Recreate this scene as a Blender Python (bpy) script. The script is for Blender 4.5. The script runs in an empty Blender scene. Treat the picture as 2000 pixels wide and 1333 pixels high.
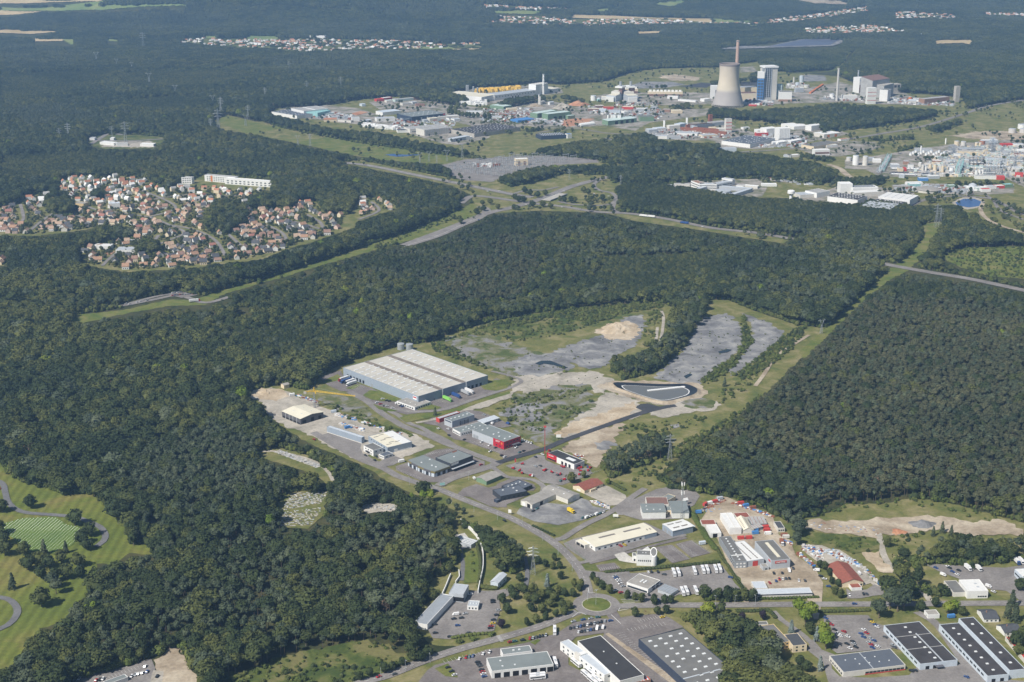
import bpy, bmesh, math, random
import numpy as np
from mathutils import Vector, Matrix, geometry

random.seed(7); rng = np.random.default_rng(11)
SC = bpy.context.scene
COL = SC.collection
R = math.radians

# ------------------------------------------------------------------ camera, sky, sun, exposure
FOC = 2000 * 50 / 36.0 # focal length in photograph pixels (50 mm on 36 mm)
HZN = -209.0 # horizon row of the photograph
CAMH = 560.0
PITCH = math.atan((666.5 - HZN) / FOC)
cam_d = bpy.data.cameras.new('camera'); cam_d.lens = 50; cam_d.sensor_width = 36
cam_d.clip_start = 5; cam_d.clip_end = 90000
cam = bpy.data.objects.new('camera', cam_d); COL.objects.link(cam)
cam.location = (0, 0, CAMH); cam.rotation_euler = (math.pi / 2 - PITCH, 0, 0)
SC.camera = cam

SUN_ELEV = R(47); SUN_AZ = R(-132) # azimuth clockwise from +Y: the sun stands left of and a little behind the camera
world = bpy.data.worlds.new('World'); SC.world = world; world.use_nodes = True
wn = world.node_tree.nodes; wl = world.node_tree.links
sky = wn.new('ShaderNodeTexSky'); sky.sky_type = 'NISHITA'; sky.sun_disc = False
sky.sun_elevation = SUN_ELEV; sky.sun_rotation = SUN_AZ; sky.air_density = 1.2; sky.dust_density = 1.0
bg = wn['Background']; bg.inputs['Strength'].default_value = 0.055
wl.new(sky.outputs[0], bg.inputs[0])
sun_d = bpy.data.lights.new('sun', 'SUN'); sun_d.energy = 5.0; sun_d.angle = R(0.53); sun_d.color = (1, .945, .865)
sun = bpy.data.objects.new('sun', sun_d); COL.objects.link(sun)
sdir = Vector((math.sin(SUN_AZ) * math.cos(SUN_ELEV), math.cos(SUN_AZ) * math.cos(SUN_ELEV), math.sin(SUN_ELEV)))
sun.rotation_euler = (-sdir).to_track_quat('-Z', 'Y').to_euler(); sun.location = (-800, -300, 900)
vs = SC.view_settings
vs.view_transform = 'Standard'; vs.look = 'None'; vs.exposure = 0.3; vs.gamma = 1; vs.use_curve_mapping = False
SC.cycles.max_bounces = 5; SC.cycles.diffuse_bounces = 2; SC.cycles.glossy_bounces = 2
SC.cycles.transmission_bounces = 2; SC.cycles.transparent_max_bounces = 4; SC.cycles.volume_bounces = 1
SC.cycles.use_adaptive_sampling = True; SC.cycles.adaptive_threshold = .015

# ------------------------------------------------------------------ terrain and survey helpers
HILLS = [(-950, 6850, 430, 260, 125), (-1700, 6750, 340, 230, 90), (-2300, 7300, 460, 290, 100), (-330, 7000, 330, 220, 105), (-1350, 7500, 480, 240, 130), (-650, 7750, 420, 240, 135), (-1500, 8700, 1500, 420, 90),
    (550, 8100, 480, 280, 140), (1300, 8350, 560, 300, 175), (2100, 8250, 520, 300, 150), (2900, 9000, 800, 500, 120), (150, 7700, 300, 240, 60), (1750, 9300, 900, 400, 150), (-3300, 8800, 1200, 600, 50),
    (0, 12500, 9000, 1800, 160)]
def hz(x, y):
  z = 0.0
  for cx, cy, rx, ry, h in HILLS:
    z = z + h * np.exp(-0.5 * (((x - cx) / rx) ** 2 + ((y - cy) / ry) ** 2))
  return z * (np.clip((y - 5100) / 900, 0, 1))
cp, sp = math.cos(PITCH), math.sin(PITCH)
def P(px, py, z=0.0):
  """point of the ground (plus z) seen at pixel px, py of the photograph"""
  a = (px - 1000) / FOC; b = -(py - 666.5) / FOC
  d = (a, cp + b * sp, -sp + b * cp)
  t = (z - CAMH) / d[2]
  if d[1] * t > 5100:
    t = 4900.0
    while t < 14000:
      x, y, zz = d[0] * t, d[1] * t, CAMH + d[2] * t
      if zz <= float(hz(x, y)) + z: break
      t += 12
    return Vector((d[0] * t, d[1] * t, CAMH + d[2] * t))
  return Vector((d[0] * t, d[1] * t, z))
def proj(x, y, z):
  dz = z - CAMH
  dep = y * cp - dz * sp; up = y * sp + dz * cp
  return 1000 + FOC * x / dep, 666.5 - FOC * up / dep, dep
VIEWS = dict(A=(750, 860, 8.333), B=(970, 860, 8.333), C=(1200, 930, 8.333), D=(1370, 960, 8.333), E=(1370, 1060, 8.333),
      G=(1140, 1040, 8.333), H=(530, 750, 7.143), I=(820, 780, 8.333), T1=(0, 1000, 4), T2=(500, 1000, 4), T3=(1000, 1000, 4),
      T4=(1500, 1000, 4), T5=(0, 667, 4), T6=(500, 667, 4), T7=(1000, 667, 4), T8=(1500, 667, 4), T9=(0, 333, 4), T10=(500, 333, 4),
      T11=(1000, 333, 4), T12=(1500, 333, 4), T13=(0, 0, 4), T14=(500, 0, 4), T15=(1000, 0, 4), T16=(1500, 0, 4),
      FA=(520, 160, 8.333), FB=(700, 160, 8.333), FC=(860, 130, 8.333), FD=(1060, 130, 6.667), FE=(1330, 90, 8.333),
      FF=(1570, 110, 6.06), FG=(1640, 230, 5.556), FH=(1240, 220, 4.762), N=(0, 0, 1))
def V(v, s):
  """survey points: a view name and 'x y x y ...' read in that enlarged view -> photograph pixels"""
  x0, y0, k = VIEWS[v]; n = [float(t) for t in s.split()]
  return [(x0 + n[i] / k, y0 + n[i + 1] / k) for i in range(0, len(n), 2)]

# ------------------------------------------------------------------ materials
MATS = {}
def nodes_of(m):
  m.use_nodes = True; nt = m.node_tree
  return nt, nt.nodes, nt.links, nt.nodes['Principled BSDF']
def lin(r, g, b):
  f = lambda c: (c / 255) / 12.92 if c < 10.3 else ((c / 255 + .055) / 1.055) ** 2.4
  return (f(r), f(g), f(b))
def mat(name, col, rough=.75, var=.12, scale=.35, metal=0.0, spec=.3, bump=0.0):
  """plain surface: a base colour with uneven weathering"""
  if name in MATS: return MATS[name]
  m = bpy.data.materials.new(name); nt, N, L, b = nodes_of(m)
  b.inputs['Roughness'].default_value = rough; b.inputs['Metallic'].default_value = metal
  b.inputs['Specular IOR Level'].default_value = spec
  tc = N.new('ShaderNodeNewGeometry')
  n1 = N.new('ShaderNodeTexNoise'); n1.inputs['Scale'].default_value = scale; n1.inputs['Detail'].default_value = 5; n1.inputs['Roughness'].default_value = .65
  L.new(tc.outputs['Position'], n1.inputs['Vector'])
  mr = N.new('ShaderNodeMapRange'); mr.inputs['From Min'].default_value = .3; mr.inputs['From Max'].default_value = .7
  mr.inputs['To Min'].default_value = 1 - var; mr.inputs['To Max'].default_value = 1 + var
  L.new(n1.outputs['Fac'], mr.inputs['Value'])
  mx = N.new('ShaderNodeVectorMath'); mx.operation = 'SCALE'; mx.inputs[0].default_value = col
  L.new(mr.outputs[0], mx.inputs['Scale']); L.new(mx.outputs[0], b.inputs['Base Color'])
  MATS[name] = m; return m
def gmat(name, cols, s1=.02, s2=.25, rough=.95, sharp=.12, stripes=None):
  """ground: three colours in patches (large noise) broken up by fine noise"""
  m = bpy.data.materials.new(name); nt, N, L, b = nodes_of(m)
  b.inputs['Roughness'].default_value = rough; b.inputs['Specular IOR Level'].default_value = .15
  g = N.new('ShaderNodeNewGeometry')
  n1 = N.new('ShaderNodeTexNoise'); n1.inputs['Scale'].default_value = s1; n1.inputs['Detail'].default_value = 8; n1.inputs['Roughness'].default_value = .62
  n1.inputs['Distortion'].default_value = .6
  n2 = N.new('ShaderNodeTexNoise'); n2.inputs['Scale'].default_value = s2; n2.inputs['Detail'].default_value = 4; n2.inputs['Roughness'].default_value = .7
  for n in (n1, n2): L.new(g.outputs['Position'], n.inputs['Vector'])
  cr = N.new('ShaderNodeValToRGB'); e = cr.color_ramp.elements
  e[0].position = .5 - sharp; e[0].color = (*cols[0], 1); e[1].position = .5 + sharp; e[1].color = (*cols[-1], 1)
  if len(cols) > 2:
    k = e.new(.5); k.color = (*cols[1], 1)
  L.new(n1.outputs['Fac'], cr.inputs['Fac'])
  mr = N.new('ShaderNodeMapRange'); mr.inputs['From Min'].default_value = .3; mr.inputs['From Max'].default_value = .7
  mr.inputs['To Min'].default_value = .8; mr.inputs['To Max'].default_value = 1.2
  L.new(n2.outputs['Fac'], mr.inputs['Value'])
  mx = N.new('ShaderNodeVectorMath'); mx.operation = 'SCALE'
  L.new(cr.outputs['Color'], mx.inputs[0]); L.new(mr.outputs[0], mx.inputs['Scale'])
  out = mx
  if stripes: # mown bands
    w = N.new('ShaderNodeTexWave'); w.inputs['Scale'].default_value = stripes; w.inputs['Distortion'].default_value = 6; w.inputs['Detail'].default_value = 1
    w.inputs['Detail Scale'].default_value = .12
    L.new(g.outputs['Position'], w.inputs['Vector'])
    mr2 = N.new('ShaderNodeMapRange'); mr2.inputs['To Min'].default_value = .82; mr2.inputs['To Max'].default_value = 1.1
    L.new(w.outputs['Fac'], mr2.inputs['Value'])
    mx2 = N.new('ShaderNodeVectorMath'); mx2.operation = 'SCALE'
    L.new(mx.outputs[0], mx2.inputs[0]); L.new(mr2.outputs[0], mx2.inputs['Scale']); out = mx2
  L.new(out.outputs[0], b.inputs['Base Color'])
  MATS[name] = m; return m

G = dict(
  floor=gmat('forest_floor', [(.03, .04, .015), (.05, .055, .022), (.075, .072, .03)], .03, .3),
  grass=gmat('verge_grass', [(.085, .12, .026), (.125, .145, .036), (.18, .17, .06)], .04, .35, sharp=.15),
  lawn=gmat('mown_lawn', [(.105, .135, .026), (.135, .155, .032), (.18, .165, .05)], .012, .3, stripes=.036),
  plot=gmat('grave_lawn', [(.10, .16, .035), (.12, .18, .04), (.13, .19, .045)], .03, .4),
  dry=gmat('dry_grass', [(.09, .115, .032), (.15, .15, .05), (.24, .21, .105)], .04, .3, sharp=.16),
  scrub=gmat('rough_scrub', [(.05, .075, .02), (.095, .115, .03), (.16, .15, .06)], .035, .3, sharp=.1),
  asphalt=gmat('worn_asphalt', [(.17, .158, .15), (.215, .2, .19), (.265, .25, .235)], .05, .5, rough=.85, sharp=.2),
  asphalt_d=gmat('lot_asphalt', [(.14, .125, .12), (.175, .157, .15), (.225, .205, .195)], .06, .5, rough=.85, sharp=.2),
  fresh=gmat('fresh_asphalt', [(.05, .053, .06), (.058, .06, .068), (.07, .07, .078)], .05, .8, rough=.8),
  gravel=gmat('pale_gravel', [(.26, .24, .2), (.37, .34, .29), (.46, .42, .36)], .04, .3, sharp=.17),
  sand=gmat('bare_sand', [(.34, .27, .185), (.43, .35, .25), (.5, .43, .33)], .03, .3),
  earth=gmat('bare_earth', [(.26, .21, .15), (.36, .3, .225), (.45, .39, .3)], .03, .3),
  slag=gmat('grey_slag', [(.115, .116, .122), (.205, .205, .208), (.32, .315, .3)], .04, .22, sharp=.17),
  slagmix=gmat('slag_and_weeds', [(.075, .1, .03), (.15, .15, .075), (.22, .215, .215)], .045, .25, sharp=.1),
  concrete=gmat('pale_concrete', [(.4, .385, .355), (.47, .45, .41), (.52, .5, .46)], .05, .5),
  straw=gmat('straw_field', [(.4, .31, .16), (.47, .37, .21), (.52, .42, .25)], .006, .1),
  field=gmat('green_field', [(.14, .2, .07), (.18, .23, .08), (.22, .25, .09)], .006, .1),
  redearth=gmat('red_earth', [(.36, .17, .1), (.42, .22, .13), (.45, .27, .18)], .03, .3),
  paleslag=gmat('pale_yard', [(.1, .115, .05), (.25, .23, .2), (.36, .335, .3)], .03, .15, sharp=.14),
  path=gmat('tar_path', [(.13, .13, .135), (.15, .15, .155), (.17, .17, .172)], .05, .5),
)
def water_mat(name, col, rough):
  m = bpy.data.materials.new(name); nt, N, L, b = nodes_of(m)
  b.inputs['Base Color'].default_value = (*col, 1); b.inputs['Roughness'].default_value = rough; b.inputs['IOR'].default_value = 1.33
  n = N.new('ShaderNodeTexNoise'); n.inputs['Scale'].default_value = .5; bp = N.new('ShaderNodeBump'); bp.inputs['Strength'].default_value = .08
  L.new(n.outputs['Fac'], bp.inputs['Height']); L.new(bp.outputs[0], b.inputs['Normal']); return m
G['water'] = water_mat('pond_water', (.05, .11, .26), .3)  # blue of the reflected sky is put into the base colour
G['dark_water'] = water_mat('dark_water', (.02, .03, .035), .15)
G['lined_water'] = water_mat('murky_water', (.13, .135, .135), .35)

# ------------------------------------------------------------------ object helpers
def new_obj(name, me, m=None, parent=None):
  o = bpy.data.objects.new(name, me); COL.objects.link(o)
  if m is not None and me is not None and len(me.materials) == 0: me.materials.append(m)
  if parent is not None: o.parent = parent
  return o
def tag(o, label=None, cat=None, group=None, kind=None):
  if label: o['label'] = label
  if cat: o['category'] = cat
  if group: o['group'] = group
  if kind: o['kind'] = kind
  return o
def empty(name, loc, rz=0.0):
  o = bpy.data.objects.new(name, None); COL.objects.link(o); o.location = loc; o.rotation_euler = (0, 0, rz)
  o.empty_display_size = 1; return o
class MB:
  """collects faces; build() makes one mesh object"""
  def __init__(s): s.v = []; s.f = []
  def add(s, vs_, fs):
    k = len(s.v); s.v += [tuple(v) for v in vs_]; s.f += [tuple(i + k for i in f) for f in fs]; return s
  def box(s, x0, y0, z0, x1, y1, z1):
    return s.add([(x0, y0, z0), (x1, y0, z0), (x1, y1, z0), (x0, y1, z0), (x0, y0, z1), (x1, y0, z1), (x1, y1, z1), (x0, y1, z1)],
          [(0, 3, 2, 1), (4, 5, 6, 7), (0, 1, 5, 4), (1, 2, 6, 5), (2, 3, 7, 6), (3, 0, 4, 7)])
  def prism(s, poly, z0, z1):
    n = len(poly)
    return s.add([(x, y, z0) for x, y in poly] + [(x, y, z1) for x, y in poly],
          [tuple(range(n - 1, -1, -1)), tuple(range(n, 2 * n))] + [(i, (i + 1) % n, n + (i + 1) % n, n + i) for i in range(n)])
  def extr(s, prof, x0, x1, axis='x'):
    """profile of (y,z) swept along x (or of (x,z) along y)"""
    n = len(prof)
    if axis == 'x': vv = [(x0, a, b) for a, b in prof] + [(x1, a, b) for a, b in prof]
    else: vv = [(a, x0, b) for a, b in prof] + [(a, x1, b) for a, b in prof]
    return s.add(vv, [tuple(range(n)), tuple(range(2 * n - 1, n - 1, -1))] + [(i, n + i, n + (i + 1) % n, (i + 1) % n) for i in range(n)])
  def lathe(s, prof, n=16, cx=0, cy=0):
    vv = []; ff = []
    for r, z in prof:
      for i in range(n):
        a = 2 * math.pi * i / n; vv.append((cx + r * math.cos(a), cy + r * math.sin(a), z))
    for k in range(len(prof) - 1):
      for i in range(n):
        j = (i + 1) % n; ff.append((k * n + i, k * n + j, (k + 1) * n + j, (k + 1) * n + i))
    ff.append(tuple(range((len(prof) - 1) * n, len(prof) * n))); ff.append(tuple(range(n - 1, -1, -1)))
    return s.add(vv, ff)
  def bar(s, a, b, r, n=4):
    a = Vector(a); b = Vector(b); d = (b - a).normalized()
    u = d.orthogonal().normalized(); w = d.cross(u); vv = []
    for q in (a, b):
      for i in range(n):
        t = 2 * math.pi * (i + .5) / n; vv.append(q + (u * math.cos(t) + w * math.sin(t)) * r)
    return s.add(vv, [(i, (i + 1) % n, n + (i + 1) % n, n + i) for i in range(n)] + [tuple(range(n - 1, -1, -1)), tuple(range(n, 2 * n))])
  def mesh(s, name, m=None):
    me = bpy.data.meshes.new(name); me.from_pydata(s.v, [], s.f); me.update()
    bm = bmesh.new(); bm.from_mesh(me); bmesh.ops.recalc_face_normals(bm, faces=bm.faces); bm.to_mesh(me); bm.free()
    if m: me.materials.append(m)
    return me
  def build(s, name, m, parent=None): return new_obj(name, s.mesh(name, m), None, parent)

SHEET = {'patch': [.02, .004], 'road': [.36, .004], 'mark': [.62, .003]}
def sheet(name, pts, m, layer='patch', dense=0.0, rough_edge=0.0, kind='structure'):
  """flat ground sheet from photograph pixels"""
  q = [P(x, y) for x, y in pts]
  if rough_edge: # uneven natural border
    o = []
    for i in range(len(q)):
      a, b = q[i], q[(i + 1) % len(q)]; n = max(1, int((b - a).length / 5))
      nrm = Vector((-(b - a).y, (b - a).x, 0)).normalized() if (b - a).length > 0 else Vector((0, 0, 0))
      for k in range(n):
        t = k / n; o.append(a.lerp(b, t) + nrm * (random.uniform(-1, 1) * rough_edge if k else 0))
    q = o
  return sheet_w(name, q, m, layer, kind)
def sheet_w(name, q, m, layer='patch', kind='structure'):
  z, dz = SHEET[layer]; SHEET[layer][0] = z + dz
  tri = geometry.tessellate_polygon([[Vector((v.x, v.y, 0)) for v in q]])
  far = max(v.y for v in q) > 5100
  me = bpy.data.meshes.new(name)
  me.from_pydata([(v.x, v.y, 0) for v in q], [], [tuple(t) for t in tri])
  bm = bmesh.new(); bm.from_mesh(me)
  if far:
    for _ in range(5):
      es = [e for e in bm.edges if e.calc_length() > 160]
      if not es: break
      bmesh.ops.subdivide_edges(bm, edges=es, cuts=1); bmesh.ops.triangulate(bm, faces=bm.faces)
  for v in bm.verts: v.co.z = z + (float(hz(v.co.x, v.co.y)) + 2.5 if far else 0)
  bmesh.ops.recalc_face_normals(bm, faces=bm.faces)
  if bm.faces and sum(f.normal.z for f in bm.faces) < 0: bmesh.ops.reverse_faces(bm, faces=bm.faces)
  bm.to_mesh(me); bm.free()
  o = new_obj(name, me, m); o['kind'] = kind
  return o
def smooth_path(q, step=6.0):
  """Catmull-Rom through world points"""
  out = []
  for i in range(len(q) - 1):
    p0 = q[max(i - 1, 0)]; p1 = q[i]; p2 = q[i + 1]; p3 = q[min(i + 2, len(q) - 1)]
    n = max(2, int((p2 - p1).length / step))
    for k in range(n):
      t = k / n
      out.append(.5 * ((2 * p1) + (-p0 + p2) * t + (2 * p0 - 5 * p1 + 4 * p2 - p3) * t * t + (-p0 + 3 * p1 - 3 * p2 + p3) * t ** 3))
  out.append(q[-1]); return out
def strip(name, pts, w, m, layer='road', closed=False, kind='structure', world_pts=None):
  q = world_pts if world_pts else [P(x, y) for x, y in pts]
  if closed: q = q + [q[0]]
  s = smooth_path(q, max(6, (q[0] - q[-1]).length / 60 if not closed else 4))
  z, dz = SHEET[layer]; SHEET[layer][0] = z + dz
  vv = []; ff = []
  for i, p in enumerate(s):
    a = s[max(i - 1, 0)]; b = s[min(i + 1, len(s) - 1)]; d = (b - a); d.z = 0; d.normalize(); n = Vector((-d.y, d.x, 0))
    h = float(hz(p.x, p.y)) + (2.5 if p.y > 5100 else 0)
    for sg in (.5, -.5): vv.append((p.x + n.x * w * sg, p.y + n.y * w * sg, z + h))
    if i: k = 2 * i; ff.append((k - 2, k - 1, k + 1, k))
  me = bpy.data.meshes.new(name); me.from_pydata(vv, [], ff); me.update()
  bm = bmesh.new(); bm.from_mesh(me)
  for f in bm.faces:
    if f.normal.z < 0: f.normal_flip()
  bm.to_mesh(me); bm.free()
  o = new_obj(name, me, m); o['kind'] = kind
  return o
# ------------------------------------------------------------------ ground to the horizon
xs = np.concatenate([[-30000, -14000, -8000], np.arange(-5400, 5401, 180), [8000, 14000, 30000]])
ys = np.concatenate([[-12000, -3000, 0, 1500, 3000, 4300, 5000], np.arange(5100, 10600, 110), np.arange(10800, 15000, 500), [18000, 26000, 45000]])
gv = [(float(x), float(y), float(hz(x, y))) for y in ys for x in xs]
nx = len(xs)
gf = [(j * nx + i, j * nx + i + 1, (j + 1) * nx + i + 1, (j + 1) * nx + i) for j in range(len(ys) - 1) for i in range(nx - 1)]
gme = bpy.data.meshes.new('ground'); gme.from_pydata(gv, [], gf); gme.polygons.foreach_set('use_smooth', [True] * len(gf))
tag(new_obj('ground', gme, G['floor']), kind='structure')

def N(s): return V('N', s)
# --- cleared land, from the far to the near
def S(name, pts, m, e=1.5): return sheet(name, pts, G[m], 'patch', rough_edge=e * (2.2 if m in ('slag', 'slagmix', 'gravel', 'earth', 'sand', 'scrub', 'redearth') else 1))
DEV = N('480 768 510 757 560 752 600 763 625 733 660 715 700 700 780 675 850 668 870 655 960 628 1040 613 1100 605 1200 600 1290 588 1310 600 1330 590 1420 585 1480 610 1560 636 1612 640 1600 662 1560 705 1500 765 1450 805 1400 845 1350 872 1310 905 1285 935 1310 955 1400 968 1440 975 1500 1000 1560 1030 1570 1012 1600 1010 1650 985 1720 985 1780 973 1850 982 1950 1008 2000 1022 2300 1040 2300 1480 600 1480 715 1335 900 1264 840 1258 805 1228 803 1208 850 1165 830 1155 845 1130 880 1120 895 1080 885 1040 878 1010 900 1002 870 988 800 962 760 942 720 917 690 902 640 882 600 864 560 840 525 814 510 795')
S('meadow', DEV, 'dry')
CEM = N('-200 905 0 905 15 925 40 943 75 953 85 950 120 966 180 966 205 985 222 1000 230 1024 250 1026 252 1045 248 1066 303 1064 292 1085 240 1082 215 1102 180 1102 175 1137 165 1160 135 1187 130 1208 75 1222 68 1238 25 1292 18 1302 -200 1330')
S('cemetery_lawn', [(60 + (x - 60) * 1.07, 1110 + (y - 1110) * 1.05) for x, y in CEM], 'lawn')
IND = N('415 237 440 224 500 238 540 212 640 206 700 195 770 190 880 182 930 172 1060 164 1100 166 1180 160 1240 140 1290 134 1400 132 1480 120 1500 138 1640 150 1700 178 1830 186 1880 192 1890 214 2000 196 2300 180 2300 470 2000 470 1900 420 1830 446 1812 462 1780 448 1900 400 1800 402 1600 392 1560 388 1480 386 1330 362 1230 352 1200 366 1214 402 1196 412 1250 420 1390 446 1490 456 1540 470 1530 476 1380 452 1240 432 1180 416 1050 412 950 418 880 450 800 482 790 476 860 440 930 410 918 380 880 362 800 346 664 318 700 312 900 352 870 322 700 306 500 262 440 256 420 246')
S('industrial_land', IND, 'dry')
S('suburb_ground', N('-100 420 30 400 60 380 110 380 120 352 150 345 200 350 230 343 280 350 330 375 350 360 400 340 530 352 530 372 500 380 480 400 500 412 540 400 580 392 620 395 640 420 680 420 700 390 740 385 782 405 750 417 700 432 690 446 650 460 600 476 560 488 510 508 450 514 380 524 320 528 250 532 180 522 148 512 148 492 200 478 260 462 250 442 190 446 120 456 60 462 -100 458'), 'dry', 3)
S('suburb_ground', N('-60 500 10 502 18 512 8 520 -60 520'), 'dry', 3)
S('facility_ground', N('168 278 190 264 260 263 322 268 322 277 300 291 200 291 172 283'), 'scrub', 3); S('facility_yard', N('195 278 300 276 300 288 200 288'), 'gravel', 3)
S('grass_corridor', N('240 606 150 615 130 628 160 632 250 612 330 598 400 596 440 574 500 556 560 540 620 521 700 498 800 470 880 444 935 424 938 404 925 396 880 418 800 452 700 486 620 512 560 532 500 549 430 568 380 586 330 586'), 'grass', 2)
S('powerline_cut', N('1560 690 1600 652 1690 568 1735 528 1758 512 1805 462 1815 440 1850 428 1905 412 1912 426 1850 450 1836 460 1800 502 1775 528 1740 546 1700 577 1650 622 1612 662 1570 702'), 'grass', 2)
S('marsh_meadow', N('1832 492 1880 484 2000 482 2200 480 2200 548 2000 545 1930 540 1870 520 1840 505'), 'grass', 2)
# fields and village land far off
for nm, k, pts in [('straw_field', 'straw', '-100 58 0 58 70 61 116 64 60 68 0 66 -100 66'), ('straw_field', 'straw', '-100 22 0 22 80 25 30 30 -100 31'),
         ('straw_field', 'straw', '-100 2 60 0 210 1 190 5 100 6 0 8 -100 8'), ('green_field', 'field', '0 16 90 17 360 10 370 13 200 22 120 24 0 22'),
         ('straw_field', 'straw', '60 78 95 76 130 79 120 82 62 83'), ('green_field', 'field', '122 79 145 78 150 86 140 90'),
         ('straw_field', 'straw', '205 50 255 49 240 54 200 53'), ('green_field', 'field', '210 78 235 80 233 83 205 82'),
         ('village_land', 'scrub', '360 78 395 74 430 78 480 78 560 76 640 78 760 80 820 82 870 88 940 88 945 94 870 98 800 100 700 100 640 104 590 105 520 96 440 95 350 88'),
         ('green_field', 'field', '480 72 535 72 545 78 500 81 485 80'), ('green_field', 'field', '815 94 880 93 890 98 900 100 830 101'),
         ('straw_field', 'straw', '880 98 935 96 945 86 938 98 930 102 885 102'), ('green_field', 'field', '395 72 430 73 420 77 395 76'),
         ('straw_field', 'straw', '1115 30 1200 32 1280 36 1390 38 1390 46 1300 44 1200 39 1118 36'), ('green_field', 'field', '1395 38 1470 38 1500 46 1480 54 1440 50 1395 46'),
         ('village_land', 'scrub', '930 8 1000 14 1120 18 1120 24 1060 22 1000 20 950 18'), ('village_land', 'scrub', '1000 32 1080 34 1120 40 1250 36 1330 40 1380 46 1480 44 1500 50 1400 54 1330 52 1230 54 1100 56 1000 54 940 50'),
         ('straw_field', 'straw', '1200 52 1250 55 1220 57 1200 55'), ('straw_field', 'straw', '1240 64 1295 62 1290 66 1245 68'),
         ('village_land', 'scrub', '1495 40 1560 32 1620 24 1695 14 1698 26 1650 36 1560 46 1500 52'), ('village_land', 'scrub', '1745 24 1800 22 1872 32 1870 40 1780 44 1745 42'),
         ('village_land', 'scrub', '1560 58 1640 52 1700 48 1740 58 1780 66 1700 72 1600 72 1560 66'), ('straw_field', 'straw', '1820 82 1850 79 1905 80 1898 90 1880 86 1825 87'),
         ('solar_field_ground', 'slag', '1500 92 1570 78 1640 78 1655 82 1625 92 1500 95 1430 98 1390 98 1450 92'),
         ('village_land', 'scrub', '1900 26 2000 28 2100 32 2100 38 2000 35 1930 32'), ('bare_hillside', 'earth', '1530 -4 1600 -2 1640 4 1660 10 1600 10 1560 2'),
         ('green_field', 'field', '960 24 1010 22 1060 24 1040 30 970 28'), ('green_field', 'field', '1160 20 1220 14 1200 22 1170 24'), ('green_field', 'field', '1270 8 1340 2 1340 8 1310 14')]:
  sheet(nm, N(pts), G[k], 'patch', rough_edge=6)
# --- industrial belt
S('wet_meadow', N('425 238 440 226 500 240 560 252 640 268 720 268 800 282 900 304 880 322 800 318 740 312 660 298 560 276 480 262'), 'grass', 3)
S('heath', N('500 262 560 250 640 262 660 270 600 272 540 272'), 'dry', 3)
S('factory_yard', N('530 222 560 208 640 206 700 212 740 225 800 235 870 250 930 262 960 268 900 284 860 280 800 262 740 246 660 240 600 232 560 228'), 'paleslag', 2)
S('factory_yard', N('720 200 770 192 830 196 880 202 960 215 1010 225 1040 240 1000 258 940 252 880 236 800 224 740 214'), 'paleslag', 2)
S('factory_yard', N('875 184 930 172 1060 166 1095 172 1100 182 1040 190 980 200 930 208 890 200'), 'paleslag', 2)
S('factory_yard', N('980 208 1060 196 1120 205 1160 214 1240 212 1330 214 1390 212 1400 224 1330 232 1270 240 1240 256 1180 246 1120 250 1060 252 1000 240'), 'paleslag', 2)
S('red_earth_yard', N('1075 242 1110 232 1160 232 1150 240 1112 248'), 'redearth', 2)
S('power_station_yard', N('1150 192 1180 184 1300 180 1390 182 1400 196 1390 204 1300 206 1200 200'), 'paleslag', 2)
S('power_station_yard', N('1380 192 1470 190 1560 176 1640 160 1680 172 1760 176 1780 190 1860 196 1870 206 1760 206 1640 200 1560 202 1470 206 1390 206'), 'paleslag', 2)
S('ash_heap', N('1560 150 1580 146 1610 148 1615 158 1580 160 1562 158'), 'slag', 2); S('ash_heap', N('1225 170 1255 160 1310 160 1340 166 1300 172 1240 174'), 'slag', 2)
S('coal_yard', N('1445 160 1480 160 1480 170 1447 170'), 'fresh', 2); S('coal_yard', N('1325 170 1370 162 1395 164 1380 172'), 'fresh', 2)
S('bare_slope', N('1290 148 1320 146 1370 152 1360 158 1310 158'), 'earth', 3); S('bare_slope', N('1445 132 1470 130 1480 140 1446 142'), 'paleslag', 3)
S('steelworks_yard', N('1240 262 1290 250 1340 240 1420 236 1440 250 1480 262 1400 276 1320 274 1260 270'), 'paleslag', 2)
S('factory_yard', N('1395 276 1480 262 1560 250 1600 246 1640 256 1660 262 1560 282 1480 292 1410 288'), 'paleslag', 2)
S('depot_yard', N('1560 292 1600 284 1660 276 1710 278 1720 288 1690 298 1640 306 1600 306'), 'paleslag', 2)
S('chemical_works_yard', N('1650 312 1700 306 1740 300 1790 292 1860 282 1920 276 2000 272 2300 268 2300 372 2000 366 1960 346 1860 344 1760 346 1720 346 1690 332 1650 330'), 'paleslag', 2)
S('bare_terrace', N('1855 266 1900 258 1960 256 2000 258 2200 258 2200 276 1980 274 1900 272'), 'earth', 3)
S('substation_gravel', N('845 328 905 312 1000 306 1080 304 1165 312 1170 318 1100 322 1020 334 980 346 960 356 900 352'), 'asphalt', 2)
S('research_campus_ground', N('1270 366 1330 356 1480 350 1500 362 1490 384 1420 390 1370 386 1320 376'), 'paleslag', 2)
S('brewery_yard', N('1560 390 1600 376 1640 364 1720 366 1780 376 1800 388 1760 408 1680 404 1600 396'), 'paleslag', 2)
S('depot_yard', N('1430 332 1500 328 1580 336 1620 346 1600 360 1520 356 1440 342'), 'paleslag', 2)
S('factory_yard', N('1740 362 1800 358 1900 362 1980 360 1980 378 1900 382 1800 378'), 'paleslag', 2)
S('pond_bank', N('1860 396 1880 386 1905 386 1922 392 1918 404 1890 410 1866 404'), 'gravel', 1)
sheet('pond', N('1866 396 1882 389 1903 389 1916 394 1914 403 1892 406 1870 402'), G['water'], 'road')
S('dry_field', N('1930 384 1990 380 2200 380 2200 412 2000 410 1950 404'), 'dry', 3)
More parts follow.
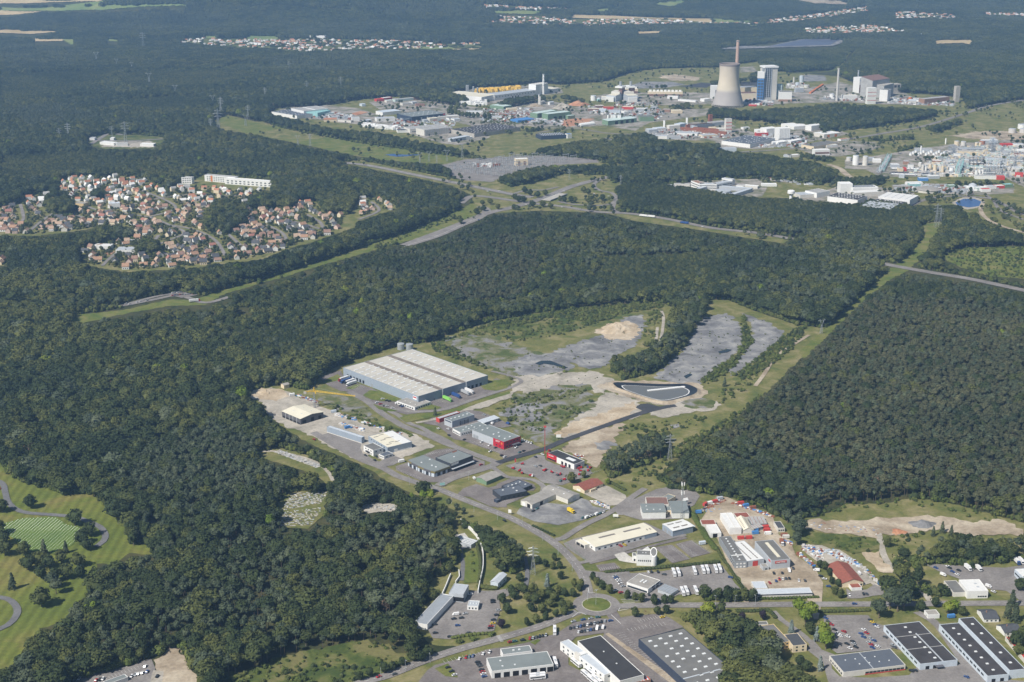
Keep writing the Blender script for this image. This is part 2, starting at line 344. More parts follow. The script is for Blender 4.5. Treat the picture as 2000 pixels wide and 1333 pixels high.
S('dry_field', N('1940 425 1990 420 2200 430 2200 460 2000 452 1960 440'), 'dry', 3)
sheet('flooded_hollow', V('FB', '430 1190 560 1175 760 1190 1000 1185 960 1200 800 1215 640 1225 520 1210'), G['water'], 'road')
sheet('solar_field', N('1500 93 1570 79 1640 79 1622 90 1560 92'), mat('solar_glass', (.1, .11, .16), .35), 'road')
# --- development land (near)
S('slag_flat', V('T10', '1480 1330 1560 1290 1700 1275 1800 1300 1900 1340 2040 1370 2100 1450 2000 1480 1840 1440 1600 1400'), 'slag', 3)
S('slag_flat', N('885 660 960 656 1000 672 1060 690 1100 712 1090 735 1040 742 980 730 900 700 880 680'), 'slagmix', 3)
S('slag_flat', N('1000 705 1040 690 1110 705 1120 720 1060 735 1010 735'), 'slag', 2)
S('slag_flat', N('1060 695 1130 668 1190 650 1230 640 1262 636 1250 660 1235 680 1205 695 1185 715 1150 722 1110 708'), 'slag', 2)
S('slag_flat', N('1205 622 1250 615 1265 628 1245 645 1215 640'), 'slag', 2)
S('earth_mound_ground', N('1160 650 1190 632 1230 628 1250 645 1235 665 1190 664'), 'sand', 2)
S('slag_flat', N('1375 620 1420 612 1445 635 1450 665 1440 690 1400 720 1365 752 1310 748 1278 740 1300 715 1330 690 1350 660'), 'slag', 2)
S('slag_flat', N('1452 612 1500 630 1532 648 1530 662 1495 690 1460 715 1425 735 1420 725 1445 700 1470 670 1470 640'), 'slag', 2)
S('scrub_belt', N('845 672 900 655 960 632 1040 614 1120 604 1280 592 1290 610 1230 618 1180 632 1120 645 1050 660 1000 664 960 652 900 658 870 676'), 'scrub', 3)
S('gravel_pad', N('1005 735 1060 735 1110 728 1160 726 1200 745 1180 770 1140 762 1080 758 1030 770 1000 760'), 'gravel', 2)
S('gravel_pad', V('T7', '380 700 480 600 560 560 680 440 720 400 860 420 980 460 1000 520 1030 560 960 600 800 640 640 690 520 740 420 760 360 750'), 'gravel', 2)
S('sand_bank', V('T7', '370 740 390 680 480 625 700 560 960 470 980 520 900 590 700 660 480 720 400 750'), 'sand', 2)
S('gravel_pad', V('T7', '660 360 780 310 1000 310 1460 330 1530 400 1440 470 1230 500 1100 490 900 440 760 390'), 'earth', 1.5)
S('gravel_pad', V('T7', '1060 540 1250 500 1400 450 1600 470 1640 500 1580 540 1440 545 1300 580 1180 600 1080 580'), 'gravel', 1.5)
S('weed_patch', V('T7', '1330 460 1480 445 1590 470 1560 525 1440 530 1340 510'), 'slagmix', 1.5)
S('building_plot', V('T7', '440 790 640 700 860 640 900 680 820 740 790 800 740 850 700 950 660 990 580 950 560 920 400 855'), 'earth', 2)
S('slag_patch', V('T7', '640 790 760 780 820 800 740 850 660 840'), 'slag', 2); S('slag_patch', V('T7', '1220 655 1300 645 1310 670 1260 685'), 'slag', 1.5)
S('scrub_field', V('T7', '0 420 180 410 300 350 560 320 640 380 560 450 660 470 640 540 400 620 320 720 340 790 240 810 100 760 0 720'), 'slagmix', 3)
S('slag_patch', V('I', '1280 250 1500 130 1900 60 2000 130 1880 200 1700 270 1450 300'), 'slag', 2)
S('slag_patch', V('I', '1650 340 1800 250 2000 230 2000 350 1800 390'), 'slag', 2)
S('heath', V('H', '660 190 900 150 1200 190 1350 330 1420 500 1200 480 1050 400 850 340 700 280'), 'slagmix', 2)
S('yard_gravel', N('483 768 530 757 575 772 640 800 700 825 760 842 815 850 850 872 815 884 775 898 760 908 730 888 700 900 640 872 610 852 555 832 525 810 512 790'), 'gravel', 1.5)
S('sand_heap_ground', N('483 768 510 758 545 760 565 775 540 785 505 780'), 'sand', 1.5)
# --- near yards and lots
def LOT(name, pts, m='asphalt_d'): return sheet(name, pts, G[m], 'road')
LOT('car_park', N('120 1350 160 1322 215 1310 295 1287 303 1305 300 1350'), 'asphalt')
S('straw_ground', N('300 1290 345 1262 357 1268 365 1290 388 1325 395 1350 300 1350 303 1305'), 'earth', 1)
S('earth_patch', N('300 1310 320 1312 318 1350 290 1350'), 'gravel', 1)
S('scrub_ground', N('380 1350 400 1325 480 1310 560 1280 700 1252 760 1258 805 1290 770 1312 690 1350'), 'scrub', 2)
S('grave_plot', N('-60 1032 0 1025 45 1013 110 1011 128 1025 155 1030 160 1045 140 1066 105 1082 50 1077 25 1052 0 1038 -60 1046'), 'plot', .5)
S('urn_ground', N('540 985 560 965 590 958 615 966 642 958 646 975 632 990 640 1000 602 1034 560 1032 545 1012'), 'dry', 1)
S('burial_ground', N('497 886 540 874 600 890 640 915 655 938 640 948 610 926 560 910 525 900'), 'dry', 1)
S('burial_ground', N('700 990 740 982 780 988 770 1000 720 1004'), 'gravel', 1)
LOT('warehouse_yard', V('T6', '500 290 580 250 660 232 700 300 880 360 1120 460 1330 470 1480 400 1640 350 1820 320 1880 290 1960 320 1990 360 1900 390 1700 455 1560 520 1380 545 1180 575 1060 545 930 500 860 440 760 400 660 390 560 345'), 'asphalt_d')
S('lawn_island', V('T6', '525 310 640 258 662 278 668 300 600 318 545 330'), 'grass', .5)
SHEET['patch'][0] += .2
for nm, pts in [('T6', '835 425 890 385 1000 400 1110 445 1120 475 980 470 900 458'), ('T6', '1750 350 1830 310 1950 300 1990 330 1960 370 1880 390 1780 380'),
        ('T6', '1250 520 1370 495 1450 520 1420 535 1260 538'), ('T6', '910 490 960 510 1060 535 1110 545 1060 552 960 535'), ('T6', '1120 600 1200 572 1420 556 1560 530 1700 470 1980 395 1990 410 1700 500 1500 590 1360 600 1170 640'),
        ('T6', '700 370 780 340 820 345 760 380')]:
  sheet('lawn_island', V(nm, pts), G['grass'], 'mark')
S('dirt_track_bank', V('T6', '1320 640 1420 595 1700 505 2000 400 2000 440 1780 520 1600 560 1400 620'), 'gravel', 1)
LOT('yard', V('I', '60 400 260 260 780 180 980 200 1300 330 1500 440 1350 470 1000 440 860 480 860 620 1000 680 1210 760 1380 840 1700 700 1850 740 1960 790 1500 940 1380 1000 1280 880 700 680 560 660 460 600 440 560 300 440'), 'asphalt_d')
LOT('shop_lot', V('A', '190 430 380 370 700 220 850 160 1050 140 1300 170 1480 290 1640 350 1640 450 1440 560 1180 640 900 690 700 690 560 650 200 490'), 'asphalt_d')
LOT('contractor_yard', V('H', '700 720 860 660 1260 840 1240 900 1280 980 1500 1090 1700 1000 1850 1060 1700 1140 1600 1160 1280 1060 1160 980 780 770'), 'asphalt')
LOT('hire_yard', V('B', '140 420 480 330 660 240 780 260 800 330 960 400 1280 460 1500 460 1560 540 1460 590 1060 740 760 700 620 600 260 480'), 'asphalt')
LOT('office_lot', V('A', '1190 890 1290 790 1500 720 1700 780 2000 700 2000 1100 1740 1090 1560 1010 1400 930 1250 915'), 'asphalt_d')
LOT('office_lot', V('B', '0 720 200 640 340 620 600 720 640 780 600 830 470 830 540 880 460 920 300 1000 0 1110'), 'asphalt_d')
LOT('depot_yard', V('B', '370 1120 560 1000 860 1030 1180 1060 1380 950 1500 990 1560 1080 1830 1130 1700 1180 1400 1310 1280 1333 1000 1390 620 1330 520 1290 320 1200'), 'slag')
LOT('paddock', V('B', '1420 880 1760 740 1830 760 2100 900 2120 960 2000 1040 1920 1070 1840 1070'), 'gravel')
LOT('chapel_yard_gravel', V('C', '0 560 100 460 280 400 680 220 900 180 1080 165 1200 200 1340 270 1390 330 1300 480 1220 520 1200 690 460 730 340 700 150 640 60 640'), 'asphalt')
LOT('hall_yard', V('T3', '400 250 480 215 560 195 1040 85 1180 150 1270 200 1330 195 1040 260 800 330 580 385 430 290'), 'asphalt')
LOT('workshop_yard', V('D', '0 460 250 80 420 100 900 300 1160 420 1260 720 1440 800 1540 1060 1850 1260 1980 1500 1960 1800 1900 2090 1830 2090 1700 1700 900 1640 700 1900 640 1420 480 1300 260 780 100 560'), 'earth')
LOT('scrap_yard', V('T4', '250 255 420 265 560 300 700 390 760 470 840 560 900 590 880 620 800 560 680 600 580 560 480 430 380 390 300 330'), 'gravel')
LOT('house_forecourt', V('T4', '610 600 650 625 770 610 830 570 900 600 905 650 820 660 720 680 620 680'), 'asphalt')
S('spoil_tip', V('T4', '255 80 350 60 560 75 900 50 1200 35 1400 45 1600 90 1800 60 1990 140 1990 190 1800 180 1500 190 1350 140 1180 150 1050 190 960 190 880 170 860 215 700 190 500 170 300 140'), 'earth', 1.5)
S('grey_heap', V('T4', '1120 100 1200 65 1260 80 1300 120 1200 130 1130 120'), 'slag', 1)
S('bare_bank', V('T4', '730 320 870 310 900 380 960 440 990 480 900 480 860 470 800 400'), 'sand', 1.5)
S('rough_meadow', V('T4', '280 150 500 175 700 200 850 230 870 300 740 320 500 300 330 240'), 'scrub', 1.5)
LOT('tanker_yard', V('T4', '1200 400 1420 420 1600 430 1850 440 1990 420 2200 420 2200 720 1960 690 1860 620 1740 610 1500 530 1340 470'), 'asphalt')
LOT('bus_yard', V('T3', '560 485 740 490 900 485 980 480 1160 470 1500 410 1640 420 1740 560 1800 620 1660 640 1300 650 1200 700 1060 720 860 640 700 560'), 'asphalt')
LOT('chapel_car_park', V('T3', '655 420 800 400 845 445 690 470'), 'asphalt_d'); LOT('chapel_car_park', V('T3', '1110 280 1250 260 1390 372 1250 405'), 'asphalt_d')
LOT('chapel_car_park', V('T3', '1275 255 1400 225 1550 325 1400 362'), 'asphalt_d'); LOT('chapel_lane', V('T3', '600 390 760 345 1000 285 1340 195 1375 210 1080 280 900 330 800 370 610 412'), 'asphalt_d')
LOT('forecourt_paving', V('G', '485 360 660 325 740 390 860 460 860 515 700 495 580 470'), 'concrete')
LOT('visitor_lot', V('T2', '1340 915 1420 840 1500 760 1560 690 1680 620 1860 620 1990 600 1990 650 1900 690 1910 760 1860 930 1800 950 1560 970 1520 1000 1380 990'), 'asphalt')
LOT('coach_station_lot', V('T3', '400 920 480 870 640 835 790 840 900 820 1140 800 1230 830 1340 905 1000 1000 1030 1080 1400 1420 900 1420 700 1000 720 950 500 980 440 1040 440 1200 900 1420 -800 1420 -660 1240 -600 1200 -330 1130 -200 1080 0 1050 140 1020 200 990 340 960'), 'asphalt_d')
sheet('concrete_strip', V('T3', '725 958 755 950 1440 1420 1340 1420'), G['earth'], 'road'); sheet('lawn_island', V('T3', '140 1025 200 1000 225 1005 180 1045'), G['grass'], 'mark'); sheet('lawn_island', V('T2', '1395 1230 1500 1190 1580 1300 1480 1290'), G['grass'], 'mark')
LOT('school_lot', V('T4', '430 810 780 810 830 870 900 890 1060 1090 980 1070 540 1110 500 1080 520 1000 440 880'), 'asphalt')
LOT('school_lane', V('T4', '300 1080 350 1000 420 1080 520 1120 490 1160 500 1230 560 1290 800 1300 1100 1280 1180 1200 1080 1090 1020 980 1130 1090 1220 1230 1500 1190 1300 900 1240 850 1130 790 1190 780 1320 850 1740 1300 2100 1340 2100 1420 500 1420 460 1300 430 1180'), 'asphalt')
# --- roads
def ROAD(pts, w, m='asphalt', name='road'): return strip(name, pts, w, G[m])
main_road = N('560 1385 640 1358 715 1332 760 1319 830 1291 900 1268 985 1245 1050 1226 1100 1207 1128 1196')
ROAD(main_road, 9); ROAD(N('1148 1166 1147 1150 1136 1120 1110 1086 1080 1060 1050 1041 1000 1014 950 994 912 979 875 964 850 954 812 943 775 930 750 916 700 896 640 862 612 845'), 9)
ROAD(N('1198 1186 1240 1184 1300 1183 1400 1183 1500 1182 1700 1181 2000 1179 2300 1178'), 9)
ROAD(N('1190 1192 1203 1212 1218 1240 1236 1262'), 10, 'asphalt_d')
RB = P(1165, 1182); RBR = 11.5
rb = MB(); rb.lathe([(19.5, 0), (19.5, .01)], 48); o = rb.build('roundabout', G['asphalt']); o.location = (RB.x, RB.y, .5); o['kind'] = 'structure'
rb = MB(); rb.lathe([(12.1, 0), (12.1, .15), (11.7, .16)], 48); o = rb.build('roundabout_kerb', G['concrete']); o.location = (RB.x, RB.y, .5); o['kind'] = 'structure'
rb = MB(); rb.lathe([(11.7, .1), (11.6, .2), (8, .5), (3, .65)], 48); o = rb.build('roundabout_island', G['grass']); o.location = (RB.x, RB.y, .5); o['kind'] = 'structure'
ROAD(N('856 950 880 937 910 927 950 915 975 904'), 10); ROAD(N('978 907 925 888 900 878 870 867 837 852 812 843 787 833 770 823 750 811 732 797 717 785 700 775 682 766'), 9)
ROAD(N('972 905 1010 893 1060 879 1100 862 1130 851 1200 826 1240 812 1262 805 1300 796 1320 793'), 8.5, 'fresh', 'new_road')
sheet('turning_head', V('T7', '965 520 1000 495 1060 488 1160 515 1150 535 1040 570 1020 545'), G['fresh'], 'road')
ROAD(N('1085 1055 1100 1052 1125 1036 1150 1022 1180 1008 1210 990 1240 968 1260 955'), 7); ROAD(N('895 877 870 860 840 846 822 836 800 828 775 810 762 805 770 800 800 805 830 805 870 800 920 783 975 765 1000 757'), 6.5)
ROAD(N('1000 757 1017 748 1014 741 990 733 960 726'), 5, 'asphalt')
ROAD(N('955 908 985 930 1000 934 1040 938 1062 952 1058 965'), 6)
ROAD(N('1108 1090 1130 1100 1145 1098 1175 1090 1220 1075 1290 1055 1340 1046'), 5); ROAD(N('1140 1118 1180 1122 1230 1120'), 6)
ROAD(N('-60 925 0 942 10 962 15 980 30 995 55 1003 110 1007 150 1012 175 1021 195 1030 206 1045 202 1058 187 1069'), 6, 'path', 'cemetery_path')
ROAD(N('-60 1165 0 1168 22 1175 34 1190 31 1205 15 1222 -20 1236 -60 1240'), 6, 'path', 'cemetery_path')
ROAD(N('500 884 530 882 575 890 615 903 640 922 650 940'), 4, 'gravel', 'gravel_path'); ROAD(N('1024 1088 1030 1120 1026 1150'), 4, 'path', 'gravel_path')
ROAD(N('880 1035 898 1055 905 1080 905 1110 900 1135'), 5, 'path', 'garden_path')
ROAD(V('T4', '860 170 880 240 900 330 950 420 1010 480 1130 560 1220 640 1270 700'), 6, 'gravel', 'dirt_road')
ROAD(V('T6', '1250 640 1400 610 1640 530 1800 480 2000 400 2150 330 2400 240'), 5, 'gravel', 'dirt_road')
ROAD(N('1475 755 1495 728 1512 700 1540 680 1580 655'), 5, 'earth', 'dirt_road')
ROAD(N('1284 640 1282 660 1278 680 1290 665 1296 625 1292 608'), 4, 'gravel', 'dirt_road')
ROAD(V('T4', '40 780 110 850 250 950 330 1020 420 1120 460 1170'), 5)
# far roads
ROAD(N('150 612 200 604 260 594 300 586 350 578 400 592 450 580'), 9); ROAD(N('240 597 300 581 350 572'), 7)
LOT('car_park', V('T9', '1320 975 1420 945 1520 945 1600 965 1500 985 1420 1000'), 'asphalt_d')
ROAD(N('800 479 805 477 855 461 900 441 932 428 949 416 948 408 935 404'), 16)
ROAD(N('900 398 918 385 940 384 1000 392 1040 398 1100 404 1160 414 1230 418 1300 428 1390 446 1480 456 1560 470'), 14)
ROAD(N('664 318 720 324 800 340 880 356 940 368 1000 380 1040 386'), 18); ROAD(N('790 480 880 446 950 418 1000 406 1060 388 1120 364 1190 346'), 18, 'asphalt', 'motorway')
ROAD(N('1170 352 1160 362 1170 372 1195 378 1203 388 1195 398 1170 402 1120 400 1090 394'), 8); ROAD(N('1205 380 1200 398 1198 410 1210 416'), 7)
ROAD(N('1000 380 1030 372 1060 372 1090 366'), 8)
ROAD(N('1722 515 1740 519 1818 533 1885 544 1935 554 2000 568 2100 590'), 16)
ROAD(N('1560 292 1600 286 1640 276 1720 262 1800 248 1880 224 1930 208 2000 196'), 12); ROAD(N('1400 300 1480 296 1560 290'), 10); ROAD(N('1180 270 1300 300 1400 312'), 8)
ROAD(N('1780 402 1810 390 1860 384 1930 388 1960 400 2000 420 2060 424'), 10); ROAD(N('1920 398 1915 410 1925 426 1950 440 2000 455 2060 470'), 8, 'earth'); ROAD(N('1925 382 1940 392 1955 412 2000 430'), 7)
ROAD(N('1618 322 1640 330 1660 346 1690 354'), 14, 'earth', 'rail_bed'); ROAD(N('1050 260 1120 252 1200 262 1300 262'), 9); ROAD(N('1480 216 1560 212 1640 208'), 6, 'dry', 'rail_bed')
ROAD(N('1430 155 1530 145 1620 140 1640 128 1655 108 1672 92'), 16, 'scrub', 'forest_ride')
ROAD(N('178 282 200 268 214 262 240 264'), 12); ROAD(N('170 274 250 276 320 272'), 12)
for w, pts in [(6, '60 450 100 420 150 400 200 412 260 400'), (6, '260 400 330 385 400 380 450 384 480 378'), (6, '200 520 215 505 240 490 300 480 330 470 360 455 330 440 290 425 200 412'),
       (6, '330 500 300 480 310 460'), (6, '330 440 380 450 420 470 440 500'), (6, '400 440 440 455 470 480'), (6, '520 440 550 455 560 470'), (6, '600 420 625 435 628 448 600 440 560 430'),
       (6, '725 395 740 412 700 430'), (6, '40 400 45 430 20 440'), (6, '270 370 330 395 340 410 290 425'), (7, '130 410 160 425 200 430')]:
  ROAD(N(pts), w, 'asphalt', 'street')
# ------------------------------------------------------------------ trees
def leaf_mat(name, c1, c2, c3, rnd=.35):
  """foliage: colour differs from tree to tree (object random) and from clump to clump (noise)"""
  m = bpy.data.materials.new(name); nt, N_, L, b = nodes_of(m)
  b.inputs['Roughness'].default_value = .8; b.inputs['Specular IOR Level'].default_value = .12
  oi = N_.new('ShaderNodeObjectInfo'); g = N_.new('ShaderNodeNewGeometry')
  n1 = N_.new('ShaderNodeTexNoise'); n1.inputs['Scale'].default_value = .45; n1.inputs['Detail'].default_value = 3
  L.new(g.outputs['Position'], n1.inputs['Vector'])
  n2 = N_.new('ShaderNodeTexNoise'); n2.inputs['Scale'].default_value = .006; n2.inputs['Detail'].default_value = 4
  L.new(g.outputs['Position'], n2.inputs['Vector'])
  cr = N_.new('ShaderNodeValToRGB'); e = cr.color_ramp.elements
  e[0].position = .0; e[0].color = (*c1, 1); e[1].position = 1.0; e[1].color = (*c3, 1); k = e.new(.55); k.color = (*c2, 1)
  ad = N_.new('ShaderNodeMath'); ad.operation = 'MULTIPLY_ADD'; ad.inputs[1].default_value = .75
  L.new(oi.outputs['Random'], ad.inputs[0])
  mr = N_.new('ShaderNodeMapRange'); mr.inputs['From Min'].default_value = .3; mr.inputs['From Max'].default_value = .7; mr.inputs['To Min'].default_value = -.25; mr.inputs['To Max'].default_value = .38
  vo = N_.new('ShaderNodeTexVoronoi'); vo.inputs['Scale'].default_value = .0034; L.new(g.outputs['Position'], vo.inputs['Vector']); se = N_.new('ShaderNodeSeparateColor'); L.new(vo.outputs['Color'], se.inputs[0]); mv = N_.new('ShaderNodeMath'); mv.operation = 'MULTIPLY_ADD'; mv.inputs[1].default_value = .34; L.new(se.outputs[0], mv.inputs[0])
  L.new(n2.outputs['Fac'], mr.inputs['Value']); L.new(mr.outputs[0], mv.inputs[2]); L.new(mv.outputs[0], ad.inputs[2]); L.new(ad.outputs[0], cr.inputs['Fac'])
  m2 = N_.new('ShaderNodeMapRange'); m2.inputs['From Min'].default_value = .3; m2.inputs['From Max'].default_value = .7; m2.inputs['To Min'].default_value = .7; m2.inputs['To Max'].default_value = 1.3
  L.new(n1.outputs['Fac'], m2.inputs['Value'])
  mx = N_.new('ShaderNodeVectorMath'); mx.operation = 'SCALE'; L.new(cr.outputs['Color'], mx.inputs[0]); L.new(m2.outputs[0], mx.inputs['Scale'])
  L.new(mx.outputs[0], b.inputs['Base Color'])
  MATS[name] = m; return m
LEAF = dict(
  dec=leaf_mat('broadleaf_foliage', (.026, .04, .018), (.046, .063, .024), (.1, .11, .034)),
  bright=leaf_mat('fresh_foliage', (.09, .14, .02), (.13, .18, .022), (.17, .2, .03)),
  pine=leaf_mat('pine_needles', (.043, .06, .036), (.067, .086, .05), (.1, .118, .068)),
  brown=leaf_mat('dry_pine_needles', (.052, .062, .034), (.075, .083, .044), (.105, .108, .056)),
  blue=leaf_mat('blue_spruce_needles', (.14, .18, .17), (.18, .22, .2), (.21, .25, .23)),
  purple=leaf_mat('copper_foliage', (.022, .018, .028), (.03, .022, .03), (.038, .03, .03)),
  scrub=leaf_mat('scrub_foliage', (.06, .085, .022), (.085, .11, .028), (.12, .135, .04)),
  dead=leaf_mat('withered_foliage', (.15, .1, .06), (.18, .12, .08), (.2, .14, .09)))
BARK = mat('bark', (.16, .13, .1), .9, .25, 1.5); PBARK = mat('pine_bark', (.11, .085, .065), .9, .25, 1.5)

def clump_quads(vv, ff, c, rad, n, size, r_, flat=1.0):
  """n leaf clusters scattered over the upper shell of a lobe, each a small tilted face"""
  for _ in range(n):
    z = r_.uniform(-.45, 1); a = r_.uniform(0, 2 * math.pi); s = math.sqrt(max(0, 1 - z * z))
    d = Vector((s * math.cos(a), s * math.sin(a), z))
    p = Vector(c) + Vector((d.x * rad, d.y * rad, d.z * rad * flat)) * r_.uniform(.78, 1.08)
    nrm = (d + Vector((r_.uniform(-.45, .45), r_.uniform(-.45, .45), r_.uniform(-.2, .5)))).normalized()
    u = nrm.orthogonal().normalized(); w = nrm.cross(u); q = size * r_.uniform(.6, 1.25); th = r_.uniform(0, 6.28)
    u, w = u * math.cos(th) + w * math.sin(th), w * math.cos(th) - u * math.sin(th)
    k = len(vv); vv += [p + u * q, p + w * q * .8, p - u * q, p - w * q * .8]; ff.append((k, k + 1, k + 2, k + 3))
def core(vv, ff, c, rx, rz, n=7):
  k = len(vv); rings = [(.55, -.7), (.95, -.1), (.75, .55)]
  for rr, zz in rings:
    for i in range(n):
      a = 2 * math.pi * i / n; vv.append(Vector((c[0] + rx * rr * math.cos(a), c[1] + rx * rr * math.sin(a), c[2] + rz * zz)))
  vv.append(Vector((c[0], c[1], c[2] + rz * .85)))
  for q in range(2):
    for i in range(n):
      j = (i + 1) % n; ff.append((k + q * n + i, k + q * n + j, k + (q + 1) * n + j, k + (q + 1) * n + i))
  for i in range(n): ff.append((k + 2 * n + i, k + 2 * n + (i + 1) % n, k + 3 * n))
  ff.append(tuple(k + i for i in range(n - 1, -1, -1)))
def limb(vv, ff, a, b, r0, r1, n=5):
  a = Vector(a); b = Vector(b); d = (b - a).normalized(); u = d.orthogonal().normalized(); w = d.cross(u); k = len(vv)
  for q, r in ((a, r0), (b, r1)):
    for i in range(n): t = 2 * math.pi * i / n; vv.append(q + (u * math.cos(t) + w * math.sin(t)) * r)
  for i in range(n): ff.append((k + i, k + (i + 1) % n, k + n + (i + 1) % n, k + n + i))
def make_tree(kind, seed, dens=1.0):
  """unit meshes at real size: returns crown (verts, faces) and trunk (verts, faces)"""
  r_ = random.Random(seed); cv, cf, tv, tf = [], [], [], []
  if kind in ('dec', 'solo'): # broad domed crown made of billowing lobes
    limb(tv, tf, (0, 0, 0), (0, 0, 8), .45, .28, 6)
    lobes = []; rx, rz, cz = (4.7, 4.4, 10.2) if kind == 'dec' else (4.9, 4.9, 7.2)
    for i in range(24):
      z = r_.uniform(-.55, 1) ** 1; a = i * 2.4 + r_.uniform(-.5, .5); s_ = math.sqrt(1 - z * z); k = r_.uniform(.78, 1.05)
      lobes.append((rx * s_ * k * math.cos(a), rx * s_ * k * math.sin(a), cz + rz * z * k, r_.uniform(1.5, 2.4)))
    lobes.append((r_.uniform(-1, 1), r_.uniform(-1, 1), cz + rz * .9, 2.2))
    for x, y, z, q in lobes: clump_quads(cv, cf, (x, y, z), q, int(24 * dens), .72, r_, .85)
    core(cv, cf, (0, 0, cz - .4), 5.2, 5.0 if kind == 'dec' else 5.6, 10)
    for i in range(5):
      x, y, z, q = lobes[i]; limb(tv, tf, (0, 0, 5 + i * .5), (x, y, z), .16, .06, 4)
  elif kind == 'round': # compact street tree
    limb(tv, tf, (0, 0, 0), (0, 0, 4), .3, .2, 6)
    for i in range(15):
      a = r_.uniform(0, 6.28); z = r_.uniform(-1, 1); s = math.sqrt(1 - z * z) * 2.0
      clump_quads(cv, cf, (s * math.cos(a), s * math.sin(a), 4.6 + z * 2.7), 1.55, int(30 * dens), .5, r_)
    core(cv, cf, (0, 0, 4.6), 2.7, 3.8, 9)
    for i in range(3): limb(tv, tf, (0, 0, 3), (r_.uniform(-1.5, 1.5), r_.uniform(-1.5, 1.5), 6), .12, .05, 4)
  elif kind == 'pine': # rounded, uneven cushion of needles on a bare stem
    limb(tv, tf, (0, 0, 0), (r_.uniform(-.3, .3), r_.uniform(-.3, .3), 12.5), .3, .1, 6)
    for i in range(16):
      z = r_.uniform(-.5, 1); a = i * 2.4 + r_.uniform(-.6, .6); s_ = math.sqrt(1 - z * z); k = r_.uniform(.55, 1.1)
      x, y, zz = 2.7 * s_ * k * math.cos(a), 2.7 * s_ * k * math.sin(a), 12.0 + 2.7 * z * k
      clump_quads(cv, cf, (x, y, zz), r_.uniform(.9, 1.5), int(20 * dens), .55, r_, .65)
      if i < 6: limb(tv, tf, (0, 0, 9.5 + i * .3), (x, y, zz), .09, .04, 4)
    clump_quads(cv, cf, (0, 0, 14.6), 1.2, int(20 * dens), .55, r_, .8)
    core(cv, cf, (0, 0, 11.6), 2.6, 3.0, 8)
  elif kind == 'spruce':
    limb(tv, tf, (0, 0, 0), (0, 0, 13), .28, .05, 6)
    for k in range(11):
      z = 1.6 + k * 1.15; rad = 3.3 * (1 - k / 11.5)
      for i in range(int(5 + rad * 2)):
        a = r_.uniform(0, 6.28); rr = rad * r_.uniform(.45, 1)
        clump_quads(cv, cf, (rr * math.cos(a), rr * math.sin(a), z - rr * .22), .75, int(9 * dens), .5, r_, .5)
    core(cv, cf, (0, 0, 6.0), 1.9, 5.6, 8)
  elif kind == 'bush':
    for i in range(7):
      a = r_.uniform(0, 6.28); rr = r_.uniform(0, 1.5)
      clump_quads(cv, cf, (rr * math.cos(a), rr * math.sin(a), r_.uniform(.6, 1.9)), r_.uniform(.7, 1.1), int(18 * dens), .42, r_)
    core(cv, cf, (0, 0, .9), 1.5, 1.5, 7)
    limb(tv, tf, (0, 0, 0), (0, 0, 1.2), .08, .05, 4)
  elif kind == 'bare':
    limb(tv, tf, (0, 0, 0), (0, 0, 12), .3, .08, 6)
    for i in range(14):
      z = r_.uniform(5, 12); a = r_.uniform(0, 6.28); rr = r_.uniform(1.5, 3.2)
      e = (rr * math.cos(a), rr * math.sin(a), z + 1.8); limb(tv, tf, (0, 0, z), e, .1, .04, 4)
      clump_quads(cv, cf, e, .9, int(7 * dens), .4, r_)
  return cv, cf, tv, tf
def tri_mesh(name, v, f, m):
  me = bpy.data.meshes.new(name); me.from_pydata([tuple(p) for p in v], [], f); me.materials.append(m); me.update(); return me
TREES = {} # key -> (crown mesh, trunk mesh, joined mesh)
def reg(key, kind, leaf, seeds, dens=1.0):
  out = []
  for s in seeds:
    cv, cf, tv, tf = make_tree(kind, s, dens)
    bk = PBARK if kind == 'pine' else BARK
    cm = tri_mesh('crown', cv, cf, LEAF[leaf]); tm = tri_mesh('trunk', tv, tf, bk)
    jm = bpy.data.meshes.new('tree'); k = len(cv)
    jm.from_pydata([tuple(p) for p in cv] + [tuple(p) for p in tv], [], cf + [tuple(i + k for i in f) for f in tf])
    jm.materials.append(LEAF[leaf]); jm.materials.append(bk)
    jm.polygons.foreach_set('material_index', [0] * len(cf) + [1] * len(tf)); jm.update()
    out.append((cm, tm, jm))
  TREES[key] = out
reg('dec', 'dec', 'dec', [1, 2, 3, 4, 5]); reg('bright', 'dec', 'bright', [11, 12]); reg('pine', 'pine', 'pine', [21, 22, 23, 24])
reg('brown', 'pine', 'brown', [31, 32, 33, 34]); reg('bush', 'bush', 'scrub', [41, 42, 43]); reg('round', 'round', 'dec', [51, 52, 53])
reg('spruce', 'spruce', 'pine', [61]); reg('blue', 'spruce', 'blue', [62]); reg('purple', 'round', 'purple', [63]); reg('dead', 'bare', 'dead', [64]); reg('cedar', 'dec', 'pine', [71, 72]); reg('dbush', 'bush', 'dec', [44, 45])
reg('rbright', 'round', 'bright', [54]); reg('solo', 'solo', 'dec', [14, 15, 16])
ORDER = ['dec', 'bright', 'pine', 'brown', 'bush', 'dead', 'dbush', 'cedar']
IDX = {}; SRC = bpy.data.collections.new('tree_library'); n_src = 0
def src(mesh):
  global n_src
  o = bpy.data.objects.new('lib_%03d' % n_src, mesh); SRC.objects.link(o); n_src += 1
  return n_src - 1
for k in ORDER: IDX[k] = [src(t[2]) for t in TREES[k]]
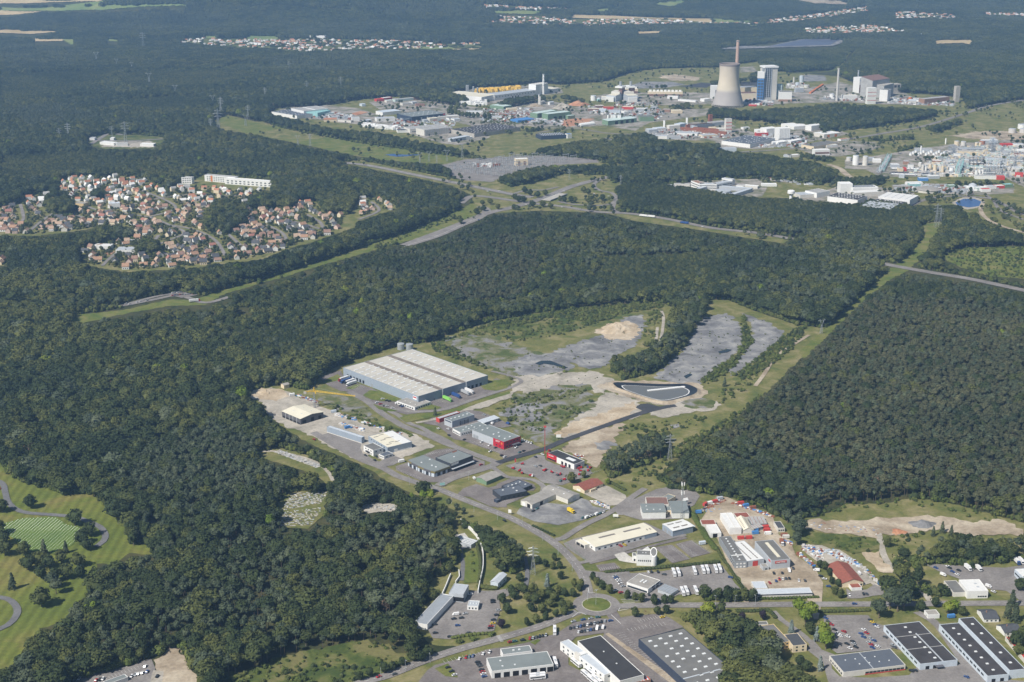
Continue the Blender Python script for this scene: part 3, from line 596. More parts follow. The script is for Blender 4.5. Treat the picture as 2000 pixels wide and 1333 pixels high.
# small copses for the far woods, about 24 m across
def make_patch(seed, leafs):
  r_ = random.Random(seed); vv, ff = [], []; mi = []
  for i in range(4):
    for j in range(4):
      x = -9 + i * 6.2 + r_.uniform(-2, 2); y = -9 + j * 6.2 + r_.uniform(-2, 2); h = r_.uniform(10, 16); q = r_.uniform(2.8, 4.2); n0 = len(ff)
      clump_quads(vv, ff, (x, y, h - q * .6), q, 26, 1.25, r_, .9); core(vv, ff, (x, y, h * .55), q * .95, h * .42, 6)
      mi += [r_.choice(leafs)] * (len(ff) - n0)
  me = bpy.data.meshes.new('copse'); me.from_pydata([tuple(p) for p in vv], [], ff)
  for k in ('dec', 'pine', 'scrub'): me.materials.append(LEAF[k])
  me.polygons.foreach_set('material_index', mi); me.update(); return me
IDX['far'] = [src(make_patch(80 + i, [0, 0, 0, 1])) for i in range(3)]; IDX['farpine'] = [src(make_patch(90 + i, [1, 1, 1, 0])) for i in range(2)]
IDX['faryoung'] = [src(make_patch(95 + i, [0, 0, 2, 0, 1])) for i in range(2)]

# --- where the woods stand: a plan drawn over the photograph, carried to the ground
RX, RY, RW, RH = -500, -80, 1500, 840 # half resolution raster
CLS = np.zeros((RH, RW), np.uint8)
def fill(pts, val):
  q = [((x - RX) / 2, (y - RY) / 2) for x, y in pts]
  x0 = max(0, int(min(p[0] for p in q))); x1 = min(RW, int(max(p[0] for p in q)) + 2); y0 = max(0, int(min(p[1] for p in q))); y1 = min(RH, int(max(p[1] for p in q)) + 2)
  if x1 <= x0 or y1 <= y0: return
  X, Y = np.meshgrid(np.arange(x0, x1) + .5, np.arange(y0, y1) + .5); ins = np.zeros(X.shape, bool)
  for i in range(len(q)):
    ax, ay = q[i]; bx, by = q[(i + 1) % len(q)]
    if ay == by: continue
    c = ((ay > Y) != (by > Y)) & (X < (bx - ax) * (Y - ay) / (by - ay) + ax); ins ^= c
  CLS[y0:y1, x0:x1][ins] = val
DEC, PINE, MIX, YOUNG, SCRUB, SHRUB, BROWN, MIXB, VIL, WEED = range(1, 11)
CLS[:] = DEC
W_ = lambda s, v: fill(N(s), v)
W_('1560 690 1740 540 1800 545 1940 560 2500 640 2500 1060 2000 1025 1850 985 1780 975 1700 985 1600 1010 1560 1030 1500 1000 1440 975 1310 955 1285 935 1330 890 1400 845 1500 765', BROWN) # big pine wood on the right
W_('1310 955 1285 935 1310 900 1400 850 1450 880 1600 960 1640 985 1560 1030 1440 975', MIX)
W_('1740 540 1800 545 1940 560 2500 640 2500 700 2000 640 1900 600 1780 600 1700 590', MIXB)
W_('0 1345 100 1230 180 1110 300 1080 260 1000 480 880 560 840 640 882 760 942 900 1002 895 1080 850 1165 820 1250 700 1255 480 1310 380 1345', MIX)
W_('300 890 420 840 520 890 560 960 420 1000 280 980 200 960', PINE)
W_('800 480 950 430 1020 420 1080 440 1060 480 960 520 860 580 700 560 640 520', MIXB); W_('860 520 1000 470 1060 490 1040 560 1000 600 900 600 820 570', BROWN)
W_('1060 430 1200 432 1380 470 1500 500 1540 500 1450 540 1300 560 1180 560 1100 520', MIX); W_('1170 510 1400 500 1420 530 1300 570 1180 590 1160 560', YOUNG)
W_('1200 366 1330 362 1480 386 1600 400 1780 420 1812 440 1800 470 1760 500 1700 480 1560 460 1400 440 1210 402', YOUNG)
W_('1560 430 1700 450 1760 470 1740 520 1640 600 1560 620 1480 590 1420 560 1480 500', MIX)
W_('450 660 560 640 660 650 660 690 600 720 500 700', YOUNG); W_('0 150 220 140 200 170 60 200 0 210', YOUNG); W_('220 150 420 130 520 150 400 180 260 180', YOUNG); W_('0 310 200 300 300 330 100 350 0 360', YOUNG)
W_('900 60 1200 60 1260 80 1100 100 900 90', PINE); W_('1600 110 2000 105 2200 120 2200 160 1900 150 1640 140', YOUNG); W_('0 90 140 90 200 120 60 130', PINE); W_('500 110 700 110 760 140 560 150', PINE)
for q_, v_ in (('560 20 700 16 760 30 640 44 540 40', YOUNG), ('820 60 1000 70 1040 84 880 80', YOUNG), ('420 100 560 96 640 110 500 122', YOUNG), ('1150 80 1300 76 1400 90 1250 104', YOUNG), ('1000 110 1150 104 1250 116 1100 128', PINE), ('1640 80 1800 92 2000 90 2100 104 1800 104 1680 98', PINE), ('150 96 260 100 330 112 200 118', YOUNG), ('0 110 120 116 160 134 40 140', PINE), ('640 140 800 130 900 150 760 166', YOUNG), ('250 30 400 24 460 40 330 50', PINE), ('1700 10 1900 4 2050 14 1850 20', PINE), ('0 220 120 210 200 240 60 256', PINE), ('240 200 380 190 420 214 300 226', YOUNG)): W_(q_, v_)
for q in (DEV, CEM, IND): fill(q, 0)
W_('-100 420 30 400 60 380 110 380 120 352 150 345 200 350 230 343 280 350 330 375 350 360 400 340 530 352 530 372 500 380 480 400 500 412 540 400 580 392 620 395 640 420 680 420 700 390 740 385 782 405 750 417 700 432 690 446 650 460 600 476 560 488 510 508 450 514 380 524 320 528 250 532 180 522 148 512 148 492 200 478 260 462 250 442 190 446 120 456 60 462 -100 458', 0)
W_('-60 500 10 502 18 512 8 520 -60 520', 0); W_('168 278 190 264 260 263 322 268 322 277 300 291 200 291 172 283', 0)
W_('240 606 150 615 130 628 160 632 250 612 330 598 400 596 440 574 500 556 560 540 620 521 700 498 800 470 880 444 935 424 938 404 925 396 880 418 800 452 700 486 620 512 560 532 500 549 430 568 380 586 330 582', 0)
W_('240 590 300 578 350 570 405 580 410 600 330 600 250 612', 0); W_('455 600 480 600 500 612 470 612', 0)
W_('1560 690 1600 652 1690 568 1735 528 1758 512 1805 462 1815 440 1850 428 1905 412 1912 426 1850 450 1836 460 1800 502 1775 528 1740 546 1700 577 1650 622 1612 662 1570 702', 0)
W_('1832 492 1880 484 2000 482 2200 480 2200 548 2000 545 1930 540 1870 520 1840 505', SHRUB); W_('1732 512 1760 516 1820 528 1890 540 1940 550 1940 558 1885 550 1800 537 1735 526', 0)
W_('497 886 540 874 600 890 640 915 655 938 640 948 610 926 560 910 525 900', 0); W_('540 985 560 965 590 958 615 966 642 958 646 975 632 990 640 1000 602 1034 560 1032 545 1012', 0); W_('700 990 740 982 780 988 770 1000 720 1004', 0)
W_('120 1350 160 1322 215 1310 295 1287 345 1262 357 1268 365 1290 388 1325 395 1350', 0); W_('480 1310 560 1282 700 1254 760 1258 805 1290 770 1312 690 1350 420 1350', SHRUB)
for pts in ['-100 57 116 63 60 70 -100 68', '-100 21 80 24 30 32 -100 33', '-100 0 210 0 190 6 0 10 -100 10', '0 15 90 16 360 9 370 14 200 23 0 24', '60 77 130 78 150 78 150 90 62 84', '205 77 235 79 233 84 205 84',
      '360 77 430 77 560 75 640 77 820 81 870 87 945 86 945 103 815 102 700 101 590 106 440 96 350 89', '480 71 545 72 545 79 485 81', '395 71 430 72 420 78 395 77', '1112 29 1390 37 1500 46 1480 55 1390 47 1118 37',
      '930 8 1120 18 1120 25 950 19', '1000 31 1120 39 1250 35 1480 44 1500 51 1330 53 1100 57 940 51', '1240 62 1295 61 1290 67 1245 69', '1495 40 1695 13 1698 27 1560 47 1500 53', '1745 23 1872 31 1870 41 1745 43',
      '1560 57 1740 50 1780 66 1700 73 1560 70', '1820 80 1905 79 1898 91 1825 88', '1390 99 1450 90 1570 77 1655 80 1625 93', '1900 25 2100 31 2100 39 1930 33', '1530 -6 1660 4 1660 11 1560 3', '960 23 1060 23 1040 30 970 29', '1160 20 1220 13 1170 25', '1270 8 1340 1 1310 15',
      '1430 152 1530 142 1620 137 1640 125 1655 105 1675 90 1680 94 1660 112 1645 132 1625 145 1530 149']: W_(pts, VIL if pts[:8] in ('360 77 4', '930 8 11', '1000 31 ', '1495 40 ', '1745 23 ', '1560 57 ', '1900 25 ') else 0)
# woods and belts inside the cleared land
for s in ['500 236 530 222 600 240 660 252 740 258 820 274 900 290 950 304 945 312 900 308 830 298 760 288 700 280 640 268 560 252', '880 182 905 186 920 196 915 204 880 206 830 198 780 192 740 196 860 180', '960 205 1000 192 1060 185 1110 186 1150 196 1140 208 1090 196 1040 202 980 212',
     '960 352 985 340 1060 322 1180 318 1240 318 1300 320 1400 322 1500 324 1560 332 1620 340 1640 350 1600 362 1500 350 1420 350 1330 358 1230 352 1200 358 1180 342 1100 340 1060 352 1000 366',
     '1000 302 1060 290 1140 282 1190 276 1200 262 1260 258 1300 276 1400 278 1420 296 1480 300 1560 312 1600 320 1650 340 1640 348 1560 330 1400 322 1300 318 1200 316 1100 306', '1390 206 1450 212 1560 206 1640 198 1700 204 1840 214 1850 222 1800 236 1700 250 1620 258 1580 250 1480 238 1400 232 1290 244 1280 238 1380 226',
     '1560 256 1620 258 1610 268 1570 264', '1300 206 1340 198 1375 206 1370 214 1310 216', '1555 296 1600 300 1640 308 1620 318 1560 306', '1665 268 1720 264 1790 262 1780 274 1700 276', '1800 250 1880 228 1900 236 1830 260', '1620 344 1730 340 1730 358 1700 366 1640 362', '1810 366 1860 352 1960 350 1970 362 1860 364',
     '1745 288 1800 276 1800 286 1760 296', '1885 420 1900 412 1950 424 1930 440', '780 244 830 240 840 246 790 250', '1020 250 1060 246 1060 256 1030 258', '1270 166 1330 168 1340 174 1280 176', '1385 158 1480 152 1485 160 1390 170', '1440 150 1480 140 1500 146 1480 152', '750 222 790 230 770 234 740 226',
     '480 400 520 376 560 380 600 396 560 404 520 412 490 412', '400 410 480 400 480 440 440 460 405 450', '85 385 130 376 148 400 140 424 110 424 86 404', '180 368 206 366 210 390 186 392', '255 468 310 468 315 498 268 500', '190 440 250 444 260 470 200 480 170 484', '440 385 480 398 440 410 400 405', '540 400 575 394 570 412 545 412']: W_(s, DEC)
W_('940 210 960 206 1010 240 1000 262 960 250 940 230', SHRUB)
W_('1040 292 1120 276 1190 270 1180 284 1090 296', MIX); W_('1600 430 1650 430 1812 446 1780 476 1640 450', YOUNG); W_('1700 388 1860 408 1900 420 1850 430 1800 438 1700 420 1660 404', YOUNG); W_('1850 425 1940 430 2000 455 1990 480 1880 484 1840 500 1800 505 1822 470', DEC)
# belts on the development land
W_('1190 725 1200 705 1240 690 1300 650 1310 610 1330 590 1380 585 1375 625 1340 675 1290 720 1255 735 1220 742', MIX) # wooded bank between the slag flats
W_('1255 655 1275 600 1295 595 1290 640 1268 680', SHRUB)
W_('1365 745 1390 720 1440 690 1450 660 1445 625 1455 615 1475 640 1470 670 1440 710 1400 745 1375 752', SCRUB)
W_('1430 735 1480 700 1530 660 1560 640 1575 640 1550 680 1500 720 1450 745', SCRUB)
W_('850 672 960 632 1120 604 1290 590 1300 600 1230 612 1170 630 1130 645 1060 660 1000 662 970 650 900 658', SCRUB)
W_('1180 890 1210 870 1260 850 1310 848 1305 870 1290 900 1250 912 1230 915 1215 930 1190 935 1176 915', PINE)
W_('840 672 870 676 940 700 1000 730 1010 742 960 726 900 704 850 690', SCRUB); W_('1050 720 1100 716 1105 728 1060 728', SHRUB)
W_('970 790 1060 770 1100 760 1140 745 1150 755 1120 775 1060 790 1000 806', SHRUB); W_('960 800 1000 790 1060 806 1040 830 1000 826', SHRUB); W_('640 795 700 800 760 835 800 855 790 862 740 842 680 818', SHRUB)
W_('1290 930 1340 880 1400 845 1450 805 1500 765 1450 800 1400 830 1340 862 1300 890', SCRUB); W_('1210 945 1290 900 1310 905 1290 935 1250 960', SHRUB)
W_('1600 985 1650 985 1780 973 1950 1008 1940 1020 1780 985 1650 998 1600 1006', SHRUB)
W_('1590 1055 1700 1050 1715 1075 1690 1090 1620 1075', SHRUB); W_('1660 1060 1690 1055 1700 1080 1670 1080', DEC)
W_('1740 1090 1770 1060 1820 1048 1900 1044 1960 1052 1960 1100 1900 1110 1840 1100 1800 1106 1790 1100', MIX); W_('1840 1040 1880 1040 1870 1050 1840 1052', MIX); W_('1950 1046 2000 1040 2300 1060 2300 1090 2000 1092 1960 1100', MIX)
W_('1745 1095 1800 1110 1830 1130 1860 1150 1850 1168 1800 1160 1760 1130', DEC); W_('1715 1122 1760 1128 1800 1165 1760 1180 1720 1150', DEC)
W_('1360 1160 1400 1146 1470 1155 1474 1172 1400 1178 1350 1176', DEC)
W_('1290 1180 1330 1172 1400 1190 1440 1196 1480 1240 1500 1290 1520 1333 1450 1345 1400 1290 1370 1240 1330 1205', DEC)
W_('1440 1200 1500 1230 1530 1290 1600 1333 1600 1420 1400 1420 1420 1300', DEC)
W_('2330 1000 2500 1000 2500 1300 2330 1300', MIX)
W_('880 1010 930 1010 1010 1060 1020 1110 1000 1120 940 1075 930 1040 900 1030', DEC)
W_('800 1300 850 1262 900 1250 960 1240 965 1246 900 1262 830 1286 790 1310', SHRUB)
W_('1000 1165 1050 1128 1090 1140 1116 1175 1110 1195 1060 1200 1030 1190', 0)
for q_ in ('T7', '0 420 170 410 260 440 150 560 60 640 0 660'), ('T7', '210 400 330 340 560 330 610 380 500 450 330 460 220 440'), ('T7', '60 600 300 520 500 480 640 480 600 540 380 620 320 700 200 700 60 700'), ('T10', '1600 1290 1900 1200 2000 1230 2100 1330 1900 1400 1700 1330'), ('T11', '0 1230 300 1150 560 1180 600 1220 400 1290 100 1330 0 1300'), ('T7', '820 690 980 640 1160 620 1400 590 1560 560 1500 640 1300 700 1100 720 900 730'), ('T7', '1600 420 1800 300 1980 220 1900 320 1700 470 1600 520'), ('T6', '1560 60 1750 120 1990 180 2000 300 1900 260 1700 160'), ('T6', '1950 470 2100 430 2150 470 2000 520'), ('T7', '1060 1000 1250 900 1330 960 1260 1040 1100 1080'), ('I', '1250 220 1600 80 2000 0 2000 60 1700 130 1350 270'), ('I', '1500 280 1700 200 1900 130 2000 200 1750 330 1600 360'), ('T4', '300 230 500 280 740 310 860 290 850 240 500 200'), ('T4', '960 200 1300 150 1380 180 1150 260 1000 280'): fill(V(*q_), SHRUB)
for q_ in ('1375 620 1420 612 1445 635 1450 665 1440 690 1400 720 1365 745 1310 745 1280 738 1330 690 1350 660', '1452 612 1500 630 1530 650 1495 690 1460 712 1425 732 1445 700 1470 670', '1060 695 1130 668 1190 650 1262 636 1235 680 1185 715 1110 708', '885 660 960 656 1060 690 1090 735 980 730 880 680', '1005 735 1110 728 1200 745 1140 762 1030 770', '640 795 700 815 760 835 700 812'): W_(q_, WEED)
W_('735 487 800 462 900 424 894 418 790 457 730 481', SHRUB)
# keep roads clear
for o_ in list(COL.objects):
  if o_.type == 'MESH' and (o_.name.split('.')[0] in ('road', 'motorway', 'new_road')):
    vv = o_.data.vertices; n = len(vv)
    for i in range(0, n - 3, 2):
      q4 = [vv[i].co, vv[i + 1].co, vv[i + 3].co, vv[i + 2].co]; c = (q4[0] + q4[2]) / 2
      fill([proj(*(c + (p - c) * 1.25))[:2] for p in q4], 0)
def cls_at(px, py):
  i = ((px - RX) / 2).astype(int); j = ((py - RY) / 2).astype(int)
  ok = (i >= 0) & (i < RW) & (j >= 0) & (j < RH); c = np.zeros(len(px), np.uint8)
  c[ok] = CLS[j[ok], i[ok]]; return c
def grid(x0, x1, y0, y1, s):
  X, Y = np.meshgrid(np.arange(x0, x1, s), np.arange(y0, y1, s)); X = X + (np.arange(X.shape[0]) % 2)[:, None] * s * .5
  X = X.ravel() + rng.uniform(-.42, .42, X.size) * s; Y = Y.ravel() + rng.uniform(-.42, .42, Y.size) * s; return X, Y
STX = rng.uniform(-4300, 4300, 420); STY = rng.uniform(900, 9500, 420); STH = rng.uniform(.62, 1.2, 420)
def stand(X, Y):
  out = np.empty(len(X), int)
  for i in range(0, len(X), 4000): out[i:i + 4000] = np.argmin((X[i:i + 4000, None] - STX) ** 2 + (2.2 * (Y[i:i + 4000, None] - STY)) ** 2, axis=1)
  return out
PTS = [] # x, y, z, idx, rot, sx, sz, class
def lay(clsid, s, h0, hvar, mixes, ymax, prob=1.0, refh=17.0):
  X, Y = grid(-2400, 2400, 760, ymax, s)
  px, py, dep = proj(X, Y, 0.0); c = cls_at(px, py); k = (c == clsid) & (dep < 1e5)
  if prob < 1: k &= rng.uniform(0, 1, len(X)) < prob
  X, Y = X[k], Y[k]; hh = h0 * (1 + rng.uniform(-hvar, hvar, len(X)))
  if h0 > 5:
    k = (np.sin(X * .083 + 2 * np.sin(Y * .017)) * np.sin(Y * .071 + 2 * np.sin(X * .019)) < .93) | (rng.uniform(0, 1, len(X)) < .25)
    for fr in (.3, .5, .7, .9):
      t = cls_at(*proj(X, Y, hh * fr)[:2]); k &= (t > 0) & (t != SHRUB) & (t != SCRUB) & (t != WEED)
    for dx in (-1.4, 1.4): k &= cls_at(*proj(X + dx, Y, 3.0)[:2]) > 0
    X, Y, hh = X[k], Y[k], hh[k]
  if clsid == DEC: hh = hh * np.where(Y > 1700, .55 + .45 * STH[stand(X, Y)], 1)
  names = [m[0] for m in mixes]; w = np.array([m[1] for m in mixes], float); w /= w.sum(); ch = rng.choice(len(names), len(X), p=w)
  if clsid in (MIX, MIXB): # groups of one kind
    v = np.sin(X * .045 + 1.3 * np.sin(Y * .03)) * np.sin(Y * .05 + 1.1 * np.sin(X * .027)); u = rng.uniform(0, 1, len(X)); pk = names.index('pine'); dk = names.index('dec')
    ch = np.where((v > .05) & (u < .6), pk, np.where((v < -.05) & (u < .6), dk, ch))
  for i in range(len(X)):
    ks = IDX[names[ch[i]]]; sc = hh[i] / refh
    lat = rng.uniform(.78, 1.25) * (1.35 if clsid in (DEC, MIX) and names[ch[i]] in ('dec', 'cedar') and rng.uniform() < .35 else 1)
    PTS.append((X[i], Y[i], 0.0, ks[int(rng.integers(len(ks)))], rng.uniform(0, 6.28), sc * lat, sc * (.9 + .1 * lat), clsid, names[ch[i]]))
YI = 4700
lay(DEC, 9.0, 17, .3, [('dec', 90), ('bright', .7), ('cedar', 8), ('dead', .6)], YI)
lay(PINE, 6.2, 15.5, .2, [('pine', 85), ('dec', 12), ('dead', 1)], YI, 1, 15.8)
lay(MIX, 7.8, 16, .3, [('dec', 50), ('pine', 40), ('cedar', 6), ('bright', 1), ('dead', .5)], YI)
lay(MIXB, 7.4, 15.5, .22, [('dec', 55), ('brown', 25), ('pine', 18), ('dead', 1)], YI)
lay(BROWN, 6.3, 15, .26, [('brown', 66), ('pine', 24), ('dec', 9), ('bright', .2), ('dead', .3)], YI, 1, 15.8)
lay(YOUNG, 5.8, 10.5, .14, [('dec', 90), ('cedar', 10)], YI)
lay(SCRUB, 4.2, 3.2, .5, [('bush', 60), ('dbush', 40)], YI, .8, 2.6)
lay(SHRUB, 4.4, 2.4, .6, [('bush', 65), ('dbush', 35)], YI, .36, 2.6)
lay(WEED, 4.0, 1.0, .7, [('bush', 80), ('dbush', 20)], YI, .07, 2.6)
# bushy wood edges
X, Y = grid(-2300, 2300, 780, 3600, 3.4); px, py, dep = proj(X, Y, 0.0); c = cls_at(px, py)
wood = np.isin(c, (DEC, PINE, MIX, BROWN, MIXB, YOUNG)); edge = np.zeros(len(X), bool)
for dx, dy in ((0, -7), (6, -3), (-6, -3), (0, 6)): edge |= cls_at(*proj(X + dx, Y + dy, 0.0)[:2]) == 0
edge &= (cls_at(*proj(X, Y, 5.0)[:2]) > 0) & (cls_at(*proj(X, Y, 8.5)[:2]) > 0)
k = np.where(wood & edge & (rng.uniform(0, 1, len(X)) < .9))[0]
for i in k:
  nm = 'dbush' if rng.uniform() < .6 else 'bush'; s_ = rng.uniform(.9, 3.0)
  if rng.uniform() < .13: nm = 'dec'; s_ = rng.uniform(.4, .75)
  PTS.append((X[i], Y[i], 0.0, IDX[nm][int(rng.integers(len(IDX[nm])))], rng.uniform(0, 6.28), s_ * .9, s_, 98, nm))
# far woods
X, Y = grid(-4300, 4300, YI, 10800, 17.0)
Zh = hz(X, Y); px, py, dep = proj(X, Y, Zh); c = cls_at(px, py); k = (c > 0) & (c != SHRUB) & (c != SCRUB) & (px > -260) & (px < 2260) & (py > -70)
X, Y, Zh, c = X[k], Y[k], Zh[k], c[k]; t = np.minimum.reduce([cls_at(a_, np.maximum(b_, RY + 2)) for a_, b_, _ in (proj(X, Y, Zh + q_) for q_ in (5, 11, 17))]); k = (t > 0) & ((c != VIL) | (rng.uniform(0, 1, len(X)) < .22)); X, Y, Zh, c = X[k], Y[k], Zh[k], c[k]
sid = stand(X, Y)
for i in range(len(X)):
  nm = 'farpine' if c[i] in (PINE, BROWN) or (c[i] == DEC and sid[i] % 4 == 0) else ('faryoung' if c[i] == YOUNG else 'far'); ks = IDX[nm]; sc = {YOUNG: .75, VIL: .5}.get(c[i], 1.0)
  PTS.append((X[i], Y[i], Zh[i], ks[int(rng.integers(len(ks)))], rng.uniform(0, 6.28), .6 if c[i] == VIL else 1.0, sc * STH[sid[i]] * rng.uniform(.85, 1.2), 99, nm))
print('tree points', len(PTS))
def scatter(name, pts, label, cat):
  """one mass of woodland: points with an instancer"""
  me = bpy.data.meshes.new(name); me.from_pydata([(p[0], p[1], p[2]) for p in pts], [], [])
  a = me.attributes.new('idx', 'INT', 'POINT'); a.data.foreach_set('value', [int(p[3]) for p in pts])
  a = me.attributes.new('rot', 'FLOAT_VECTOR', 'POINT'); a.data.foreach_set('vector', [v for p in pts for v in (0.0, 0.0, p[4])])
  a = me.attributes.new('scl', 'FLOAT_VECTOR', 'POINT'); a.data.foreach_set('vector', [v for p in pts for v in (p[5], p[5], p[6])])
  o = new_obj(name, me); tag(o, label, cat, kind='stuff')
  ng = bpy.data.node_groups.new(name, 'GeometryNodeTree')
  ng.interface.new_socket('Geometry', in_out='INPUT', socket_type='NodeSocketGeometry'); ng.interface.new_socket('Geometry', in_out='OUTPUT', socket_type='NodeSocketGeometry')
  n = ng.nodes; gi = n.new('NodeGroupInput'); go = n.new('NodeGroupOutput'); ci = n.new('GeometryNodeCollectionInfo'); ci.inputs['Collection'].default_value = SRC
  ci.inputs['Separate Children'].default_value = True; ci.inputs['Reset Children'].default_value = True
  ip = n.new('GeometryNodeInstanceOnPoints'); ip.inputs['Pick Instance'].default_value = True
  def at(nm, ty):
    q = n.new('GeometryNodeInputNamedAttribute'); q.data_type = ty; q.inputs['Name'].default_value = nm; return q.outputs['Attribute']
  l = ng.links.new; l(gi.outputs[0], ip.inputs['Points']); l(ci.outputs[0], ip.inputs['Instance']); l(at('idx', 'INT'), ip.inputs['Instance Index'])
  l(at('rot', 'FLOAT_VECTOR'), ip.inputs['Rotation']); l(at('scl', 'FLOAT_VECTOR'), ip.inputs['Scale']); l(ip.outputs[0], go.inputs[0])
  md = o.modifiers.new('scatter', 'NODES'); md.node_group = ng; return o
# the trees that show largest stand as single trees
big = []
for i, p in enumerate(PTS):
  if p[7] in (DEC, PINE, MIX, BROWN, MIXB) and p[8] != 'dead':
    px_, py_, d_ = proj(p[0], p[1], 10.0)
    if 4 < px_ < 1996 and py_ < 1328: big.append((d_, i, px_))
big.sort(); chosen = set(i for d_, i, _ in big[:290])
TNAME = dict(dec='broadleaf_tree', bright='broadleaf_tree', pine='pine_tree', brown='pine_tree', cedar='grey_green_tree', round='street_tree', spruce='spruce_tree', blue='blue_spruce', purple='copper_beech', bush='bush', dbush='bush', rbright='street_tree', dead='withered_tree', solo='broadleaf_tree')
def place_tree(key, x, y, label, cat, group=None, s=1.0, sz=None, rot=None, var=None, z=0.0):
  ms = TREES[key][var if var is not None else random.randrange(len(TREES[key]))]
  r0 = empty(TNAME[key], (x, y, z), random.uniform(0, 6.28) if rot is None else rot); r0.scale = (s, s, sz or s); tag(r0, label, cat, group)
  new_obj('trunk', ms[1], None, r0); new_obj('crown', ms[0], None, r0); return r0
WL = {'dec': 'dark green broadleaf tree', 'bright': 'bright green broadleaf tree', 'pine': 'grey-green pine tree', 'brown': 'brownish green pine tree', 'cedar': 'grey-green broad-crowned tree'}
for i in sorted(chosen):
  p = PTS[i]; px_, py_, _ = proj(p[0], p[1], 5.0)
  where = 'in the wood along the main road' if px_ < 1000 else ('in the copse below the bus yard' if px_ < 1620 else 'in the copse beside the tanker yard')
  var = p[3] - IDX[p[8]][0]
  place_tree(p[8], p[0], p[1], WL[p[8]] + ' ' + where, 'tree', 'trees ' + where, p[5], p[6], p[4], var)
scatter('woodland', [p for i, p in enumerate(PTS) if i not in chosen and p[7] not in (SCRUB, SHRUB, 99, 98, WEED)], 'dark green mixed woodland covering the plain', 'woodland')
scatter('distant_woodland', [p for p in PTS if p[7] == 99], 'far bluish woodland reaching to the hills', 'woodland')
scatter('scrub', [p for p in PTS if p[7] in (SCRUB, SHRUB, 98, WEED)], 'low green scrub on banks and waste land', 'scrub')
# ------------------------------------------------------------------ buildings
C = dict(
  white=mat('white_render', (.72, .72, .7), .7, .08), offw=mat('offwhite_render', (.6, .58, .53), .75, .1), cream=mat('cream_render', (.66, .56, .4), .8, .1), yellow=mat('yellow_render', (.62, .47, .25), .8, .1),
  greyw=mat('grey_cladding', (.27, .29, .31), .55, .08), bluegrey=mat('blue_grey_cladding', (.28, .33, .39), .5, .07), lgrey=mat('light_grey_cladding', (.42, .45, .48), .5, .07), dgrey=mat('dark_grey_cladding', (.11, .11, .125), .5, .1),
  anth=mat('anthracite_cladding', (.045, .052, .065), .45, .12), green=mat('green_sheet', (.17, .26, .17), .6, .12), red=mat('red_panel', (.42, .02, .035), .5, .1), redb=mat('red_sheet', (.5, .06, .05), .6, .15),
  navy=mat('navy_cladding', (.037, .052, .085), .5, .1), teal=mat('teal_sheet', (.28, .5, .5), .6, .1), blue=mat('blue_sheet', (.07, .22, .5), .6, .15), lblue=mat('pale_blue_sheet', (.52, .58, .64), .6, .1), turq=mat('turquoise_cladding', (.5, .6, .57), .6, .08),
  beige=mat('beige_membrane', (.48, .46, .41), .8, .14, .05), valley=mat('stained_gutter', (.2, .17, .145), .9, .3, .12), cream_r=mat('cream_sheet_roof', (.66, .62, .5), .7, .06, .08), wroof=mat('white_sheet_roof', (.68, .68, .66), .6, .08), groof=mat('grey_green_membrane', (.19, .215, .215), .8, .1, .1), groof2=mat('grey_felt', (.155, .155, .15), .85, .14, .12),
  droof=mat('dark_felt', (.055, .052, .055), .85, .25, .12), blackroof=mat('black_felt', (.045, .045, .048), .85, .15, .15), slate=mat('slate_roof', (.075, .08, .09), .7, .15), bluer=mat('blue_grey_felt', (.10, .115, .14), .8, .1, .1), asb=mat('fibre_cement', (.3, .285, .26), .9, .18, .15), redtile=mat('red_tile', (.25, .085, .06), .8, .2, .5),
  oran=mat('orange_tile', (.38, .18, .11), .8, .2, .3), metal=mat('galvanised_sheet', (.4, .43, .46), .4, .1, metal=.3), paleroof=mat('pale_blue_roof', (.5, .54, .58), .5, .08), sgrey=mat('weathered_sheet', (.36, .36, .35), .7, .2, .1), rust=mat('rusty_steel', (.26, .1, .06), .8, .3, .6), brick=mat('brown_brick', (.3, .18, .13), .85, .15, .3),
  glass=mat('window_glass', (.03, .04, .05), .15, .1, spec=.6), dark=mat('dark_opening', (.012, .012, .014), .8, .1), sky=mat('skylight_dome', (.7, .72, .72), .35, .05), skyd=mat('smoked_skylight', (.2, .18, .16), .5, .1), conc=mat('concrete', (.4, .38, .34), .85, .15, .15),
  yel=mat('yellow_paint', (.7, .45, .03), .5, .1), orange=mat('orange_paint', (.6, .18, .04), .55, .15), wpaint=mat('white_paint', (.78, .78, .76), .5, .05), bronze=mat('bronze_band', (.2, .17, .08), .5, .1), brownw=mat('brown_wall', (.2, .12, .1), .8, .15), gold=mat('yellow_bales', (.75, .5, .1), .8, .2, .3), steelg=mat('grey_steel', (.3, .32, .33), .5, .1), tower=mat('cooling_tower_concrete', (.5, .46, .4), .9, .1, .02), stone=mat('pale_stone', (.55, .53, .5), .8, .1))
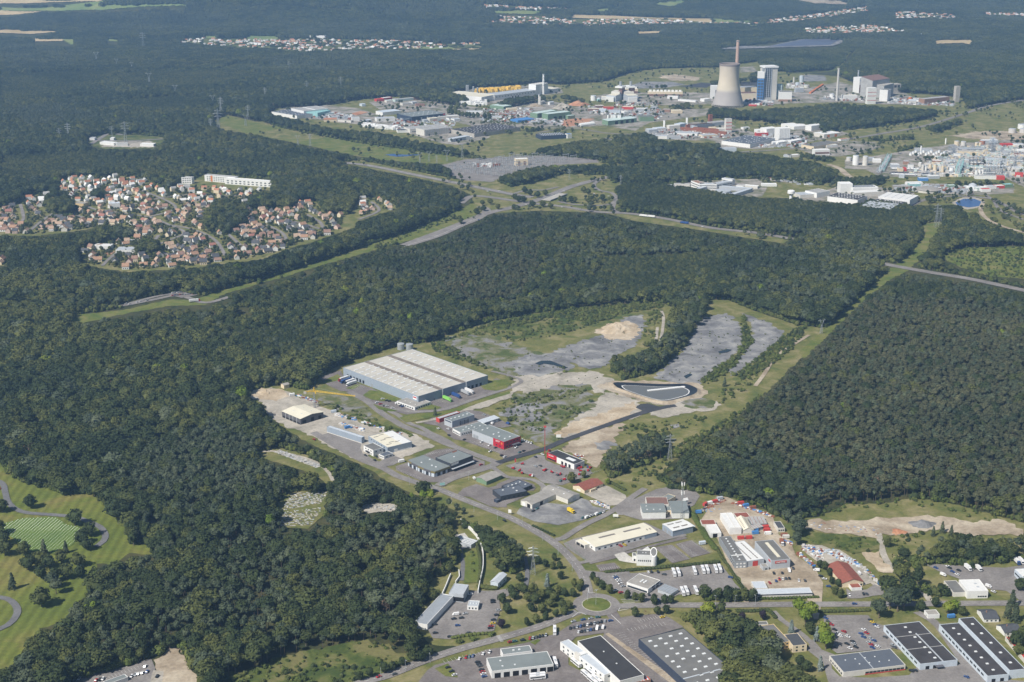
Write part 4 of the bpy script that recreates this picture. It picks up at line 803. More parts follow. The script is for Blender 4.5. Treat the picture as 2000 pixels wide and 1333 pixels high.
class Bld:
  """building with its own frame: u from P0 to P1, v from P0 towards P2"""
  def __init__(s, name, label, pts, h, wall, roof, rt='flat', rise=1.5, cat='building', group=None, depth=None, base=0.0, wallname='wall'):
    if depth is None: q0, q1, q2 = [P(x, y, h) for x, y in pts]
    else: # front edge on the ground and a depth behind it
      q0, q1 = P(*pts[0]), P(*pts[1]); d = (q1 - q0); d.z = 0; d.normalize(); n = Vector((-d.y, d.x, 0)); n = n if n.y > 0 else -n; q2 = q0 + n * depth
    gz = min(q0.z, q1.z) if depth is not None else 0.0
    u = Vector((q1.x - q0.x, q1.y - q0.y, 0)); s.L = u.length; u.normalize(); w = Vector((-u.y, u.x, 0)); e = Vector((q2.x - q0.x, q2.y - q0.y, 0)); d = e.dot(w)
    s.sg = 1 if d > 0 else -1; s.W = abs(d); s.h = h; s.rt = rt; s.rise = rise
    c = Vector((q0.x, q0.y, 0)) + u * s.L / 2 + w * d / 2
    s.root = empty(name, (c.x, c.y, gz), math.atan2(u.y, u.x)); tag(s.root, label, cat, group)
    L, W = s.L, s.W; m = MB(); r = MB(); wm = C[wall]; rm = C[roof]
    if rt == 'flat':
      t = .35
      m.add(s.xy([(0, 0, base), (L, 0, base), (L, W, base), (0, W, base), (0, 0, h), (L, 0, h), (L, W, h), (0, W, h), (t, t, h), (L - t, t, h), (L - t, W - t, h), (t, W - t, h), (t, t, h - .5), (L - t, t, h - .5), (L - t, W - t, h - .5), (t, W - t, h - .5)]),
         [(0, 1, 5, 4), (1, 2, 6, 5), (2, 3, 7, 6), (3, 0, 4, 7), (4, 5, 9, 8), (5, 6, 10, 9), (6, 7, 11, 10), (7, 4, 8, 11), (8, 9, 13, 12), (9, 10, 14, 13), (10, 11, 15, 14), (11, 8, 12, 15)])
      s.bx(r, t + .01, t + .01, h - .6, L - t - .01, W - t - .01, h - .3)
    else:
      prof = s.profile(); o = .4; along_u = rt in ('gable', 'shed', 'barrel')
      full = [(prof[-1][0], base), (prof[0][0], base)]
      wp = [(a, z) for a, z in prof]; S_ = L if along_u else W
      poly = wp + full; n = len(poly)
      f = (lambda a, x, z: (x, a, z)) if along_u else (lambda a, x, z: (a, x, z))
      m.add(s.xy([f(a, 0, z) for a, z in poly] + [f(a, S_, z) for a, z in poly]), [tuple(range(n)), tuple(range(2 * n - 1, n - 1, -1))] + [(i, n + i, n + (i + 1) % n, (i + 1) % n) for i in range(n)])
      up = [(a, z + .22) for a, z in prof]; lo = [(a, z + .03) for a, z in prof]
      k0 = (prof[1][1] - prof[0][1]) / max(.1, prof[1][0] - prof[0][0]); k1 = (prof[-1][1] - prof[-2][1]) / max(.1, prof[-1][0] - prof[-2][0])
      for q in (up, lo):
        q[0] = (q[0][0] - o, q[0][1] - k0 * o); q[-1] = (q[-1][0] + o, q[-1][1] + k1 * o)
      poly = up + lo[::-1]; n = len(poly)
      r.add(s.xy([f(a, -o, z) for a, z in poly] + [f(a, S_ + o, z) for a, z in poly]), [tuple(range(n)), tuple(range(2 * n - 1, n - 1, -1))] + [(i, n + i, n + (i + 1) % n, (i + 1) % n) for i in range(n)])
    s.wall = m.build(wallname, wm, s.root); s.roof = r.build('roof', rm, s.root)
  def profile(s):
    D = s.W if s.rt in ('gable', 'shed', 'barrel') else s.L
    if s.rt in ('gable', 'gablev'): return [(0, s.h), (D / 2, s.h + s.rise), (D, s.h)]
    if s.rt == 'barrel': return [(D * (1 - math.cos(math.pi * i / 8)) / 2, s.h + s.rise * math.sin(math.pi * i / 8)) for i in range(9)]
    return [(0, s.h), (D, s.h + s.rise)]
  def rz(s, u, v):
    if s.rt == 'flat': return s.h - .3
    p = s.profile(); a = v if s.rt in ('gable', 'shed', 'barrel') else u
    for (a0, z0), (a1, z1) in zip(p, p[1:]):
      if a <= a1 + 1e-6: return z0 + (z1 - z0) * (a - a0) / max(1e-6, a1 - a0) + .22
    return p[-1][1] + .22
  def xy(s, vv): return [(u - s.L / 2, s.sg * (v - s.W / 2), z) for u, v, z in vv]
  def bx(s, m, u0, v0, z0, u1, v1, z1):
    a, b = s.sg * (v0 - s.W / 2), s.sg * (v1 - s.W / 2); m.box(min(u0, u1) - s.L / 2, min(a, b), z0, max(u0, u1) - s.L / 2, max(a, b), z1); return m
  def box(s, name, u0, v0, z0, u1, v1, z1, m, parent=None, label=None):
    o = s.bx(MB(), u0, v0, z0, u1, v1, z1).build(name, C[m] if isinstance(m, str) else m, parent or s.root)
    if label: o['label'] = label
    return o
  def lay(s, name, u0, v0, u1, v1, m, t=.18, parent=None):
    """thin piece lying on the roof"""
    c = [(u0, v0), (u1, v0), (u1, v1), (u0, v1)]
    vv = s.xy([(u, v, s.rz(u, v) - .06) for u, v in c] + [(u, v, s.rz(u, v) + t) for u, v in c])
    return MB().add(vv, [(0, 3, 2, 1), (4, 5, 6, 7), (0, 1, 5, 4), (1, 2, 6, 5), (2, 3, 7, 6), (3, 0, 4, 7)]).build(name, C[m], parent or s.roof)
  def sky(s, nu, nv, su, sv, m='sky', t=.35, mu=.08, mv=.08, stag=0.0, skip=0.0):
    for i in range(nu):
      for j in range(nv):
        if skip and random.random() < skip: continue
        u = s.L * (mu + (1 - 2 * mu) * (i + .5) / nu) + stag * (j % 2); v = s.W * (mv + (1 - 2 * mv) * (j + .5) / nv)
        s.lay('skylight', u - su / 2, v - sv / 2, u + su / 2, v + sv / 2, m, t)
  def wins(s, side, n, w, h, z, a=.06, b=.94, name='window', m='glass', d=.1):
    S_ = s.L if side in (0, 2) else s.W
    for i in range(n):
      c = S_ * (a + (b - a) * (i + .5) / n); lo, hi = c - w / 2, c + w / 2
      if side == 0: s.box(name, lo, -d, z, hi, .02, z + h, m)
      elif side == 2: s.box(name, lo, s.W - .02, z, hi, s.W + d, z + h, m)
      elif side == 3: s.box(name, -d, lo, z, .02, hi, z + h, m)
      else: s.box(name, s.L - .02, lo, z, s.L + d, hi, z + h, m)
  def text(s, side, body, size, c, z, m, d=.25):
    """raised lettering on a wall"""
    cu = bpy.data.curves.new('sign_text', 'FONT'); cu.body = body; cu.size = size; cu.align_x = 'CENTER'; cu.extrude = .06
    tmp = bpy.data.objects.new('tmp', cu); COL.objects.link(tmp); dg = bpy.context.evaluated_depsgraph_get(); me = bpy.data.meshes.new_from_object(tmp.evaluated_get(dg)); bpy.data.objects.remove(tmp)
    me.materials.clear(); me.materials.append(C[m]); o = new_obj('lettering', me, None, s.root); sg = s.sg
    pu = {0: (c, -d), 2: (c, s.W + d), 3: (-d, c), 1: (s.L + d, c)}[side]; o.location = (pu[0] - s.L / 2, sg * (pu[1] - s.W / 2), z)
    nrm = {0: (0, -sg), 2: (0, sg), 3: (-1, 0), 1: (1, 0)}[side]; o.rotation_euler = (math.pi / 2, 0, math.atan2(nrm[1], nrm[0]) + math.pi / 2); return o
def poly_bld(name, label, pts, h, wall, roof, cat='building', base=0.0, inset=.985):
  q = [P(x, y, h) for x, y in pts]; cx = sum(v.x for v in q) / len(q); cy = sum(v.y for v in q) / len(q)
  r0 = empty(name, (cx, cy, 0)); tag(r0, label, cat); loc = [(v.x - cx, v.y - cy) for v in q]
  MB().prism(loc, base, h).build('wall', C[wall], r0); rf = MB().prism([(x * inset, y * inset) for x, y in loc], h - .3, h + .12).build('roof', C[roof], r0)
  return r0, loc, rf

# --- the big distribution warehouse
b = Bld('warehouse', 'huge blue-grey distribution warehouse with pale skylit roof beside the woods', V('T6', '1268 430 1812 266 665 210'), 11, 'bluegrey', 'beige')
for c_ in (.325, .655): b.lay('roof_valley', b.L * (c_ - .03), .8, b.L * (c_ + .03), b.W - .8, 'valley', .06)
for k in range(3):
  for col in range(2 if k else 3):
    nc = 2 if k else 3; u = b.L * (k * .33 + .33 * (col + .5) / nc + .005)
    for j in range(11):
      v = b.W * (.06 + .88 * (j + .5 + .25 * (col % 2)) / 11.3); b.lay('skylight', u - 3.2, v - .9, u + 3.2, v + .9, 'sky', .4)
for c_ in (.34, .68): b.box('downpipe', b.L * c_ - .5, -.35, 0, b.L * c_ + .5, .02, 11.4, 'white')
b.wins(0, 4, 3.4, 4, .5, .68, .92, 'dock_door', 'dark'); b.wins(3, 6, 3.4, 4, .5, .70, .96, 'dock_door', 'dark'); b.wins(3, 1, 4, 4, .3, .55, .66, 'gate', 'greyw'); b.wins(0, 5, 1.1, 2.2, .3, .05, .62, 'door', 'dgrey')
b.wins(3, 8, .8, .8, 8.6, .05, .95, 'vent', 'lgrey'); b.box('sign', 2, -.14, 6.6, 2.02 + 0, -.12, 8.5, 'white'); b.box('sign', -.2, 3, 5.5, -.02, 9.5, 9.5, 'wpaint'); b.box('sign_band', -.3, 3.6, 7.4, -.2, 8.9, 8.9, 'red')
WH = b
b = Bld('office_block', 'low white office attached to the near corner of the huge warehouse', V('T6', '1240 515 1365 472 1112 462'), 4.2, 'white', 'asb'); b.wins(0, 6, 2.4, 1.6, 1.2); b.wins(3, 7, 2.4, 1.6, 1.2); b.sky(2, 3, 1, 1)
for i, (x, y) in enumerate(V('T6', '1132 62 1200 66')):
  q = P(x, y); r0 = empty('water_tank', (q.x, q.y, 0)); tag(r0, ['round grey water tank behind the warehouse, left one of the pair', 'round grey water tank behind the warehouse, right one of the pair'][i], 'tank', 'tanks behind the warehouse')
  MB().lathe([(4.6, 0), (4.6, 7.5)], 24).build('shell', C['metal'], r0); MB().lathe([(4.75, 7.45), (4.5, 7.8), (.3, 8.4)], 24).build('lid', C['steelg'], r0)
# --- halls left of the street
b = Bld('hall', 'dark grey hall with cream gable roof by the tower crane', V('H', '405 492 725 395 140 385'), 7.2, 'dgrey', 'cream_r', 'gablev', 1.9)
b.wins(0, 1, 5, 4.2, .2, .02, .3, 'gate', 'dark'); b.wins(0, 1, 4.2, 5, .2, .42, .62, 'gate', 'dark'); b.wins(0, 1, 4, 4.4, .2, .74, .94, 'gate', 'dark'); b.wins(3, 5, 5.4, 2.2, .2, .03, .97, 'window', 'dark'); b.sky(2, 2, 1.2, 1.2, 'lgrey', .15)
for i in range(4): b.box('post', -.3, b.W * (.2 + .2 * i) - .3, 0, -.02, b.W * (.2 + .2 * i) + .3, 7.2, 'lgrey')
b = Bld('screen_wall_shed', 'long narrow blue-grey storage shed beside the scrap piles', V('H', '1258 752 1300 735 845 570'), 7, 'bluegrey', 'paleroof'); b.box('plinth', -.12, -.1, 0, -.02, b.W, 1, 'offw')
b = Bld('factory_hall', 'factory hall with cream and white roofs and blue-grey cladding', V('H', '1620 890 1960 806 1258 752'), 7.5, 'bluegrey', 'cream_r')
b.lay('roof_white', b.L * .62, .5, b.L - .5, b.W - .5, 'wroof', .1)
for i, (u, v) in enumerate([(.12, .2), (.3, .3), (.5, .25), (.15, .55), (.35, .62), (.1, .85), (.35, .9), (.52, .6)]): b.lay('rooflight', b.L * u, b.W * v - .6, b.L * u + 6, b.W * v + .6, 'skyd', .15)
b.box('plinth', b.L * .35, -.12, 0, b.L, .02, 1.4, 'white'); b.wins(0, 1, 4, 3.6, .2, .26, .42, 'gate', 'white'); b.wins(3, 6, 1.5, 1, 5, .1, .9)
b = Bld('office_block', 'white flat-roofed office with dark gravel roof at the factory hall', V('H', '1422 930 1560 890 1268 866'), 6.8, 'white', 'groof2'); b.wins(3, 3, 1.6, 1.4, 1, .1, .9); b.wins(3, 3, 1.6, 1.4, 4.2, .1, .9); b.wins(0, 2, 1.4, 1.4, 4); b.box('canopy', -2, b.W * .35, 2.6, 0, b.W * .7, 3.1, 'dark')
b = Bld('gatehouse', 'low white annex with slate-grey roof in front of the white office', V('H', '1572 1012 1700 968 1478 988'), 3.6, 'white', 'bluer'); b.wins(3, 4, 1.2, 1.3, 1.2); b.wins(0, 2, 2.4, 1, 1.4)
# --- shop with the curved front
r0, loc, rf = poly_bld('shop', 'shop with grey membrane roof and curved dark glazed front', V('A', '385 325 640 240 1080 425 830 515 760 500 650 460 550 415 450 365'), 6.2, 'anth', 'groof')
zz = [loc[i] for i in (0, 7, 6, 5, 4, 3, 2)]
band = MB(); gl = []
for i in range(len(zz) - 1):
  a, c_ = Vector((*zz[i], 0)), Vector((*zz[i + 1], 0)); d = (c_ - a).normalized(); n = Vector((d.y, -d.x, 0)); n = n if n.dot((a + c_) / 2) > 0 else -n
  m_ = MB(); m_.prism([tuple((a + n * .02)[:2]), tuple((c_ + n * .02)[:2]), tuple((c_ + n * .3)[:2]), tuple((a + n * .3)[:2])], 4.2, 6.25); m_.build('fascia_panel', C['bronze' if i % 2 == 0 or i > 3 else 'dgrey'], r0)
  for t in range(max(1, int((c_ - a).length / 3))):
    k = max(1, int((c_ - a).length / 3)); p0 = a.lerp(c_, (t + .12) / k); p1 = a.lerp(c_, (t + .82) / k)
    MB().prism([tuple((p0 + n * .02)[:2]), tuple((p1 + n * .02)[:2]), tuple((p1 + n * .12)[:2]), tuple((p0 + n * .12)[:2])], .4, 3.9).build('window', C['glass' if t % 2 else 'lblue'], r0)
for x, y in V('A', '745 318 610 368 780 415 845 440'):
  q = P(x, y, 6.2); c0 = r0.location; MB().box(q.x - c0.x - .8, q.y - c0.y - .8, 6.2, q.x - c0.x + .8, q.y - c0.y + .8, 6.75).build('skylight', C['sky'], rf)
b = Bld('shop_hall', 'anthracite box hall with grey roof behind the curved shop', V('A', '1088 385 1448 252 832 287'), 9.2, 'anth', 'groof')
b.box('canopy', .5, -2.6, 3.3, b.L, -.02, 3.7, 'lgrey'); b.wins(0, 9, 2.6, 2.6, .4, .08, .96); b.box('sign', 1, -.2, 6.6, b.L * .34, -.02, 8.6, 'wpaint'); b.lay('hatch', b.L * .72, b.W * .9, b.L * .92, b.W * .96, 'rust', .3); b.sky(1, 1, 1.4, 1.4, 'sky', .4, .25, .1)
# --- group around the red-fronted hall
b = Bld('hall', 'grey hall with a deep red lettered end and green-grey roof', V('I', '1368 702 1640 606 862 500'), 8.5, 'lgrey', 'groof')
b.box('red_facing', -.25, -.25, .2, b.L + .1, -.02, 8.9, 'red'); b.box('red_facing', -.25, -.02, .2, -.02, b.W * .33, 8.9, 'red'); b.text(3, 'SOTP', 2.6, b.W * .19, 6.2, 'wpaint', .35)
MB().add(b.xy([(-.4, b.W * .06, 4.6), (-.4, b.W * .09, 6.2), (-.4, b.W * .06, 7.8), (-.4, b.W * .03, 6.2)]), [(0, 1, 2, 3)]).build('emblem', C['orange'], b.root)
b.wins(0, 4, 2.2, 1.2, 5.8, .1, .9, d=.35); b.wins(0, 3, 2.6, 1.6, 1.6, .1, .6, d=.35); b.wins(3, 2, 2, 1.2, 2, .06, .28, d=.35); b.wins(3, 2, 3.6, 4, .3, .8, .97, 'gate', 'greyw'); b.box('entrance_canopy', b.L * .45, -4, 2.8, b.L * .85, -.3, 3.4, 'dgrey'); b.sky(2, 5, 1.6, 1.6, 'sky', .5, .2, .06, 0, .15)
b = Bld('workshop', 'white workshop with blue-grey flat roof between the two grey halls', V('I', '658 545 1110 432 500 485'), 4.6, 'white', 'groof'); b.wins(3, 5, 1.6, 1.5, 1.2); b.wins(0, 5, 1.2, 1.2, 1.6, .04, .42); b.sky(4, 2, 1.4, 1.4, 'sky', .5, .1, .15, 0, .2)
b = Bld('hall', 'light grey hall with blue lettering beside a rust-red annex', V('I', '525 362 888 250 362 320'), 8, 'lgrey', 'groof'); b.wins(0, 2, 5.5, 4.6, .2, .3, .72, 'gate', 'greyw'); b.wins(0, 3, 1, 5, .4, .28, .8, 'window', 'glass'); b.sky(5, 1, 1.6, 1.6, 'sky', .5, .05, .3); b.box('sign', -.15, b.W * .1, 5.8, -.02, b.W * .9, 7, 'navy')
b = Bld('annex', 'rust-red annex with grey sheet roof behind the blue-lettered hall', V('I', '318 318 655 212 252 300'), 5.2, 'redb', 'lgrey')
b = Bld('shed', 'long low grey open shed with pale lean-to roof', V('I', '1030 392 1295 306 935 360'), 4.2, 'greyw', 'paleroof', 'shed', .6); b.wins(0, 2, 4, 3, .2, .5, .95, 'gate', 'white')
# --- red hire-company building
b = Bld('hire_shop', 'white tool-hire building with red lettered front and black flat roof', V('B', '1262 395 1432 335 785 225'), 6.2, 'white', 'blackroof')
b.box('red_facing', -.25, b.W * .64, .2, -.02, b.W + .2, 7.0, 'red'); b.box('red_facing', -.2, b.W + .02, .2, b.L * .25, b.W + .2, 7.0, 'red'); b.text(3, 'LOXAM', 2.2, b.W * .84, 4.6, 'wpaint', .35); b.box('shop_window', -.35, b.W * .67, .5, -.25, b.W * .97, 2.6, 'glass'); b.box('canopy', -1.6, b.W * .66, 2.8, -.25, b.W * .98, 3.1, 'redb')
b.wins(3, 3, 3, 3.8, .2, .1, .5, 'gate', 'dark'); b.wins(0, 1, 6, 3.6, .2, .1, .7, 'gate', 'dark'); b.lay('rooflight', b.L * .35, b.W * .16, b.L * .65, b.W * .44, 'sky', .4)
# --- office group right of the street
b = Bld('shed', 'small green sheet-metal shed with mossy gable roof', V('A', '1668 672 1915 570 1510 606'), 4.2, 'green', 'asb', 'gable', 1.6)
b = Bld('office_block', 'black-clad flat-roofed offices, nearer higher block', V('A', '1900 915 2330 828 1655 828'), 5.4, 'anth', 'bluer'); b.wins(0, 5, 2.6, 1.8, 1.4); b.sky(2, 2, 1.5, 1.5, 'sky', .5, .1, .1, 0, .3)
b = Bld('office_block', 'black-clad flat-roofed offices, lower rear wing with round skylights', V('B', '300 835 580 728 85 740'), 4.6, 'anth', 'bluer'); b.wins(0, 6, 2.2, 1.6, 1.4); b.sky(4, 2, 1.4, 1.4, 'sky', .5, .05, .1, 0, .2)
b = Bld('bin_store', 'small dark blue cube store in front of the black offices', V('A', '1842 985 1895 965 1778 965'), 3, 'navy', 'bluer')
b = Bld('barn', 'pale stone-walled barn with grey fibre roof, left wing of the L', V('B', '578 1050 952 885 378 985'), 5, 'offw', 'asb', 'gable', 2); b.wins(0, 1, 4, 4, .2, .3, .5, 'gate', 'dark'); b.wins(0, 1, 5, 2, 1.2, .52, .72, 'window', 'lgrey'); b.wins(3, 1, 4, 4, .2, .1, .5, 'gate', 'dark'); b.wins(3, 1, 4, 4, .2, .5, .95, 'gate', 'wpaint')
b = Bld('barn', 'pale stone-walled barn with grey fibre roof, right wing of the L', V('B', '1160 962 1352 880 770 790'), 5, 'offw', 'asb', 'gablev', 1.8); b.wins(0, 1, 5, 3.4, .3, .3, .8, 'gate', 'lgrey'); b.sky(2, 2, 1.2, 1.2, 'sky', .15)
b = Bld('clubhouse', 'cream house with broad brown-red tiled roof beside the gravel paddock', V('B', '1432 820 1735 705 1240 740'), 3.6, 'cream', 'redtile', 'gable', 2.6); b.wins(3, 1, 5, 2, .3, .1, .9, 'gate', 'white'); b.wins(0, 2, 3, 1.5, .8, .2, .9); b.box('porch', b.L * .25, -2, 0, b.L * .55, -.02, 2.8, 'cream')
# --- white yard buildings by the mast
b = Bld('house', 'white block with grey-green shed roof and solid front wall', V('C', '460 590 838 585 465 468'), 7, 'white', 'groof', 'shed', .8); b.sky(3, 2, 1.2, 1.2, 'sky', .15, skip=.5)
b = Bld('house', 'white block with grey-green roof behind the lattice mast', V('C', '942 600 1215 598 900 425'), 6, 'white', 'groof', 'shed', .8)
b = Bld('workshop', 'old workshop with stained brown flat roof between the white blocks', V('C', '530 462 885 462 600 340'), 6.2, 'offw', 'brownw'); b.wins(0, 1, 3, 2, 2, .7, .95)
b = Bld('workshop', 'small workshop with grey roof at the back of the mast yard', V('C', '880 392 1000 326 770 345'), 5, 'cream', 'groof'); b.wins(0, 1, 2, 2.4, .2, .3, .6, 'door', 'dark')
b = Bld('gable_house', 'small white gabled building right of the lattice mast', V('C', '1130 400 1195 385 1060 395'), 5.6, 'white', 'white', 'gable', 1.5)
b = Bld('link_block', 'cream link between the two white blocks', V('C', '838 560 935 560 820 470'), 4.4, 'cream', 'groof'); b.wins(0, 1, 1.5, 2.4, .2, .3, .8, 'door', 'dark')
# --- cream-roofed long hall and grey hall
b = Bld('long_hall', 'long low hall with cream gable roof and white fronts', V('T3', '650 276 1130 158 555 202'), 4.6, 'white', 'cream_r', 'gable', 1.0); b.wins(0, 8, 2.2, 1.4, 1.2, .02, .78, 'window', 'glass'); b.box('grey_bay', b.L * .8, -.2, 0, b.L + .1, -.02, 4.5, 'bluegrey'); b.wins(3, 2, 2, 1.2, 1.4)
for u0, u1 in ((.18, .44), (.58, .86)): b.lay('rooflight', b.L * u0, b.W * .52, b.L * u1, b.W * .66, 'skyd', .1)
for u in (.9, .95): b.lay('rooflight', b.L * u, b.W * .25, b.L * u + 1.2, b.W * .38, 'skyd', .1)
b = Bld('canopy_shed', 'flat cream canopy at the left end of the long cream hall', V('T3', '570 262 606 250 514 216'), 3.8, 'offw', 'cream_r'); b.wins(3, 2, 5, 2.6, .2, .05, .95, 'gate', 'dark')
b = Bld('hall', 'blue-grey hall with white roof and four dark rooflights', V('C', '950 898 1282 818 785 785'), 6.2, 'bluegrey', 'wroof', 'gable', .8)
for u, v in ((.15, .25), (.55, .25), (.1, .72), (.5, .72)): b.lay('rooflight', b.L * u, b.W * v - .9, b.L * (u + .3), b.W * v + .9, 'skyd', .1)
b.wins(3, 2, 4.5, 4, .2, .1, .9, 'gate', 'greyw'); b.box('canopy', b.L, b.W * .1, 4.2, b.L + 4, b.W * .9, 4.5, 'paleroof')
# --- the white chapel
b = Bld('chapel', 'white chapel with round slanted tower and dark felt roof', V('G', '865 365 1110 375 885 285'), 10.5, 'white', 'groof2', cat='chapel')
b.wins(0, 7, .9, 1.5, 4.2, .08, .98); b.sky(2, 1, .8, .8, 'sky', .3, .3, .3)
tw = MB(); n = 20; vv = []; rad = 3.0
for k, (zz_, tilt) in enumerate(((0, 0), (12.5, 1))):
  for i in range(n):
    a = 2 * math.pi * i / n; vv.append((b.L / 2 + 1.5 + rad * math.cos(a), -b.sg * (b.W / 2 - 2.5) + rad * math.sin(a), zz_ + tilt * (1.1 * rad * math.sin(a))))
tw.add(vv, [(i, (i + 1) % n, n + (i + 1) % n, n + i) for i in range(n)] + [tuple(range(n, 2 * n))]); tw.build('tower', C['white'], b.root)
tw = MB(); tw.add([(b.L / 2 + 1.5 + 2.4 * math.cos(2 * math.pi * i / n), -b.sg * (b.W / 2 - 2.5) + 2.4 * math.sin(2 * math.pi * i / n), 12.58 + 1.1 * 2.4 * math.sin(2 * math.pi * i / n)) for i in range(n)], [tuple(range(n))]); tw.build('tower_roof', C['groof2'], b.root)
MB().add(b.xy([(b.L * .35, b.W, 10.5), (b.L * .95, b.W, 10.5), (b.L * .72, b.W, 14)]) + b.xy([(b.L * .35, b.W + 4, 8.5), (b.L * .95, b.W + 4, 8.5), (b.L * .72, b.W + .4, 14)]), [(0, 1, 2), (3, 5, 4), (0, 2, 5, 3), (1, 4, 5, 2)]).build('gable', C['white'], b.root)
b = Bld('chapel_annex', 'low white chapel annex with dark sunken roof', V('G', '800 385 862 385 745 330'), 5.5, 'white', 'groof2'); b.wins(0, 1, 1.5, 2.4, .2, .2, .8, 'door', 'dark')
# --- coach firm
b = Bld('coach_office', 'white office with tilted grey felt roof in the bus yard', V('G', '1048 925 1250 780 690 818'), 4.8, 'white', 'asb'); b.wins(3, 4, 5, 1.8, .8, .05, .95); b.wins(0, 2, 5, 1.6, 3, .25, .95, 'window', 'navy'); b.wins(0, 2, 4, 1.6, .6, .3, .9); b.sky(2, 2, 2, 1.4, 'sky', .5, .35, .35)
b = Bld('carport', 'striped grey metal carport beside the coach office', V('G', '1420 1005 1535 930 1205 930'), 3.2, 'lgrey', 'metal', 'shed', .4)
for i in range(5): b.lay('roof_seam', .2, b.W * (.1 + .2 * i), b.L - .2, b.W * (.1 + .2 * i) + .6, 'steelg', .06)
b = Bld('wash_hall', 'pale low wash hall partly behind trees in the bus yard', V('E', '580 810 630 790 515 720'), 4, 'offw', 'paleroof')
# --- sheds and works right of the bus yard
b = Bld('works_wing', 'long grey works wing with dark felt roof and row of small domes', V('D', '545 1150 742 1138 258 742'), 6.6, 'greyw', 'groof2'); b.wins(0, 3, 1.8, 1.3, 1, .05, .95, 'window', 'white'); b.wins(0, 3, 1.8, 1.3, 4, .05, .95, 'window', 'white'); b.sky(1, 9, 1.4, 1.4, 'sky', .5, .3, .04); b.wins(3, 4, 1.6, 1.2, 1.4, .02, .3); b.wins(3, 4, 1.6, 1.2, 4.2, .02, .3); b.lay('roof_step', .4, b.W * .24, b.L - .4, b.W * .26, 'white', .5)
b = Bld('works_hall', 'works hall with white double roof and slanted dark rooflights', V('D', '742 1138 1022 1095 522 826'), 6.2, 'lgrey', 'wroof'); b.wins(0, 1, 5, 5, .2, .36, .62, 'gate', 'redb')
for j in range(9):
  for u in (.3, .68): b.lay('rooflight', b.L * u, b.W * (.08 + .095 * j), b.L * u + 1.1, b.W * (.08 + .095 * j) + 3, 'skyd', .1)
b = Bld('works_hall', 'tall grey works hall with red and white lettered sign', V('D', '1140 1128 1448 1098 880 812'), 8.8, 'lgrey', 'groof2'); b.box('sign', b.L * .2, -.25, 5.6, b.L * .8, -.02, 7.8, 'redb'); b.text(0, 'PARTEDIS', 1.9, b.L * .5, 6.0, 'wpaint', .4); b.lay('rooflight', b.L * .44, b.W * .14, b.L * .6, b.W * .88, 'cream_r', .5); b.box('sign', -.25, b.W * .05, 6.2, -.02, b.W * .16, 7.6, 'redb')
b = Bld('porch_block', 'small grey entrance block in front of the tall works hall', V('E', '1000 402 1100 392 965 342'), 3.6, 'lgrey', 'asb'); b.wins(0, 1, 2, 1.2, 1, .3, .8)
b = Bld('long_shed', 'long pale-roofed shed along the road behind a hedge', V('E', '900 850 1810 820 880 756'), 3.8, 'offw', 'paleroof'); b.box('fascia', 0, -.2, 3, b.L, -.02, 3.82, 'navy')
b = Bld('long_shed', 'square pale-roofed wing at the left end of the roadside shed', V('E', '862 748 1080 742 805 630'), 3.6, 'offw', 'paleroof')
b = Bld('shed', 'white shed with ribbed white roof and dark gate', V('D', '150 680 325 672 30 545'), 4.8, 'white', 'wroof'); b.wins(0, 1, 4.2, 3.8, .2, .15, .7, 'gate', 'dark')
for j in range(5): b.lay('roof_seam', .5, b.W * (.1 + .18 * j), b.L - .5, b.W * (.1 + .18 * j) + .3, 'offw', .06)
b = Bld('shed', 'shed with brown-red sheet roof behind the white shed', V('D', '10 540 240 535 -15 462'), 4.8, 'offw', 'redtile')
b = Bld('hall', 'tall white hall with two-part cream roof among the stacked steel', V('D', '460 605 655 595 330 352'), 6.6, 'white', 'wroof'); b.lay('ridge', b.L * .5, .5, b.L * .53, b.W - .5, 'offw', .3); b.lay('ridge', .4, 1, b.L - .4, 1.8, 'offw', .2)
b = Bld('arched_shed', 'cream barrel-roofed shed beside the tall white hall', V('D', '670 640 850 632 588 440'), 3.2, 'offw', 'cream_r', 'gablev', 2.6)
for j in range(8): b.lay('rooflight', b.L * .18, b.W * (.1 + .1 * j), b.L * .3, b.W * (.1 + .1 * j) + .9, 'skyd', .1); b.lay('rooflight', b.L * .7, b.W * (.1 + .1 * j), b.L * .82, b.W * (.1 + .1 * j) + .9, 'skyd', .1)
for k, (pts, lab) in enumerate([('790 475 1030 470 775 425', 'back one'), ('820 530 1060 525 800 485', 'middle one'), ('850 610 1000 575 820 560', 'front one')]):
  b = Bld('sheet_shed', 'low shed with grey and red striped sheet roof, ' + lab, V('D', pts), 3.4, 'greyw', 'sgrey', 'shed', .5)
  for j in range(4): b.lay('roof_stripe', b.L * (.05 + .25 * j), .1, b.L * (.08 + .25 * j), b.W - .1, 'rust', .05)
b = Bld('sheet_shed', 'shed with ribbed brown-red roof behind the barrel shed', V('D', '580 432 800 415 548 350'), 3.8, 'offw', 'redtile')
b = Bld('office_block', 'small building with blue-black roof at the edge of the wood', V('D', '1245 600 1360 595 1185 490'), 4.2, 'offw', 'slate'); b.wins(0, 3, 1.3, 1.4, 1.2)
